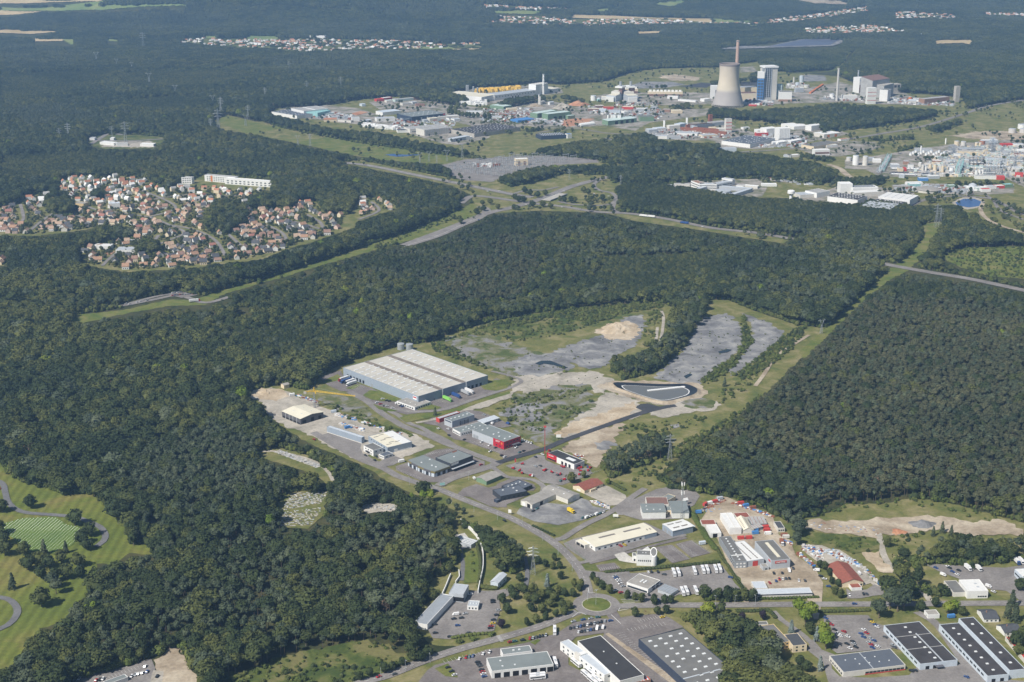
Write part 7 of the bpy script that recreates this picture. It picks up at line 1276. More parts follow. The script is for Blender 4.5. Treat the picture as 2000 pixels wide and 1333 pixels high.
def mast(name, label, x, y, h, w, m, cat, panels=None, arms=True):
  q = P(x, y); r0 = empty(name, q); tag(r0, label, cat); k = MB(); lattice(k, w, w * .7, 0, h, int(h / 2.5), .09); k.build('lattice', C[m], r0)
  if panels:
    for z in (h - 1.5, h * .72):
      for i in range(3): a = i * 2.09; MB().box(1.6 * math.cos(a) - .35, 1.6 * math.sin(a) - .35, z - 1.6, 1.6 * math.cos(a) + .35, 1.6 * math.sin(a) + .35, z + 1.6).build('antenna_panel', C['wpaint'], r0)
  return r0
mast('telecom_mast', 'grey telecom mast with white antenna panels beside the white block', 1331, 1014, 37, .9, 'steelg', 'mast', True)
r0 = mast('lattice_mast', 'bright red lattice mast beside the tool-hire building', 1064, 887, 31, .36, 'redb', 'mast'); MB().box(-1.3, -1.3, 30, 1.3, 1.3, 31).build('head', C['redb'], r0)
base = P(614.7, 797); r0 = empty('tower_crane', base); tag(r0, 'yellow tower crane with grey mast and long jib', 'crane'); k = MB(); lattice(k, .8, .8, 0, 19, 9, .16); k.build('mast', C['steelg'], r0); k = MB(); lattice(k, .8, .3, 19, 25, 3, .16); k.build('tower_head', C['yel'], r0)
e1 = P(*V('H', '1172 168')[0], 20.5) - base; e2 = P(*V('H', '470 110')[0], 20.5) - base; e1.z = e2.z = 20
def jib(e, w):
  k = MB(); d = Vector((e.x, e.y, 0)).normalized(); n = Vector((-d.y, d.x, 0)) * w; L_ = Vector((e.x, e.y, 0)).length; st = int(L_ / 3)
  a = Vector((0, 0, 20))
  for s_ in (n, -n): k.bar(a + s_, a + s_ + d * L_, .14)
  k.bar(a + Vector((0, 0, 1.5)), a + d * L_ + Vector((0, 0, .6)), .16)
  for i in range(st):
    p = a + d * (L_ * i / st); q_ = a + d * (L_ * (i + 1) / st); t = (p + q_) / 2 + Vector((0, 0, 1.4))
    for s_ in (n, -n): k.bar(p + s_, t, .09, 3); k.bar(q_ + s_, t, .09, 3)
    k.bar(p + n, q_ - n, .08, 3)
  return k
jib(e1, .7).build('jib', C['yel'], r0); jib(e2, .7).build('counter_jib', C['yel'], r0); k = MB(); d = Vector((e2.x, e2.y, 0)); k.box(d.x - 1.6, d.y - 1.2, 18, d.x + 1.6, d.y + 1.2, 20.4); k.build('counterweight', C['conc'], r0); MB().box(.8, -.8, 17.5, 2.2, .8, 19.5).build('cab', C['yel'], r0)
k = MB(); k.bar((0, 0, 25), e1 * .7 + Vector((0, 0, 6.7)), .07, 3); k.bar((0, 0, 25), e2 * .9 + Vector((0, 0, 2)), .07, 3); k.build('stay', C['steelg'], r0)
# ------------------------------------------------------------------ suburb
SUBQ = [N('2 412 30 402 60 383 110 382 122 356 150 348 200 353 230 347 280 353 326 378 352 364 400 367 440 371 500 373 530 372 500 384 484 402 500 412 540 402 580 396 616 398 640 422 676 422 655 456 600 470 560 484 510 503 450 509 380 519 320 524 250 527 182 518 152 508 152 494 200 480 262 464 250 440 190 444 120 453 60 459 2 454'), N('702 392 738 388 778 405 748 414 704 428'), N('-40 502 8 503 16 511 6 518 -40 518')]
def inside(px_, py_, q):
  c_ = False
  for i in range(len(q)):
    ax, ay = q[i]; bx, by = q[(i + 1) % len(q)]
    if (ay > py_) != (by > py_) and px_ < (bx - ax) * (py_ - ay) / (by - ay) + ax: c_ = not c_
  return c_
street_pts = [v.co.copy() for o_ in COL.objects if o_.name.split('.')[0] == 'street' for v in o_.data.vertices]
SP = np.array([(v.x, v.y) for v in street_pts])
HW = []
for L_, W_h, H_, rs in ((11, 8.5, 5.0, 3.6), (9, 8, 5.6, 3.8), (13, 9, 3.6, 3.4), (10, 10, 4.6, 4.0)):
  m1 = MB().extr([(-W_h / 2, 0), (W_h / 2, 0), (W_h / 2, H_), (0, H_ + rs), (-W_h / 2, H_)], -L_ / 2, L_ / 2).mesh('wall'); k0 = rs / (W_h / 2); e = W_h / 2 + .5
  m2 = MB().extr([(-e, H_ - .5 * k0 + .05), (0, H_ + rs + .05), (e, H_ - .5 * k0 + .05), (e, H_ - .5 * k0 + .3), (0, H_ + rs + .35), (-e, H_ - .5 * k0 + .3)], -L_ / 2 - .4, L_ / 2 + .4).mesh('roof')
  m3 = MB().box(L_ * .2, -.5, H_ + rs * .5, L_ * .2 + .9, .5, H_ + rs + 1.2).mesh('chimney'); k = MB()
  for x in (-L_ * .3, 0, L_ * .3): k.box(x - .7, -W_h / 2 - .08, .9, x + .7, -W_h / 2 + .02, 2.3); k.box(x - .7, W_h / 2 - .02, .9, x + .7, W_h / 2 + .08, 2.3)
  m4 = k.mesh('windows')
  for m_ in (m1, m2, m3, m4): m_.materials.append(C['white'])
  HW.append((m1, m2, m3, m4))
def setm(o, m):
  o.material_slots[0].link = 'OBJECT'; o.material_slots[0].material = m
HWALL = [('white', C['white']), ('cream', C['cream']), ('off-white', C['offw']), ('pinkish', mat('pink_render', (.62, .47, .4), .8, .1))]; HROOF = [('orange', mat('faded_orange_tile', (.35, .215, .14), .8, .2, .3)), ('red', mat('bright_red_tile', (.3, .14, .11), .8, .2, .3)), ('brown', mat('brown_tile', (.27, .17, .13), .8, .2, .3)), ('dark', C['slate']), ('salmon', mat('salmon_tile', (.4, .29, .21), .8, .2, .3))]
houses = []; r_ = random.Random(21)
def house(x, y, rot, sc, part):
  wn_, wm_ = r_.choices(HWALL, (5, 3, 3, 2))[0]; rn_, rm_ = r_.choices(HROOF, (5, 1, 5, 6, 5) if part != 'row of' else (0, 0, 0, 1, 0))[0]; m1, m2, m3, m4 = r_.choice(HW)
  r0 = empty('house', (x, y, 0), rot); r0.scale = (sc, sc, sc); tag(r0, '%s house with %s roof in the %s' % (wn_, rn_, part), 'house', 'houses in the ' + part)
  setm(new_obj('wall', m1, None, r0), wm_); rf_ = new_obj('roof', m2, None, r0); setm(rf_, rm_); setm(new_obj('chimney', m3, None, rf_), C['brick']); w_ = new_obj('windows', m4, None, r0); setm(w_, C['glass']); w_['kind'] = 'stuff'
q0, q1 = P(-40, 520), P(790, 345); cand = []
for gy in np.arange(1980, 3150, 15.5):
  for gx in np.arange(-1250, -150, 16.5):
    x = gx + r_.uniform(-4.5, 4.5) + (int(gy / 15.5) % 2) * 9; y = gy + r_.uniform(-4, 4); px_, py_, _ = proj(x, y, 0)
    if not any(inside(px_, py_, q) for q in SUBQ): continue
    if CLS[int((py_ - RY) / 2), int((px_ - RX) / 2)] != 0: continue
    tx, ty, _ = proj(x, y, 7)
    if np.min(np.hypot(SP[:, 0] - x, SP[:, 1] - y)) < 9.5: continue
    cand.append((x, y, px_, py_))
r_.shuffle(cand); taken = []; HQ = []
for x, y, px_, py_ in cand:
  if len(taken) >= 430: break
  if any(abs(x - a) < 13 and abs(y - b_2) < 12 for a, b_2 in taken): continue
 # school grounds and greens stay open
  if (195 < px_ < 265 and 482 < py_ < 500) or (85 < px_ < 150 and 395 < py_ < 425): continue
  taken.append((x, y)); part = 'upper part of the suburb' if py_ < 400 else ('middle of the suburb' if py_ < 455 else 'lower part of the suburb')
  if px_ > 695: part = 'little estate enclosed by woods'
  d = SP - np.array([x, y]); j = int(np.argmin((d ** 2).sum(1))); j2 = j + 2 if j + 2 < len(SP) else j - 2; t = SP[j2] - SP[j]; a = math.atan2(t[1], t[0]) + (math.pi / 2 if r_.random() < .45 else 0); HQ.append((y, x, a + r_.uniform(-.12, .12), r_.uniform(.85, 1.1), part))
HQ.sort()
for y, x, a, k, part in HQ[:295]: house(x, y, a, k, part)
print('houses', len(taken))
b = FBd('apartment_block', 'long white apartment block above the suburb, rear one', 'T9', '1600 85 1840 105', 12, 13, 'white', 'sgrey'); b.wins(0, 12, 3, 1.6, 2); b.wins(0, 12, 3, 1.6, 5.5); b.wins(0, 12, 3, 1.6, 9); b.box('orange_panel', b.L * .2, -.2, .5, b.L * .26, -.02, 12.5, 'orange')
b = FBd('apartment_block', 'long white apartment block above the suburb, front one', 'T9', '1758 108 2130 135', 12, 12, 'white', 'white'); b.wins(0, 11, 4.5, 2, 2, .02, .98); b.wins(0, 11, 4.5, 2, 6.5, .02, .98)
b = FBd('apartment_block', 'short white and orange apartment block at the suburb edge', 'T9', '1420 105 1500 108', 12, 13, 'white', 'sgrey'); b.wins(0, 4, 3, 1.6, 2); b.wins(0, 4, 3, 1.6, 6); b.wins(0, 4, 3, 1.6, 10)
FBd('school', 'pale school with shallow roof at the lower suburb', 'T9', '905 655 1070 655', 22, 7, 'white', 'lgrey'); FBd('school', 'long beige gymnasium in the suburb', 'T9', '575 290 655 295', 18, 8, 'yellow', 'asb'); FBd('school', 'white block with pale blue roof in the suburb', 'T9', '855 298 940 292', 14, 9, 'white', 'lblue'); FBd('hall', 'white hall beside the lower school', 'T9', '725 620 860 622', 18, 6, 'white', 'wroof'); FBd('hall', 'white flat shop at the lower suburb crossroads', 'T9', '985 575 1060 580', 14, 5, 'white', 'lgrey')
sheet('school_court', V('T9', '760 655 900 635 870 660 800 670'), G['redearth'], 'road'); sheet('sports_pitch', V('T9', '475 95 600 65 710 68 640 100 540 125'), G['field'], 'road')
# far villages: thousands of houses, only the roofs tell
def tiny(p, a, k):
  ca, sa = math.cos(a) * k, math.sin(a) * k; L_, W_h, H_ = r_.uniform(5, 8), r_.uniform(4, 5.5), r_.uniform(4.5, 7)
  prof_ = [(-W_h, -6), (W_h, -6), (W_h, H_), (0, H_ + 3.5), (-W_h, H_)]
  mb.add([(p.x + ca * x - sa * y, p.y + sa * x + ca * y, p.z + z) for x in (-L_, L_) for y, z in prof_], [(0, 1, 2, 3, 4), (9, 8, 7, 6, 5), (1, 6, 7, 2), (2, 7, 8, 3), (3, 8, 9, 4), (4, 9, 5, 0)])
  w_i = 0 if r_.random() < .7 else 3; r_i = r_.choices((1, 2, 0), (6, 3, 2))[0]; mi.extend([w_i, w_i, w_i, r_i, r_i, w_i])
mb = MB(); mi = []; vm = [C['white'], C['oran'], C['sgrey'], C['cream']]
for poly, n in [('362 80 395 77 480 80 640 80 760 82 820 84 870 90 880 96 800 98 700 99 640 103 590 104 520 95 440 94 355 87', 330), ('1560 59 1640 54 1700 50 1735 58 1775 65 1700 71 1600 71 1562 66', 150), ('1497 42 1560 34 1620 26 1692 16 1694 25 1650 35 1560 45 1500 51', 160), ('1748 26 1800 24 1870 33 1866 39 1780 42 1748 40', 120), ('940 36 1000 34 1080 36 1130 42 1240 38 1330 42 1380 47 1480 46 1495 50 1330 51 1230 53 1100 55 1000 53 945 48', 300), ('935 10 1000 15 1115 19 1110 23 1000 19 950 17', 90), ('1902 27 2000 29 2050 32 2000 34 1930 31', 50), ('800 31 860 32 850 35 800 35', 16), ('885 88 935 87 940 90 900 91', 14), ('620 74 650 73 650 78 605 78', 8), ('300 82 360 82 360 86 310 85', 14)]:
  q = N(poly); x0 = min(p[0] for p in q); x1 = max(p[0] for p in q); y0 = min(p[1] for p in q); y1 = max(p[1] for p in q); c_ = 0; tries = 0
  while c_ < n and tries < 9000:
    tries += 1; px_, py_ = r_.uniform(x0, x1), r_.uniform(y0, y1)
    if not inside(px_, py_, q): continue
    p = P(px_, py_); c_ += 1; tiny(p, r_.uniform(-.5, .5) + (1.57 if r_.random() < .5 else 0), 1.0)
for y, x, a, k, part in HQ[295:]: tiny(Vector((x, y, 0)), a, .8)
me = mb.mesh('distant_houses'); [me.materials.append(m_) for m_ in vm]; me.polygons.foreach_set('material_index', mi); tag(new_obj('distant_houses', me), 'tiny white and orange houses of the far villages', 'village', kind='stuff')
cyl('water_tower', 'far white water tower right of the villages', 'N', 1798, 76, 4, 18, 'wpaint', 'water tower', dome=3); FBd('church', 'far white church tower above the village', 'N', '1684 58 1688 58', 8, 20, 'white', 'white'); FBd('school', 'long white school block above the far village', 'N', '604 76 634 77', 14, 13, 'white', 'white')
# ------------------------------------------------------------------ vehicles
paint = lambda n, c: mat('car_paint_' + n, c, .3, .04, .5, spec=.5)
CP = dict(w=('white', paint('white', (.75, .75, .75))), d=('black', paint('black', (.018, .02, .024))), s=('silver', paint('silver', (.4, .42, .44))), g=('dark grey', paint('grey', (.08, .085, .09))), r=('red', paint('red', (.4, .02, .025))), b=('blue', paint('blue', (.03, .08, .25))), t=('teal', paint('teal', (.06, .16, .17))), y=('yellow', paint('yellow', (.7, .5, .03))), e=('light green', paint('green', (.25, .6, .12))))
tyre = mat('tyre_rubber', (.02, .02, .02), .8, .1)
def two(a, b_): return MB().extr(a, -b_, b_, 'y')
CARM = {}
def car_meshes(kind):
  if kind in CARM: return CARM[kind]
  L_, W_h, H_ = dict(c=(4.3, .88, 1.48), v=(5.4, 1.0, 2.3))[kind]; h = L_ / 2
  if kind == 'c': body = two([(-h, .35), (h, .35), (h, .72), (h - .9, .92), (-h + .1, .95), (-h, .8)], W_h); body.add(*_pr([(-h + .85, 1.42), (h - 2.05, 1.42), (h - 2.15, 1.5), (-h + .95, 1.5)], .66)); gl = MB().add(*_taper([(-h + .35, .93), (h - 1.05, .92), (h - 2.0, 1.43), (-h + .8, 1.43)], W_h - .03, .66))
  else: body = two([(-h, .4), (h, .4), (h, 1.0), (h - .7, 1.2), (h - 1.3, 2.2), (-h, 2.3)], W_h); gl = MB().add(*_pr([(h - 1.95, 1.35), (h - .78, 1.3), (h - 1.22, 2.0), (h - 1.95, 2.0)], W_h + .02))
  CARM[kind] = (body.mesh('body', C['white']), gl.mesh('windows', C['glass']), MB().add(*_wheel(.32, .2)).mesh('wheel', tyre), L_, W_h); return CARM[kind]
def _pr(p, w):
  n = len(p); return [(a, -w, z) for a, z in p] + [(a, w, z) for a, z in p], [tuple(range(n)), tuple(range(2 * n - 1, n - 1, -1))] + [(i, n + i, n + (i + 1) % n, (i + 1) % n) for i in range(n)]
def _taper(p, w0, w1):
  z0 = min(z for a, z in p); z1 = max(z for a, z in p); n = len(p); f = lambda z: w0 + (w1 - w0) * (z - z0) / (z1 - z0)
  return [(a, -f(z), z) for a, z in p] + [(a, f(z), z) for a, z in p], [tuple(range(n)), tuple(range(2 * n - 1, n - 1, -1))] + [(i, n + i, n + (i + 1) % n, (i + 1) % n) for i in range(n)]
def _wheel(r, w):
  n = 10; p = [(r * math.cos(2 * math.pi * i / n), r * math.sin(2 * math.pi * i / n)) for i in range(n)]; return [(a, -w / 2, z) for a, z in p] + [(a, w / 2, z) for a, z in p], [tuple(range(n)), tuple(range(2 * n - 1, n - 1, -1))] + [(i, n + i, n + (i + 1) % n, (i + 1) % n) for i in range(n)]
rc = random.Random(3); ZV = .64
def heading(px, py, hx, hy): d = P(px + hx, py + hy) - P(px, py); return math.atan2(d.y, d.x)
def car(px, py, ang, col, where, kind='c', wheels=True):
  cn, cm = CP[col]; m1, m2, m3, L_, W_h = car_meshes(kind); q = P(px, py); r0 = empty('van' if kind == 'v' else 'car', (q.x, q.y, ZV), ang + (math.pi if rc.random() < .5 else 0) + rc.uniform(-.05, .05))
  tag(r0, '%s %s %s' % (cn, 'van' if kind == 'v' else 'car', where), 'van' if kind == 'v' else 'car', 'vehicles ' + where); o = new_obj('body', m1, None, r0); setm(o, cm); new_obj('windows', m2, None, r0)
  if wheels:
    for sx in (-1, 1):
      for sy in (-1, 1): w = new_obj('wheel', m3, None, r0); w.location = (sx * L_ * .31, sy * (W_h - .06), .32)
def cars(where, view, hv, s, wheels=True):
  """'x y c' triples; colour letter, capital V after it for a van"""
  t = s.split()
  for i in range(0, len(t), 3):
    px, py = V(view, t[i] + ' ' + t[i + 1])[0]; c_ = t[i + 2]; car(px, py, heading(px, py, *hv), c_[0], where, 'v' if c_.endswith('V') else 'c', wheels)
cars('in the lot below the grey pavilion', 'T2', (10, -1), '1605 838 d 1545 845 d 1575 897 b 1635 805 s 1395 890 d 1400 955 d 1515 985 d 1665 955 g 1850 700 d 1852 716 d 1895 778 s 1880 815 d 1855 853 d 1850 880 y 1835 903 r 1830 918 d 1675 652 w 1560 812 wV')
cars('in the dealer lot beside the main road', 'T2', (3, -6), '1590 1157 w 1642 1145 r 1668 1140 t 1695 1135 b 1775 1118 w 1825 1105 w'); cars('in the column of the dealer lot', 'T2', (10, -3), '1730 1183 d 1742 1200 d 1752 1214 g 1762 1243 d 1770 1260 r 1778 1276 w 1784 1296 b 1500 1226 d 1528 1256 d 1552 1284 w')
cars('along the street south of the roundabout', 'T3', (10, -2), '480 866 s 556 852 b 614 843 s 670 832 t 770 860 b 1175 832 y')
for i in range(11): px, py = V('T3', '%g %g' % (455 + i * 27, 918 - i * 5.5))[0]; car(px, py, heading(px, py, 2, -7), 'dgsbdwdsgds'[i], 'in the first row by the depot office')
for i in range(9): px, py = V('T3', '%g %g' % (520 + i * 24, 948 - i * 4.5))[0]; car(px, py, heading(px, py, 2, -7), 'wdgsbdwgw'[i], 'in the second row by the depot office', 'v' if i in (6, 8) else 'c')
for i in range(6): px, py = V('T3', '%g %g' % (140 + i * 25, 997 - i * 5))[0]; car(px, py, heading(px, py, 2, -6), 'rsgdds'[i], 'in the short row beside the bus entrance')
cars('at the kerb left of the bus entrance', 'T3', (10, -2), '20 1020 t 82 1010 d'); cars('in front of the coach office', 'T3', (8, -2), '803 513 s 815 524 b 827 537 w 838 550 w 848 570 w 868 590 s 808 622 w 850 638 r'); cars('behind the coach office', 'T3', (3, 6), '1065 480 w 1090 478 d 1140 478 d 1068 655 d 1145 700 b'); cars('on the bus yard', 'T3', (10, 1), '1188 497 g 1706 520 b')
cars('in front of the lettered works hall', 'T4', (2, 6), '45 488 d 110 486 d 196 450 g 88 534 r 115 533 w 140 531 g 165 528 d 62 548 b 240 546 w 288 546 g 165 470 wV'); cars('on the gravel works yard', 'T4', (4, 6), '12 563 r'); cars('at the right side of the works yard', 'T4', (10, 1), '412 510 d 440 532 w 365 447 d 472 590 b 378 466 wV')
cars('in the school lot', 'T4', (10, 4), '450 840 b 470 868 g 496 890 r 520 930 d 546 960 w 566 980 w 592 944 r 622 984 w 726 962 b 770 957 r 746 988 b 748 930 w 660 1022 d 616 1041 d 668 1040 s 685 1066 d 640 1076 w 800 1000 s 826 1015 b 786 1031 s 805 1046 r 815 1070 b 856 1060 w 916 988 g 974 1050 s 986 1066 g 800 855 d 816 871 y 838 894 b 852 908 w 522 1066 d 1120 1252 d 1148 1248 d 1550 1300 b')
cars('in front of the red-roofed merchant', 'T4', (3, 6), '636 660 w 746 650 d 771 650 g'); cars('in the builders yard', 'T4', (5, 5), '920 612 w 575 382 wV 710 490 wV'); cars('on the tanker yard', 'T4', (8, 3), '1310 446 b 1405 436 w 1416 447 d 1440 476 b 1490 466 d 1476 498 w 1760 632 w 1722 592 wV 1368 502 wV')
cars('driving on the road past the school', 'T4', (10, 0), '675 728 b'); cars('driving up the main road', 'T2', (10, -3), '960 1298 r 1082 1278 g'); cars('waiting at the zebra crossing', 'T2', (10, -3), '1986 1025 r'); cars('coming down the curving road', 'T2', (8, 4), '1940 76 d')
cars('in the warehouse staff lot', 'T6', (10, -2), '990 456 w 1020 469 d 1042 474 d 945 484 w 973 496 r 1006 511 d 1021 512 w 1068 528 w 1105 493 wV 1128 510 d 1146 516 b'); cars('beside the red-fronted hall', 'I', (9, -4), '1005 712 w 1135 766 w 1230 802 g 1145 866 w 1570 800 w 1625 880 t 1690 856 d 1330 930 d 1385 952 w 725 672 d'); cars('in the row behind the red-fronted hall', 'I', (4, -6), '1668 680 w 1704 692 w 1740 705 w 1775 716 w 1812 727 w'); cars('in the yard of the grey halls', 'I', (9, 4), '300 492 w 460 500 w 470 600 d 1045 270 s 1168 412 wV 1430 412 bV')
cars('in the tool-hire yard', 'B', (9, 4), '745 246 w 632 288 d 632 440 s 710 432 g'); cars('beside the black offices', 'B', (9, -4), '466 872 d'); cars('in front of the stone barn', 'B', (9, -4), '662 1128 t 596 1168 d'); cars('at the edge of the grey depot yard', 'B', (9, -5), '1400 1282 t 1470 1275 wV 1530 1250 w 1580 1235 s 1630 1222 wV 1690 1205 t 1740 1190 w'); cars('in front of the white factory office', 'H', (9, 5), '1315 1012 d 1470 1030 d 1440 1078 d 596 788 r'); cars('beside the long cream hall', 'T3', (6, 4), '848 274 r 880 266 y'); cars('next to the green shed', 'A', (5, 6), '1466 640 wV'); cars('at the shop with curved front', 'A', (9, -3), '1580 415 r')
cars('in the bottom left car park', 'T1', (4, -5), '620 1312 w 556 1326 w 752 1325 r 780 1320 d 806 1313 w 1010 1198 d 1080 1172 w 1136 1216 w 1030 1292 w 1060 1281 s 1082 1275 w 1113 1268 w 1150 1258 b 1228 1294 d'); cars('on the cemetery path', 'T5', (5, 6), '-5 1155 r')
for i in range(22): cars('in the woodland car park', 'T9', (8, -2), '%g %g %s' % (1350 + (i % 11) * 20, 985 - (i % 11) * 2 - (i // 11) * 22 + rc.uniform(-4, 4), rc.choice('wwgdsrsb')), False)
cars('on the woodland road', 'T9', (10, -2), '985 1048 w 1012 1050 w 1075 1035 w 1100 1028 w 1150 1022 s', False); cars('on the motorway junction', 'T10', (10, 2), '1740 392 b 1810 168 w 1900 165 w 1780 155 s 1830 190 d', False); cars('on the slip road', 'T11', (10, 2), '650 130 d 700 176 d 755 205 w 640 187 w 465 288 d 390 292 w 405 165 w 25 300 d 110 270 w 795 318 d 870 322 w 1490 446 w', False)
def truck(view, x, y, hv, cab, box, label, artic=True):
  px, py = V(view, '%g %g' % (x, y))[0]; q = P(px, py); r0 = empty('truck', (q.x, q.y, ZV), heading(px, py, *hv)); tag(r0, label, 'truck'); L_ = 13.2 if artic else 6.5; k = L_ / 2
  MB().box(-k, -1.25, 1.0, k, 1.25, 3.9).build('trailer', CP[box][1] if box in CP else C[box], r0); MB().box(-k + .2, -1, .6, k, 1, .98).build('chassis', C['dgrey'], r0); MB().extr([(k + .3, .6), (k + 2.5, .6), (k + 2.5, 1.9), (k + 2.2, 3.1), (k + .3, 3.3)], -1.2, 1.2, 'y').build('cab', CP[cab][1], r0); MB().add(*_pr([(k + 1.5, 1.8), (k + 2.54, 1.8), (k + 2.26, 2.9), (k + 1.5, 2.9)], 1.22)).build('windscreen', C['glass'], r0)
  for xx in (-k + 1.2, -k + 2.5, -k + 3.8, k + 1.4):
    for sy in (-1, 1): w = new_obj('wheel', car_meshes('c')[2], None, r0); w.location = (xx, sy * 1.1, .5); w.scale = (1.5, 1.5, 1.5)
for i, (x, y, c_, bx_, lab) in enumerate([(690, 305, 'r', 'w', 'red and white articulated lorry at the left warehouse docks'), (708, 320, 'b', 'b', 'blue articulated lorry at the left warehouse docks'), (738, 326, 'd', 'w', 'white lorry docked between the blue and the front white one'), (752, 340, 'w', 'w', 'front white lorry at the left warehouse docks')]): truck('T6', x, y, (-9, 3), c_, bx_, lab)
for x, y, c_, bx_, lab in [(1490, 462, 'e', 'e', 'light green lorry trailer in front of the warehouse'), (1560, 436, 'b', 'b', 'blue lorry trailer in front of the warehouse'), (1632, 412, 's', 's', 'grey lorry at the right warehouse docks'), (1662, 400, 'w', 'w', 'white lorry at the right warehouse docks')]: truck('T6', x, y, (9, 4), c_, bx_, lab)
truck('T11', 1030, 364, (-9, -1), 'w', 'w', 'left of two white lorries on the far slip road'); truck('T11', 1090, 370, (-9, -1), 'w', 'w', 'right of two white lorries on the far slip road'); truck('T11', 1352, 420, (-9, -1), 'b', 'b', 'blue lorry on the far slip road'); truck('T9', 1515, 1030, (9, -1), 'r', 'w', 'red lorry on the woodland road'); truck('B', 1195, 1180, (8, 4), 'y', 'y', 'yellow tipper lorry in the grey depot yard', False)
truck('T4', 1555, 450, (5, 4), 'w', 'w', 'left white tanker lorry on the tanker yard', False); truck('T4', 1635, 452, (5, 4), 'w', 'w', 'right white tanker lorry on the tanker yard', False); truck('T4', 1940, 402, (4, 4), 'b', 'w', 'blue-cab lorry at the top of the tanker yard', False); truck('T4', 1972, 398, (4, 4), 'w', 'w', 'white lorry at the top right of the tanker yard', False); truck('D', 1300, 860, (3, 6), 'w', 'rust', 'white-cab flatbed beside the tall works hall', False)
BM = None
def bus(view, x, y, hv, label):
  global BM
  if BM is None:
    BM = [MB().extr([(-6, .5), (6, .5), (6, 2.0), (5.8, 3.2), (-6, 3.2)], -1.25, 1.25, 'y').mesh('body', CP['w'][1]), MB().box(-5.8, -1.29, 1.6, 5.3, 1.29, 2.6).mesh('side_windows', C['glass']), MB().add(*_pr([(5.6, 1.5), (6.04, 1.5), (5.86, 3.0), (5.5, 3.0)], 1.15)).mesh('windscreen', C['glass']), MB().box(-1.5, -.7, 3.2, 1.5, .7, 3.45).mesh('roof_unit', C['lgrey'])]
  px, py = V(view, '%g %g' % (x, y))[0]; q = P(px, py); r0 = empty('bus', (q.x, q.y, ZV), heading(px, py, *hv)); tag(r0, label, 'bus', 'white buses of the coach firm')
  for nm, m_ in zip(('body', 'side_windows', 'windscreen', 'roof_unit'), BM): new_obj(nm, m_, None, r0)
  for xx in (-3.4, 3.6):
    for sy in (-1, 1): w = new_obj('wheel', car_meshes('c')[2], None, r0); w.location = (xx, sy * 1.15, .48); w.scale = (1.5, 1.5, 1.5)
for i, (x, y) in enumerate([(1264, 492), (1299, 489), (1425, 478), (1492, 470), (1524, 467), (1590, 464), (1622, 460)]): bus('T3', x, y, (2.6, 7), 'white bus in the upper row of the bus yard, %s from the left' % ['first', 'second', 'third', 'fourth', 'fifth', 'sixth', 'seventh'][i])
for i, (x, y) in enumerate([(1332, 640), (1362, 634), (1436, 632)]): bus('T3', x, y, (2.6, 6), 'white bus in the lower row of the bus yard, %s from the left' % ['first', 'second', 'third'][i])
for i, (x, y, hv) in enumerate([(458, 1112, (6, 5)), (500, 1200, (6, 5)), (532, 1184, (6, 5)), (580, 1292, (6, 5)), (610, 1272, (6, 5)), (630, 1338, (6, 5)), (662, 1330, (6, 5)), (338, 1195, (2, 7)), (200, 1312, (9, -1)), (200, 1294, (9, -1)), (333, 945, (0, 7))]): bus('T3', x, y, hv, ['white bus at the far end of the depot office', 'left of the two buses at the middle of the depot office', 'right of the two buses at the middle of the depot office', 'left of two buses at the near end of the depot office', 'right of two buses at the near end of the depot office', 'white bus at the foot of the depot office', 'white bus at the very bottom beside the striped canopy', 'white bus standing beside the workshop gate', 'front white bus before the workshop', 'rear white bus before the workshop', 'white bus turning into the depot entrance'][i])
# hire machines: chassis, boom, wheels
for i, (x, y, c_) in enumerate([(415, 402, 'r'), (270, 476, 'r'), (375, 512, 'r'), (410, 552, 'r'), (550, 592, 'r'), (580, 600, 'w'), (770, 512, 'r'), (800, 500, 'r'), (900, 538, 'r'), (1035, 572, 'r'), (990, 585, 'g'), (1060, 440, 'r'), (1090, 455, 'r'), (1335, 480, 'r'), (1380, 462, 'r'), (1365, 515, 'r'), (1490, 510, 'r'), (1480, 455, 'b'), (1525, 465, 'r'), (1100, 656, 'r'), (1040, 680, 't'), (1345, 575, 'r'), (860, 190, 'r')]):
  q = P(*V('B', '%g %g' % (x, y))[0]); r0 = empty('hire_machine', (q.x, q.y, ZV), rc.uniform(0, 6)); tag(r0, '%s hire machine with folded boom in the tool-hire yard' % CP[c_][0], 'machine', 'machines in the tool-hire yard'); MB().box(-1.6, -.9, .5, 1.6, .9, 1.3).build('chassis', CP[c_][1], r0); MB().box(-1.4, -.6, 1.3, -.2, .6, 2.3).build('housing', CP[c_][1], r0); k = MB(); k.bar((-1, 0, 2.2), (2.4, 0, 2.7), .16); k.bar((2.4, 0, 2.7), (1.8, 0, 1.4), .12); k.build('boom', CP['r'][1] if c_ != 'r' else C['steelg'], r0)
  for sx in (-1, 1):
    for sy in (-1, 1): w = new_obj('wheel', car_meshes('c')[2], None, r0); w.location = (sx * 1.1, sy * .85, .4); w.scale = (1.25, 1.25, 1.25)
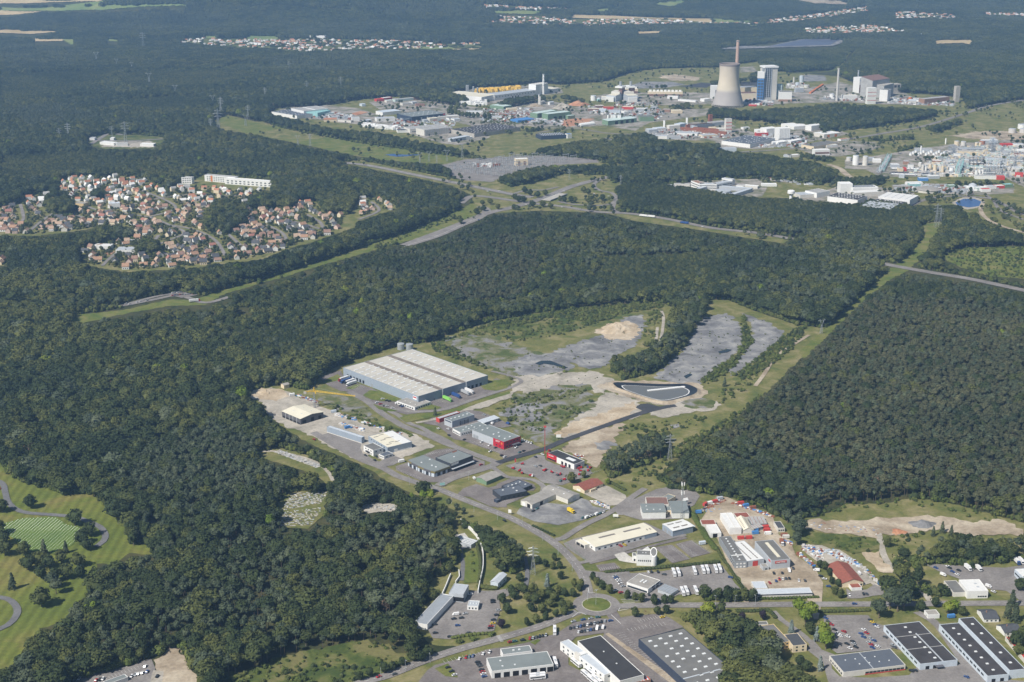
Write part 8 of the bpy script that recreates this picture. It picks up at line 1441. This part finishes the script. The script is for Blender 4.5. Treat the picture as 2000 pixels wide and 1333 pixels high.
for i, (v_, x, y, m_, rz, lab) in enumerate([('D', 870, 650, 'blue', .2, 'blue container standing behind the other blue one'), ('D', 875, 700, 'blue', .2, 'blue container in front of the sheet sheds'), ('D', 1040, 605, 'redb', .15, 'red container, back one of the row of three'), ('D', 1062, 655, 'redb', .15, 'red container, middle one of the row of three'), ('D', 1080, 710, 'wpaint', .15, 'white container, front one of the row of three'), ('D', 640, 785, 'redb', .15, 'red container, left of the pair behind the works'), ('D', 770, 778, 'redb', .15, 'red container, right of the pair behind the works'), ('D', 1345, 735, 'rust', .1, 'brown trailer beside the tall works hall'), ('D', 1375, 765, 'offw', .1, 'cream trailer beside the tall works hall'), ('D', 130, 215, 'wpaint', .5, 'white box container among red steel'), ('D', 215, 190, 'redb', .5, 'red container right of the white box'), ('D', 60, 235, 'redb', .9, 'red container left of the white box'), ('D', 300, 140, 'lgrey', .4, 'grey container at the top of the steel yard'), ('D', 640, 215, 'redb', .2, 'red container at the wood edge'), ('D', 720, 255, 'blue', .4, 'blue container at the wood edge'), ('D', 835, 290, 'rust', .3, 'rust-brown container at the wood edge'), ('C', 1365, 610, 'blue', .1, 'blue container by the fence of the steel yard'), ('H', 870, 405, 'lblue', .4, 'pale blue container stack behind the dark grey hall'), ('H', 1060, 625, 'blue', .6, 'blue container behind the storage shed'), ('H', 290, 170, 'wpaint', .5, 'white container beside the sand heap'), ('T4', 885, 570, 'blue', .3, 'blue container at the merchant entrance'), ('C', 1430, 1118, 'lblue', .3, 'small pale blue kiosk beside the chapel car park'), ('A', 285, 365, 'wpaint', .5, 'white roofless pump enclosure beside the shop lot'), ('T4', 1430, 830, 'blue', .2, 'blue skip beside the twin workshops')]):
  q = P(*V(v_, '%g %g' % (x, y))[0]); r0 = empty('container', (q.x, q.y, .6), rz); tag(r0, lab, 'container'); MB().box(-3, -1.25, .1, 3, 1.25, 2.7).build('box', C[m_], r0); k = MB()
  for xx in (-2.96, 2.96):
    for yy in (-1.21, 1.21): k.box(xx - .1, yy - .1, 0, xx + .1, yy + .1, 2.8)
  k.build('corner_post', C['dgrey'], r0); MB().box(3.0, -1.1, .2, 3.06, 1.1, 2.6).build('door', C[m_], r0)
for v_, s, n, m_, sz, h, lab in [('D', '10 290 330 120 400 160 30 330', (14, 3), 'rust', 2, 1.6, 'rusty steel stacked at the top of the steel yard'), ('D', '500 210 1180 440 1180 400 520 180', (22, 2), 'rust', 2.4, 1.8, 'rust-red steel along the wood edge'), ('D', '1280 800 1500 900 1480 840 1330 780', (7, 4), 'rust', 2, 1.6, 'rusty beams beside the tall works hall'), ('E', '1530 180 1830 400 1850 370 1580 160', (16, 3), 'rust', 2, 1.5, 'long rusty bars at the right side of the works yard'), ('T4', '260 290 420 400 440 300 280 260', (12, 8), 'stone', 2, 2, 'pale goods piled in the builders yard'), ('T4', '430 320 720 440 740 420 500 290', (20, 4), 'lblue', 2, 1.8, 'mixed goods along the back of the builders yard'), ('T4', '720 440 850 560 870 550 740 420', (14, 2), 'stone', 2, 1.6, 'mixed goods down the right side of the builders yard'), ('H', '880 450 1180 520 1180 480 900 410', (14, 5), 'stone', 2.4, 1.6, 'pale rubble beside the blue containers'), ('H', '940 570 1280 680 1300 640 980 550', (16, 4), 'stone', 2.4, 2, 'grey scrap behind the storage shed'), ('H', '340 170 640 280 660 250 380 150', (16, 3), 'brick', 2.2, 1.4, 'mixed rubble along the bushes'), ('H', '1250 540 1560 640 1580 620 1280 520', (18, 2), 'wpaint', 2.2, 1.4, 'white crates along the fence'), ('B', '1520 1010 1830 1130 1840 1080 1560 990', (16, 4), 'stone', 2, 1.8, 'pale scrap along the right edge of the depot yard'), ('H', '1640 690 1810 720 1820 690 1660 660', (12, 3), 'rust', 2, 1.2, 'red-brown steel behind the factory hall'), ('C', '1480 600 1700 590 1720 520 1500 560', (7, 4), 'blue', 1.6, .5, 'blue tarpaulins on the steel yard'), ('T4', '320 130 900 190 900 140 360 80', (30, 8), G['earth'], 1.6, .8, 'rubble heaps on the spoil tip'), ('B', '1230 260 1400 300 1420 260 1280 230', (8, 3), 'rust', 1.8, 1.2, 'rusty machinery behind the tool-hire building')]: pile('scrap', lab, v_, s, n[0], n[1], sz, h, m_)
# ------------------------------------------------------------------ graves
plot = N('-30 1031 0 1026 45 1014 110 1012 127 1026 154 1031 158 1045 139 1065 105 1080 50 1075 27 1052 0 1037 -30 1044'); hs = MB().box(-.12, -.09, 0, .12, .09, 1.25).box(-.45, -.08, .72, -.13, .08, .95).box(.13, -.08, .72, .45, .08, .95).mesh('headstone', C['wpaint']); gpos = []
qc = P(80, 1045); ux = (P(100, 1030) - P(60, 1065)); ux.normalize(); uy = Vector((-ux.y, ux.x, 0))
for i in range(-40, 41):
  for j in range(-40, 41):
    p = qc + ux * (i * 2.3) + uy * (j * 3.3); px, py, _ = proj(p.x, p.y, 0)
    if inside(px, py, plot): gpos.append((py, p))
gpos.sort(key=lambda t: -t[0]); mb = MB()
for n_, (py, p) in enumerate(gpos):
  if n_ < 300: o = new_obj('headstone', hs); o.location = p; o.rotation_euler = (0, 0, math.atan2(ux.y, ux.x)); tag(o, 'small white cross in the rows of the war cemetery', 'headstone', 'white crosses of the war cemetery')
  else: mb.box(p.x - .15, p.y - .1, 0, p.x + .15, p.y + .1, 1.25); mb.box(p.x - .45, p.y - .08, .72, p.x + .45, p.y + .08, .95)
print('graves', len(gpos))
if mb.v: tag(mb.build('headstones', C['wpaint']), 'rear rows of white crosses in the war cemetery', 'headstones', kind='stuff')
for v_, s_, n_, lab in [('H', '40 960 640 1180 720 1150 120 930', (46, 14), 'of the small town cemetery'), ('T6', '190 1330 500 1270 560 1180 280 1190', (30, 9), 'in curved rows below the town cemetery'), ('T6', '170 1440 420 1450 520 1300 200 1340', (22, 9), 'in the lower corner of the clearing'), ('T6', '820 1310 1120 1325 1090 1285 860 1275', (22, 6), 'at the upper edge of the wood')]: pile('graves', 'grey and white gravestones ' + lab, v_, s_, n_[0], n_[1], 1.7, 1.0, 'conc')
# ------------------------------------------------------------------ single trees, hedges
TL = dict(solo='broad dark green tree', dec='broad dark green tree', round='round-crowned street tree', spruce='dark conical spruce', blue='blue-grey spruce', purple='dark purple-leaved tree', bright='bright yellow-green tree', cedar='spreading grey-green tree', pine='grey-green pine', bush='low green bush', dbush='dark green bush', rbright='small bright green tree', dead='brownish withered tree')
def trees(view, key, where, s, sc=1.0):
  t = s.split()
  for i in range(0, len(t), 2):
    q = P(*V(view, t[i] + ' ' + t[i + 1])[0]); k = sc * rc.uniform(.88, 1.12); place_tree(key, q.x, q.y, TL[key] + ' ' + where, 'bush' if 'bush' in key else 'tree', TL[key] + 's ' + where, k)
trees('T3', 'round', 'on the lawn left of the curving road', '205 412 262 432 330 384 372 448 318 452 382 528 485 585 522 620 475 668 410 664 540 600'); trees('T3', 'round', 'in the row along the road left of the roundabout', '115 892 186 870 264 850 342 824 412 806 448 760'); trees('T3', 'solo', 'in the clump left of the roundabout', '150 780 236 790 300 745 180 715 330 700 395 752 120 700 90 640 230 680 290 670 350 650 160 640', .7); trees('T3', 'blue', 'in the clump left of the roundabout', '276 590'); trees('T3', 'round', 'in the row between roundabout and coach office', '632 540 664 578 705 610 758 640 900 684 962 694 1012 706 1110 728', 1.05); trees('T3', 'round', 'on the strip right of the roundabout', '960 826 1132 806 1190 718 1240 718 1205 795', 1.1); trees('T3', 'dead', 'on the strip right of the roundabout', '1045 818', .5); trees('T3', 'solo', 'at the visitor lot edge', '48 620 62 545 14 684', .6); trees('T3', 'pine', 'beside the garden path', '30 425 60 400 10 400', 1.1)
trees('T1', 'solo', 'standing alone on the cemetery lawn', '590 104', 1.15); trees('T1', 'solo', 'standing at the lawn beside the loop path', '325 742', 1.25); trees('T1', 'spruce', 'in front of the grave plot', '346 334 516 322'); trees('T1', 'spruce', 'beside the cemetery steps', '100 605', 1.2); trees('T1', 'solo', 'in the grove below the grave plot', '190 340 220 455 320 520 430 545 520 520 630 520 380 440 480 400 610 430 300 430 680 300 640 250 700 190', 1.0); trees('T1', 'solo', 'at the left edge of the cemetery', '40 340 -10 180 20 260', 1.1); trees('T5', 'solo', 'on the striped lawn by the cemetery path', '240 1306', 1.1); trees('T5', 'solo', 'at the bend of the cemetery path', '20 1335 -30 1330', 1.0); trees('T1', 'cedar', 'at the cemetery border', '410 600 440 640', .9)
trees('T4', 'bright', 'between school lane and lot', '290 880 240 800 330 840 450 1075 430 1010', 1.0); trees('T4', 'blue', 'beside the yellow house', '180 960 380 1015 405 1240', 1.0); trees('T4', 'solo', 'beside the school lane', '330 960 250 1210 150 1290 60 1310 10 1100 300 1250', .8); trees('T4', 'cedar', 'at the corner of the school lot', '865 832 1010 780 950 760 1060 770', 1.2); trees('T4', 'solo', 'along the road by the school', '1190 778 1305 745', .7); trees('T4', 'bright', 'beside the small white cube house', '1405 806 1450 790', .75); trees('T4', 'solo', 'behind the twin workshops', '1515 812', .7); trees('T4', 'spruce', 'beside the bungalows', '1870 836 1905 745 1930 860', 1.3); trees('T4', 'solo', 'at the right picture edge', '1930 1055 1955 1125 1985 1000 1960 615 2000 600', .9); trees('T4', 'round', 'beside the merchant driveway', '445 455 400 440 500 565 545 588 525 650 566 676 480 500', 1.0); trees('T4', 'cedar', 'between steel yard and spoil tip', '200 130 230 200 222 262 150 90 262 165 100 40', .9); trees('T4', 'round', 'on the bank of the spoil tip', '930 275', 1.3); trees('T4', 'spruce', 'above the small wood', '1360 165 1430 190 1290 190', .8)
trees('E', 'purple', 'below the roadside hedge', '660 1290 1000 1255', 1.1); trees('E', 'bright', 'at the wood edge below the bus yard', '90 1250 150 1200', .9); trees('E', 'round', 'along the road below the bus yard', '320 1170 60 930 260 940 420 955 560 960 700 960 820 960', 1.5); trees('A', 'solo', 'at the street corner by the sign', '600 900 680 880', 1.0); trees('A', 'bright', 'at the wood edge below the street corner', '460 1050 640 1010 760 1000 720 1180 660 1140', .75); trees('A', 'pine', 'at the wood edge along the road', '1180 1240 1300 1290 1060 1180', .9); trees('B', 'solo', 'in front of the tool-hire building', '1215 700', .85); trees('B', 'round', 'beside the red machines', '1412 616', .9); trees('B', 'rbright', 'behind the clubhouse', '1800 724', .9); trees('T2', 'solo', 'on the lawn left of the grey pavilion', '1380 690', .9); trees('T2', 'round', 'along the right side of the visitor lot', '1920 716 1962 800 1990 650', 1.2); trees('T2', 'purple', 'at the lower right of the visitor lot', '1915 912', 1.1); trees('T2', 'pine', 'right of the curved white wall', '1855 320 1880 280 1900 330', 1.2); trees('T2', 'solo', 'beside the butterfly-roofed house', '1890 440 1930 470 1960 400 1985 460', .7); trees('T2', 'round', 'along the main road at the scrub', '1145 1206 1062 1240 1000 1264 890 1292 815 1318', 1.0); trees('T2', 'solo', 'at the wood edge beside the main road', '1290 1170 1230 1170 1340 1130', .8); trees('T7', 'spruce', 'at the end of the slag strip', '1660 354', .8); trees('T6', 'spruce', 'on the lawn before the warehouse', '1400 582', .75); trees('T2', 'bush', 'on the garden lawn', '1685 325 1690 350 1694 412 1696 470', 1.0)
trees('T11', 'solo', 'on the motorway junction', '560 175 595 190 100 180 140 200 200 215 260 200 50 250 20 230 90 255 240 290 300 300 160 290 375 245 410 250 460 255 490 255 600 262 705 240', .95); trees('T10', 'solo', 'beside the slip road bend', '1770 275 1830 268 1890 308 1780 320 1720 345', .9)
trees('FC', 'round', 'in the avenue before the far factory', '195 800 255 805 305 815 365 825 425 835 480 840 545 850 610 840 140 790 245 740 170 730 290 690 395 690 720 860 805 870 790 840', 2.0)
def hedge(view, s, w, h, label, leaf='dec'):
  q = smooth_path([P(x, y) for x, y in V(view, s)], 2.5); vv, ff = [], []; r_2 = random.Random(len(q)); c0 = q[0].copy()
  for a in q: clump_quads(vv, ff, a - c0 + Vector((0, 0, h * .55)), w * .55, 16, .55, r_2, h / w * .9); core(vv, ff, a - c0 + Vector((0, 0, h * .45)), w * .55, h * .6, 6)
  o = new_obj('hedge', tri_mesh('hedge', vv, ff, LEAF[leaf])); o.location = c0; tag(o, label, 'hedge')
hedge('T3', '738 478 900 465 1150 443 1400 420 1610 398', 4, 2.6, 'long clipped hedge between chapel and bus yard'); hedge('E', '950 925 1200 925 1500 915 1890 905', 3, 2.4, 'hedge in front of the roadside shed', 'scrub'); hedge('T4', '400 785 600 782 785 775', 4, 2.4, 'clipped hedge between road and school lot'); hedge('T2', '1750 590 1800 600 1870 605', 6, 3, 'thick clipped hedge beside the visitor lot'); hedge('T2', '1722 250 1740 330 1755 420 1748 520 1742 560', 3, 4.5, 'tall dark hedge along the curved white wall'); hedge('T3', '165 115 240 150 325 190', 3, 2, 'hedge between depot yard and road'); hedge('C', '1280 640 1340 760 1420 880 1480 1000 1560 1100 1640 1200', 6, 3.5, 'row of bushes between grey hall and steel yard', 'scrub'); hedge('E', '250 100 340 270 450 420 560 600 700 780', 3, 2.2, 'hedge along the works fence'); hedge('T2', '1540 990 1680 965 1850 955', 4, 2.2, 'hedge between visitor lot and main road', 'scrub'); hedge('E', '590 1130 850 1130 1080 1120 1200 1230', 4, 2.4, 'clipped hedge around the garden with purple trees'); hedge('H', '1200 480 1500 590 1760 640 1960 730', 3, 2.2, 'bushy hedge along the street beside the scrap yard', 'scrub'); hedge('B', '1850 700 1930 740 2080 820', 4, 2.4, 'row of bushes behind the paddock')
# garden greenery and scattered trees
sc_pts = []
hx = np.array(taken)
for q in SUBQ:
  x0, x1 = min(p[0] for p in q), max(p[0] for p in q); y0, y1 = min(p[1] for p in q), max(p[1] for p in q)
  for _ in range(int((x1 - x0) * (y1 - y0) / 12)):
    px, py = rc.uniform(x0, x1), rc.uniform(y0, y1)
    if not inside(px, py, q): continue
    p = P(px, py)
    if np.min(np.hypot(hx[:, 0] - p.x, hx[:, 1] - p.y)) < 7.5 or np.min(np.hypot(SP[:, 0] - p.x, SP[:, 1] - p.y)) < 4.5: continue
    b_ = rc.random(); k = IDX['dbush'] if b_ < .68 else (IDX['dec'] if b_ < .88 else IDX['cedar']); s = rc.uniform(.8, 1.7) if b_ < .68 else rc.uniform(.3, .55); sc_pts.append((p.x, p.y, 0, rc.choice(k), rc.uniform(0, 6), s, s))
scatter('garden_greenery', sc_pts, 'dark bushes and small trees in the suburb gardens', 'greenery')
roots = np.array([(o.location.x, o.location.y) for o in COL.objects if o.type == 'EMPTY' and o.location.y > 2700 and o.parent is None]); sc_pts = []
for _ in range(9000):
  px, py = rc.uniform(420, 2050), rc.uniform(135, 470)
  if not inside(px, py, IND) or CLS[int((py - RY) / 2), int((px - RX) / 2)] != 0: continue
  p = P(px, py)
  if np.min(np.hypot(roots[:, 0] - p.x, roots[:, 1] - p.y)) < 26 or math.sin(p.x * .013 + 1) * math.sin(p.y * .011) + .35 * math.sin(p.x * .05) < -.12: continue
  s = rc.uniform(.3, .75); sc_pts.append((p.x, p.y, 0, rc.choice(IDX['dec'] + IDX['cedar'] + IDX['dbush']), rc.uniform(0, 6), s, s))
scatter('scattered_trees', sc_pts, 'loose trees and bushes between the far works', 'trees')
# ------------------------------------------------------------------ street furniture and markings
LM = None
def lamp(view, x, y, h=9, label='slim grey street lamp beside the main road', arms=1):
  global LM
  if LM is None: LM = (MB().lathe([(.14, 0), (.08, 9)], 8).mesh('pole', C['lgrey']), MB().box(-.1, -.1, 8.9, 1.7, .1, 9.1).mesh('arm', C['lgrey']))
  q = P(*V(view, '%g %g' % (x, y))[0]); r0 = empty('street_lamp', (q.x, q.y, .5), rc.uniform(0, 6)); r0.scale = (1, 1, h / 9); tag(r0, label, 'lamp', 'street lamps along the main road' if arms == 1 else None); new_obj('pole', LM[0], None, r0)
  for i in range(arms): a = new_obj('arm', LM[1], None, r0); a.rotation_euler = (0, 0, 2 * math.pi * i / arms)
lamp('T3', 655, 735, 14, 'tall white lamp on the roundabout island', 4)
for x, y in [(60, 1330), (180, 1290), (300, 1262)]: lamp('T2', 880 + x * 1.6, y - x * .25)
for v_, s in [('A', '415 740 1100 1040 1465 1180 1850 1310 1740 500 1380 660'), ('T3', '80 110 240 230 360 340 470 470 590 700 1590 735 1740 735 1900 735')]:
  t = s.split()
  for i in range(0, len(t), 2): lamp(v_, float(t[i]), float(t[i + 1]))
WM = mat('road_paint', (.62, .62, .6), .8, .2, 1.0)
def dashes(pts, w=.22, on=3.0, off=3.5, solid=False):
  q = smooth_path([P(x, y) for x, y in pts], 1.0); vv, ff = [], []; z = SHEET['mark'][0]; SHEET['mark'][0] += .003; acc = 0.0
  for a, b_ in zip(q, q[1:]):
    d = b_ - a; L_ = d.length
    if L_ == 0: continue
    acc += L_
    if solid or (acc % (on + off)) < on: d.normalize(); n_ = Vector((-d.y, d.x, 0)) * w / 2; k = len(vv); vv += [(*(a + n_)[:2], z), (*(a - n_)[:2], z), (*(b_ - n_)[:2], z), (*(b_ + n_)[:2], z)]; ff.append((k, k + 1, k + 2, k + 3))
  me = bpy.data.meshes.new('lane_marking'); me.from_pydata(vv, [], ff); tag(new_obj('lane_marking', me, WM), kind='structure')
dashes(main_road, .3); dashes(N('1147 1150 1136 1120 1110 1086 1080 1060 1050 1041 1000 1014 950 994 912 979 875 964 850 954 812 943'), .22); dashes(N('1240 1184 1300 1183 1500 1182 1700 1181 2000 1179'), .22); dashes(N('690 520 760 494 805 477 855 461 900 441 932 428'), .5, solid=True); dashes(N('664 318 720 324 800 340 880 356 940 368 1000 380 1040 386'), .7, solid=True)
def bays(view, s, n, depth, w=.16, slant=0.0):
  """painted parking bays along a line"""
  a, b_ = [P(x, y) for x, y in V(view, s)]; d = (b_ - a).normalized(); n_ = Vector((-d.y, d.x, 0)); z = SHEET['mark'][0]; SHEET['mark'][0] += .003; vv, ff = [], []
  for i in range(n + 1):
    p = a.lerp(b_, i / n); e = p + n_ * depth + d * slant; k = len(vv); h = d * w / 2; vv += [(*(p - h)[:2], z), (*(p + h)[:2], z), (*(e + h)[:2], z), (*(e - h)[:2], z)]; ff.append((k, k + 1, k + 2, k + 3))
  me = bpy.data.meshes.new('parking_bay_lines'); me.from_pydata(vv, [], ff); me.update(); bm = bmesh.new(); bm.from_mesh(me)
  for f in bm.faces:
    if f.normal.z < 0: f.normal_flip()
  bm.to_mesh(me); bm.free(); tag(new_obj('parking_bay_lines', me, WM), kind='structure')
for v_, s, n, d_ in [('T3', '820 960 1220 1330', 24, 5.5), ('T3', '1000 870 1180 835', 9, 5), ('T3', '920 940 1200 890', 10, 5), ('T2', '1480 1190 1840 1100', 12, 5), ('T3', '1130 300 1240 395', 14, 5), ('T3', '1210 275 1360 375', 14, 5), ('T3', '1290 262 1420 355', 14, 5), ('T3', '1390 235 1535 325', 14, 5), ('T3', '680 445 830 425', 9, -4), ('I', '780 690 1240 870', 14, 5), ('I', '1280 900 1700 720', 16, 5), ('T6', '1400 505 1480 470', 5, 12), ('T6', '1680 385 1800 350', 7, 10), ('T6', '780 385 860 365', 7, 14), ('A', '180 500 560 650', 14, 5), ('A', '680 230 1080 150', 14, -4.5), ('B', '60 1040 420 890', 13, 4.5), ('T1', '840 1320 1120 1225', 11, 5), ('T4', '480 830 560 1020', 14, 5), ('T4', '700 920 840 1080', 12, 5)]: bays(v_, s, n, d_)
for i in range(7): a, b_ = V('T2', '%g %g %g %g' % (1878 + i * 5, 978 + i * 7, 1905 + i * 5, 974 + i * 7)); dashes([a, b_], .5, solid=True)
for s in ['850 690 1020 688', '860 705 1050 702', '870 718 960 716', '596 600 600 640', '600 640 650 635', '470 830 520 790', '520 790 580 810', '830 780 910 765', '845 755 830 780', '775 810 850 880']: dashes(V('T3', s), .45, solid=True)
# fences
def fence(view, s, h, m, label, step=3.0):
  q = [P(x, y) for x, y in V(view, s)]; r0 = empty('fence', q[0]); tag(r0, label, 'fence'); pm = MB().box(-.06, -.06, 0, .06, .06, h).mesh('post', C[m]); k = MB()
  for a, b_ in zip(q, q[1:]):
    n = max(1, int((b_ - a).length / step))
    for i in range(n): o = new_obj('post', pm, None, r0); o.location = a.lerp(b_, i / n) - q[0]
    for z in (.3, h * .5, h - .1): k.bar(a - q[0] + Vector((0, 0, z)), b_ - q[0] + Vector((0, 0, z)), .05)
  k.build('rails', C[m], r0)
fence('T3', '395 225 480 310 585 392', 2.2, 'green', 'green fence left of the long cream hall'); fence('E', '380 320 520 500 700 760', 2.2, 'green', 'dark green fence between bus yard and works'); fence('T7', '660 365 780 385 900 425 1010 470 1130 500 1230 505 1330 490', 1.8, 'steelg', 'wire fence around the lined basin', 5); fence('B', '1450 590 1600 540 1760 470', 1.8, 'lgrey', 'pale fence behind the tool-hire yard')
for v_, x, y, w, h, m_, lab in [('A', 950, 760, 5, 4, 'teal', 'pale blue information board at the street corner'), ('B', 215, 1215, 3, 5, 'wpaint', 'white pylon sign at the depot entrance'), ('C', 20, 690, 5, 4, 'wpaint', 'white notice board beside the lane'), ('T7', 363, 765, 5, 5, 'wpaint', 'white site hoarding at the new road'), ('B', 305, 395, 1.4, 6, 'redb', 'red pylon sign at the tool-hire entrance')]:
  q = P(*V(v_, '%g %g' % (x, y))[0]); r0 = empty('sign_board', (q.x, q.y, .3), rc.uniform(-.3, .3)); tag(r0, lab, 'sign'); MB().box(-w / 2, -.15, h * .35, w / 2, .15, h).build('panel', C[m_], r0)
  for sx in (-1, 1): MB().box(sx * w * .35 - .08, -.08, 0, sx * w * .35 + .08, .08, h * .35).build('post', C['lgrey'], r0)
HAZE = 7.6e-5
# ------------------------------------------------------------------ air
hzme = MB().box(-32000, -13000, -2, 32000, 47000, 640).mesh('haze')
hm = bpy.data.materials.new('haze_air'); hm.use_nodes = True; hn = hm.node_tree.nodes; hn.remove(hn['Principled BSDF'])
pv = hn.new('ShaderNodeVolumePrincipled'); pv.inputs['Color'].default_value = (.36, .61, 1, 1); pv.inputs['Density'].default_value = HAZE; pv.inputs['Anisotropy'].default_value = .2
hm.node_tree.links.new(pv.outputs[0], hn['Material Output'].inputs['Volume'])
hzme.materials.append(hm); tag(new_obj('haze', hzme), kind='stuff')
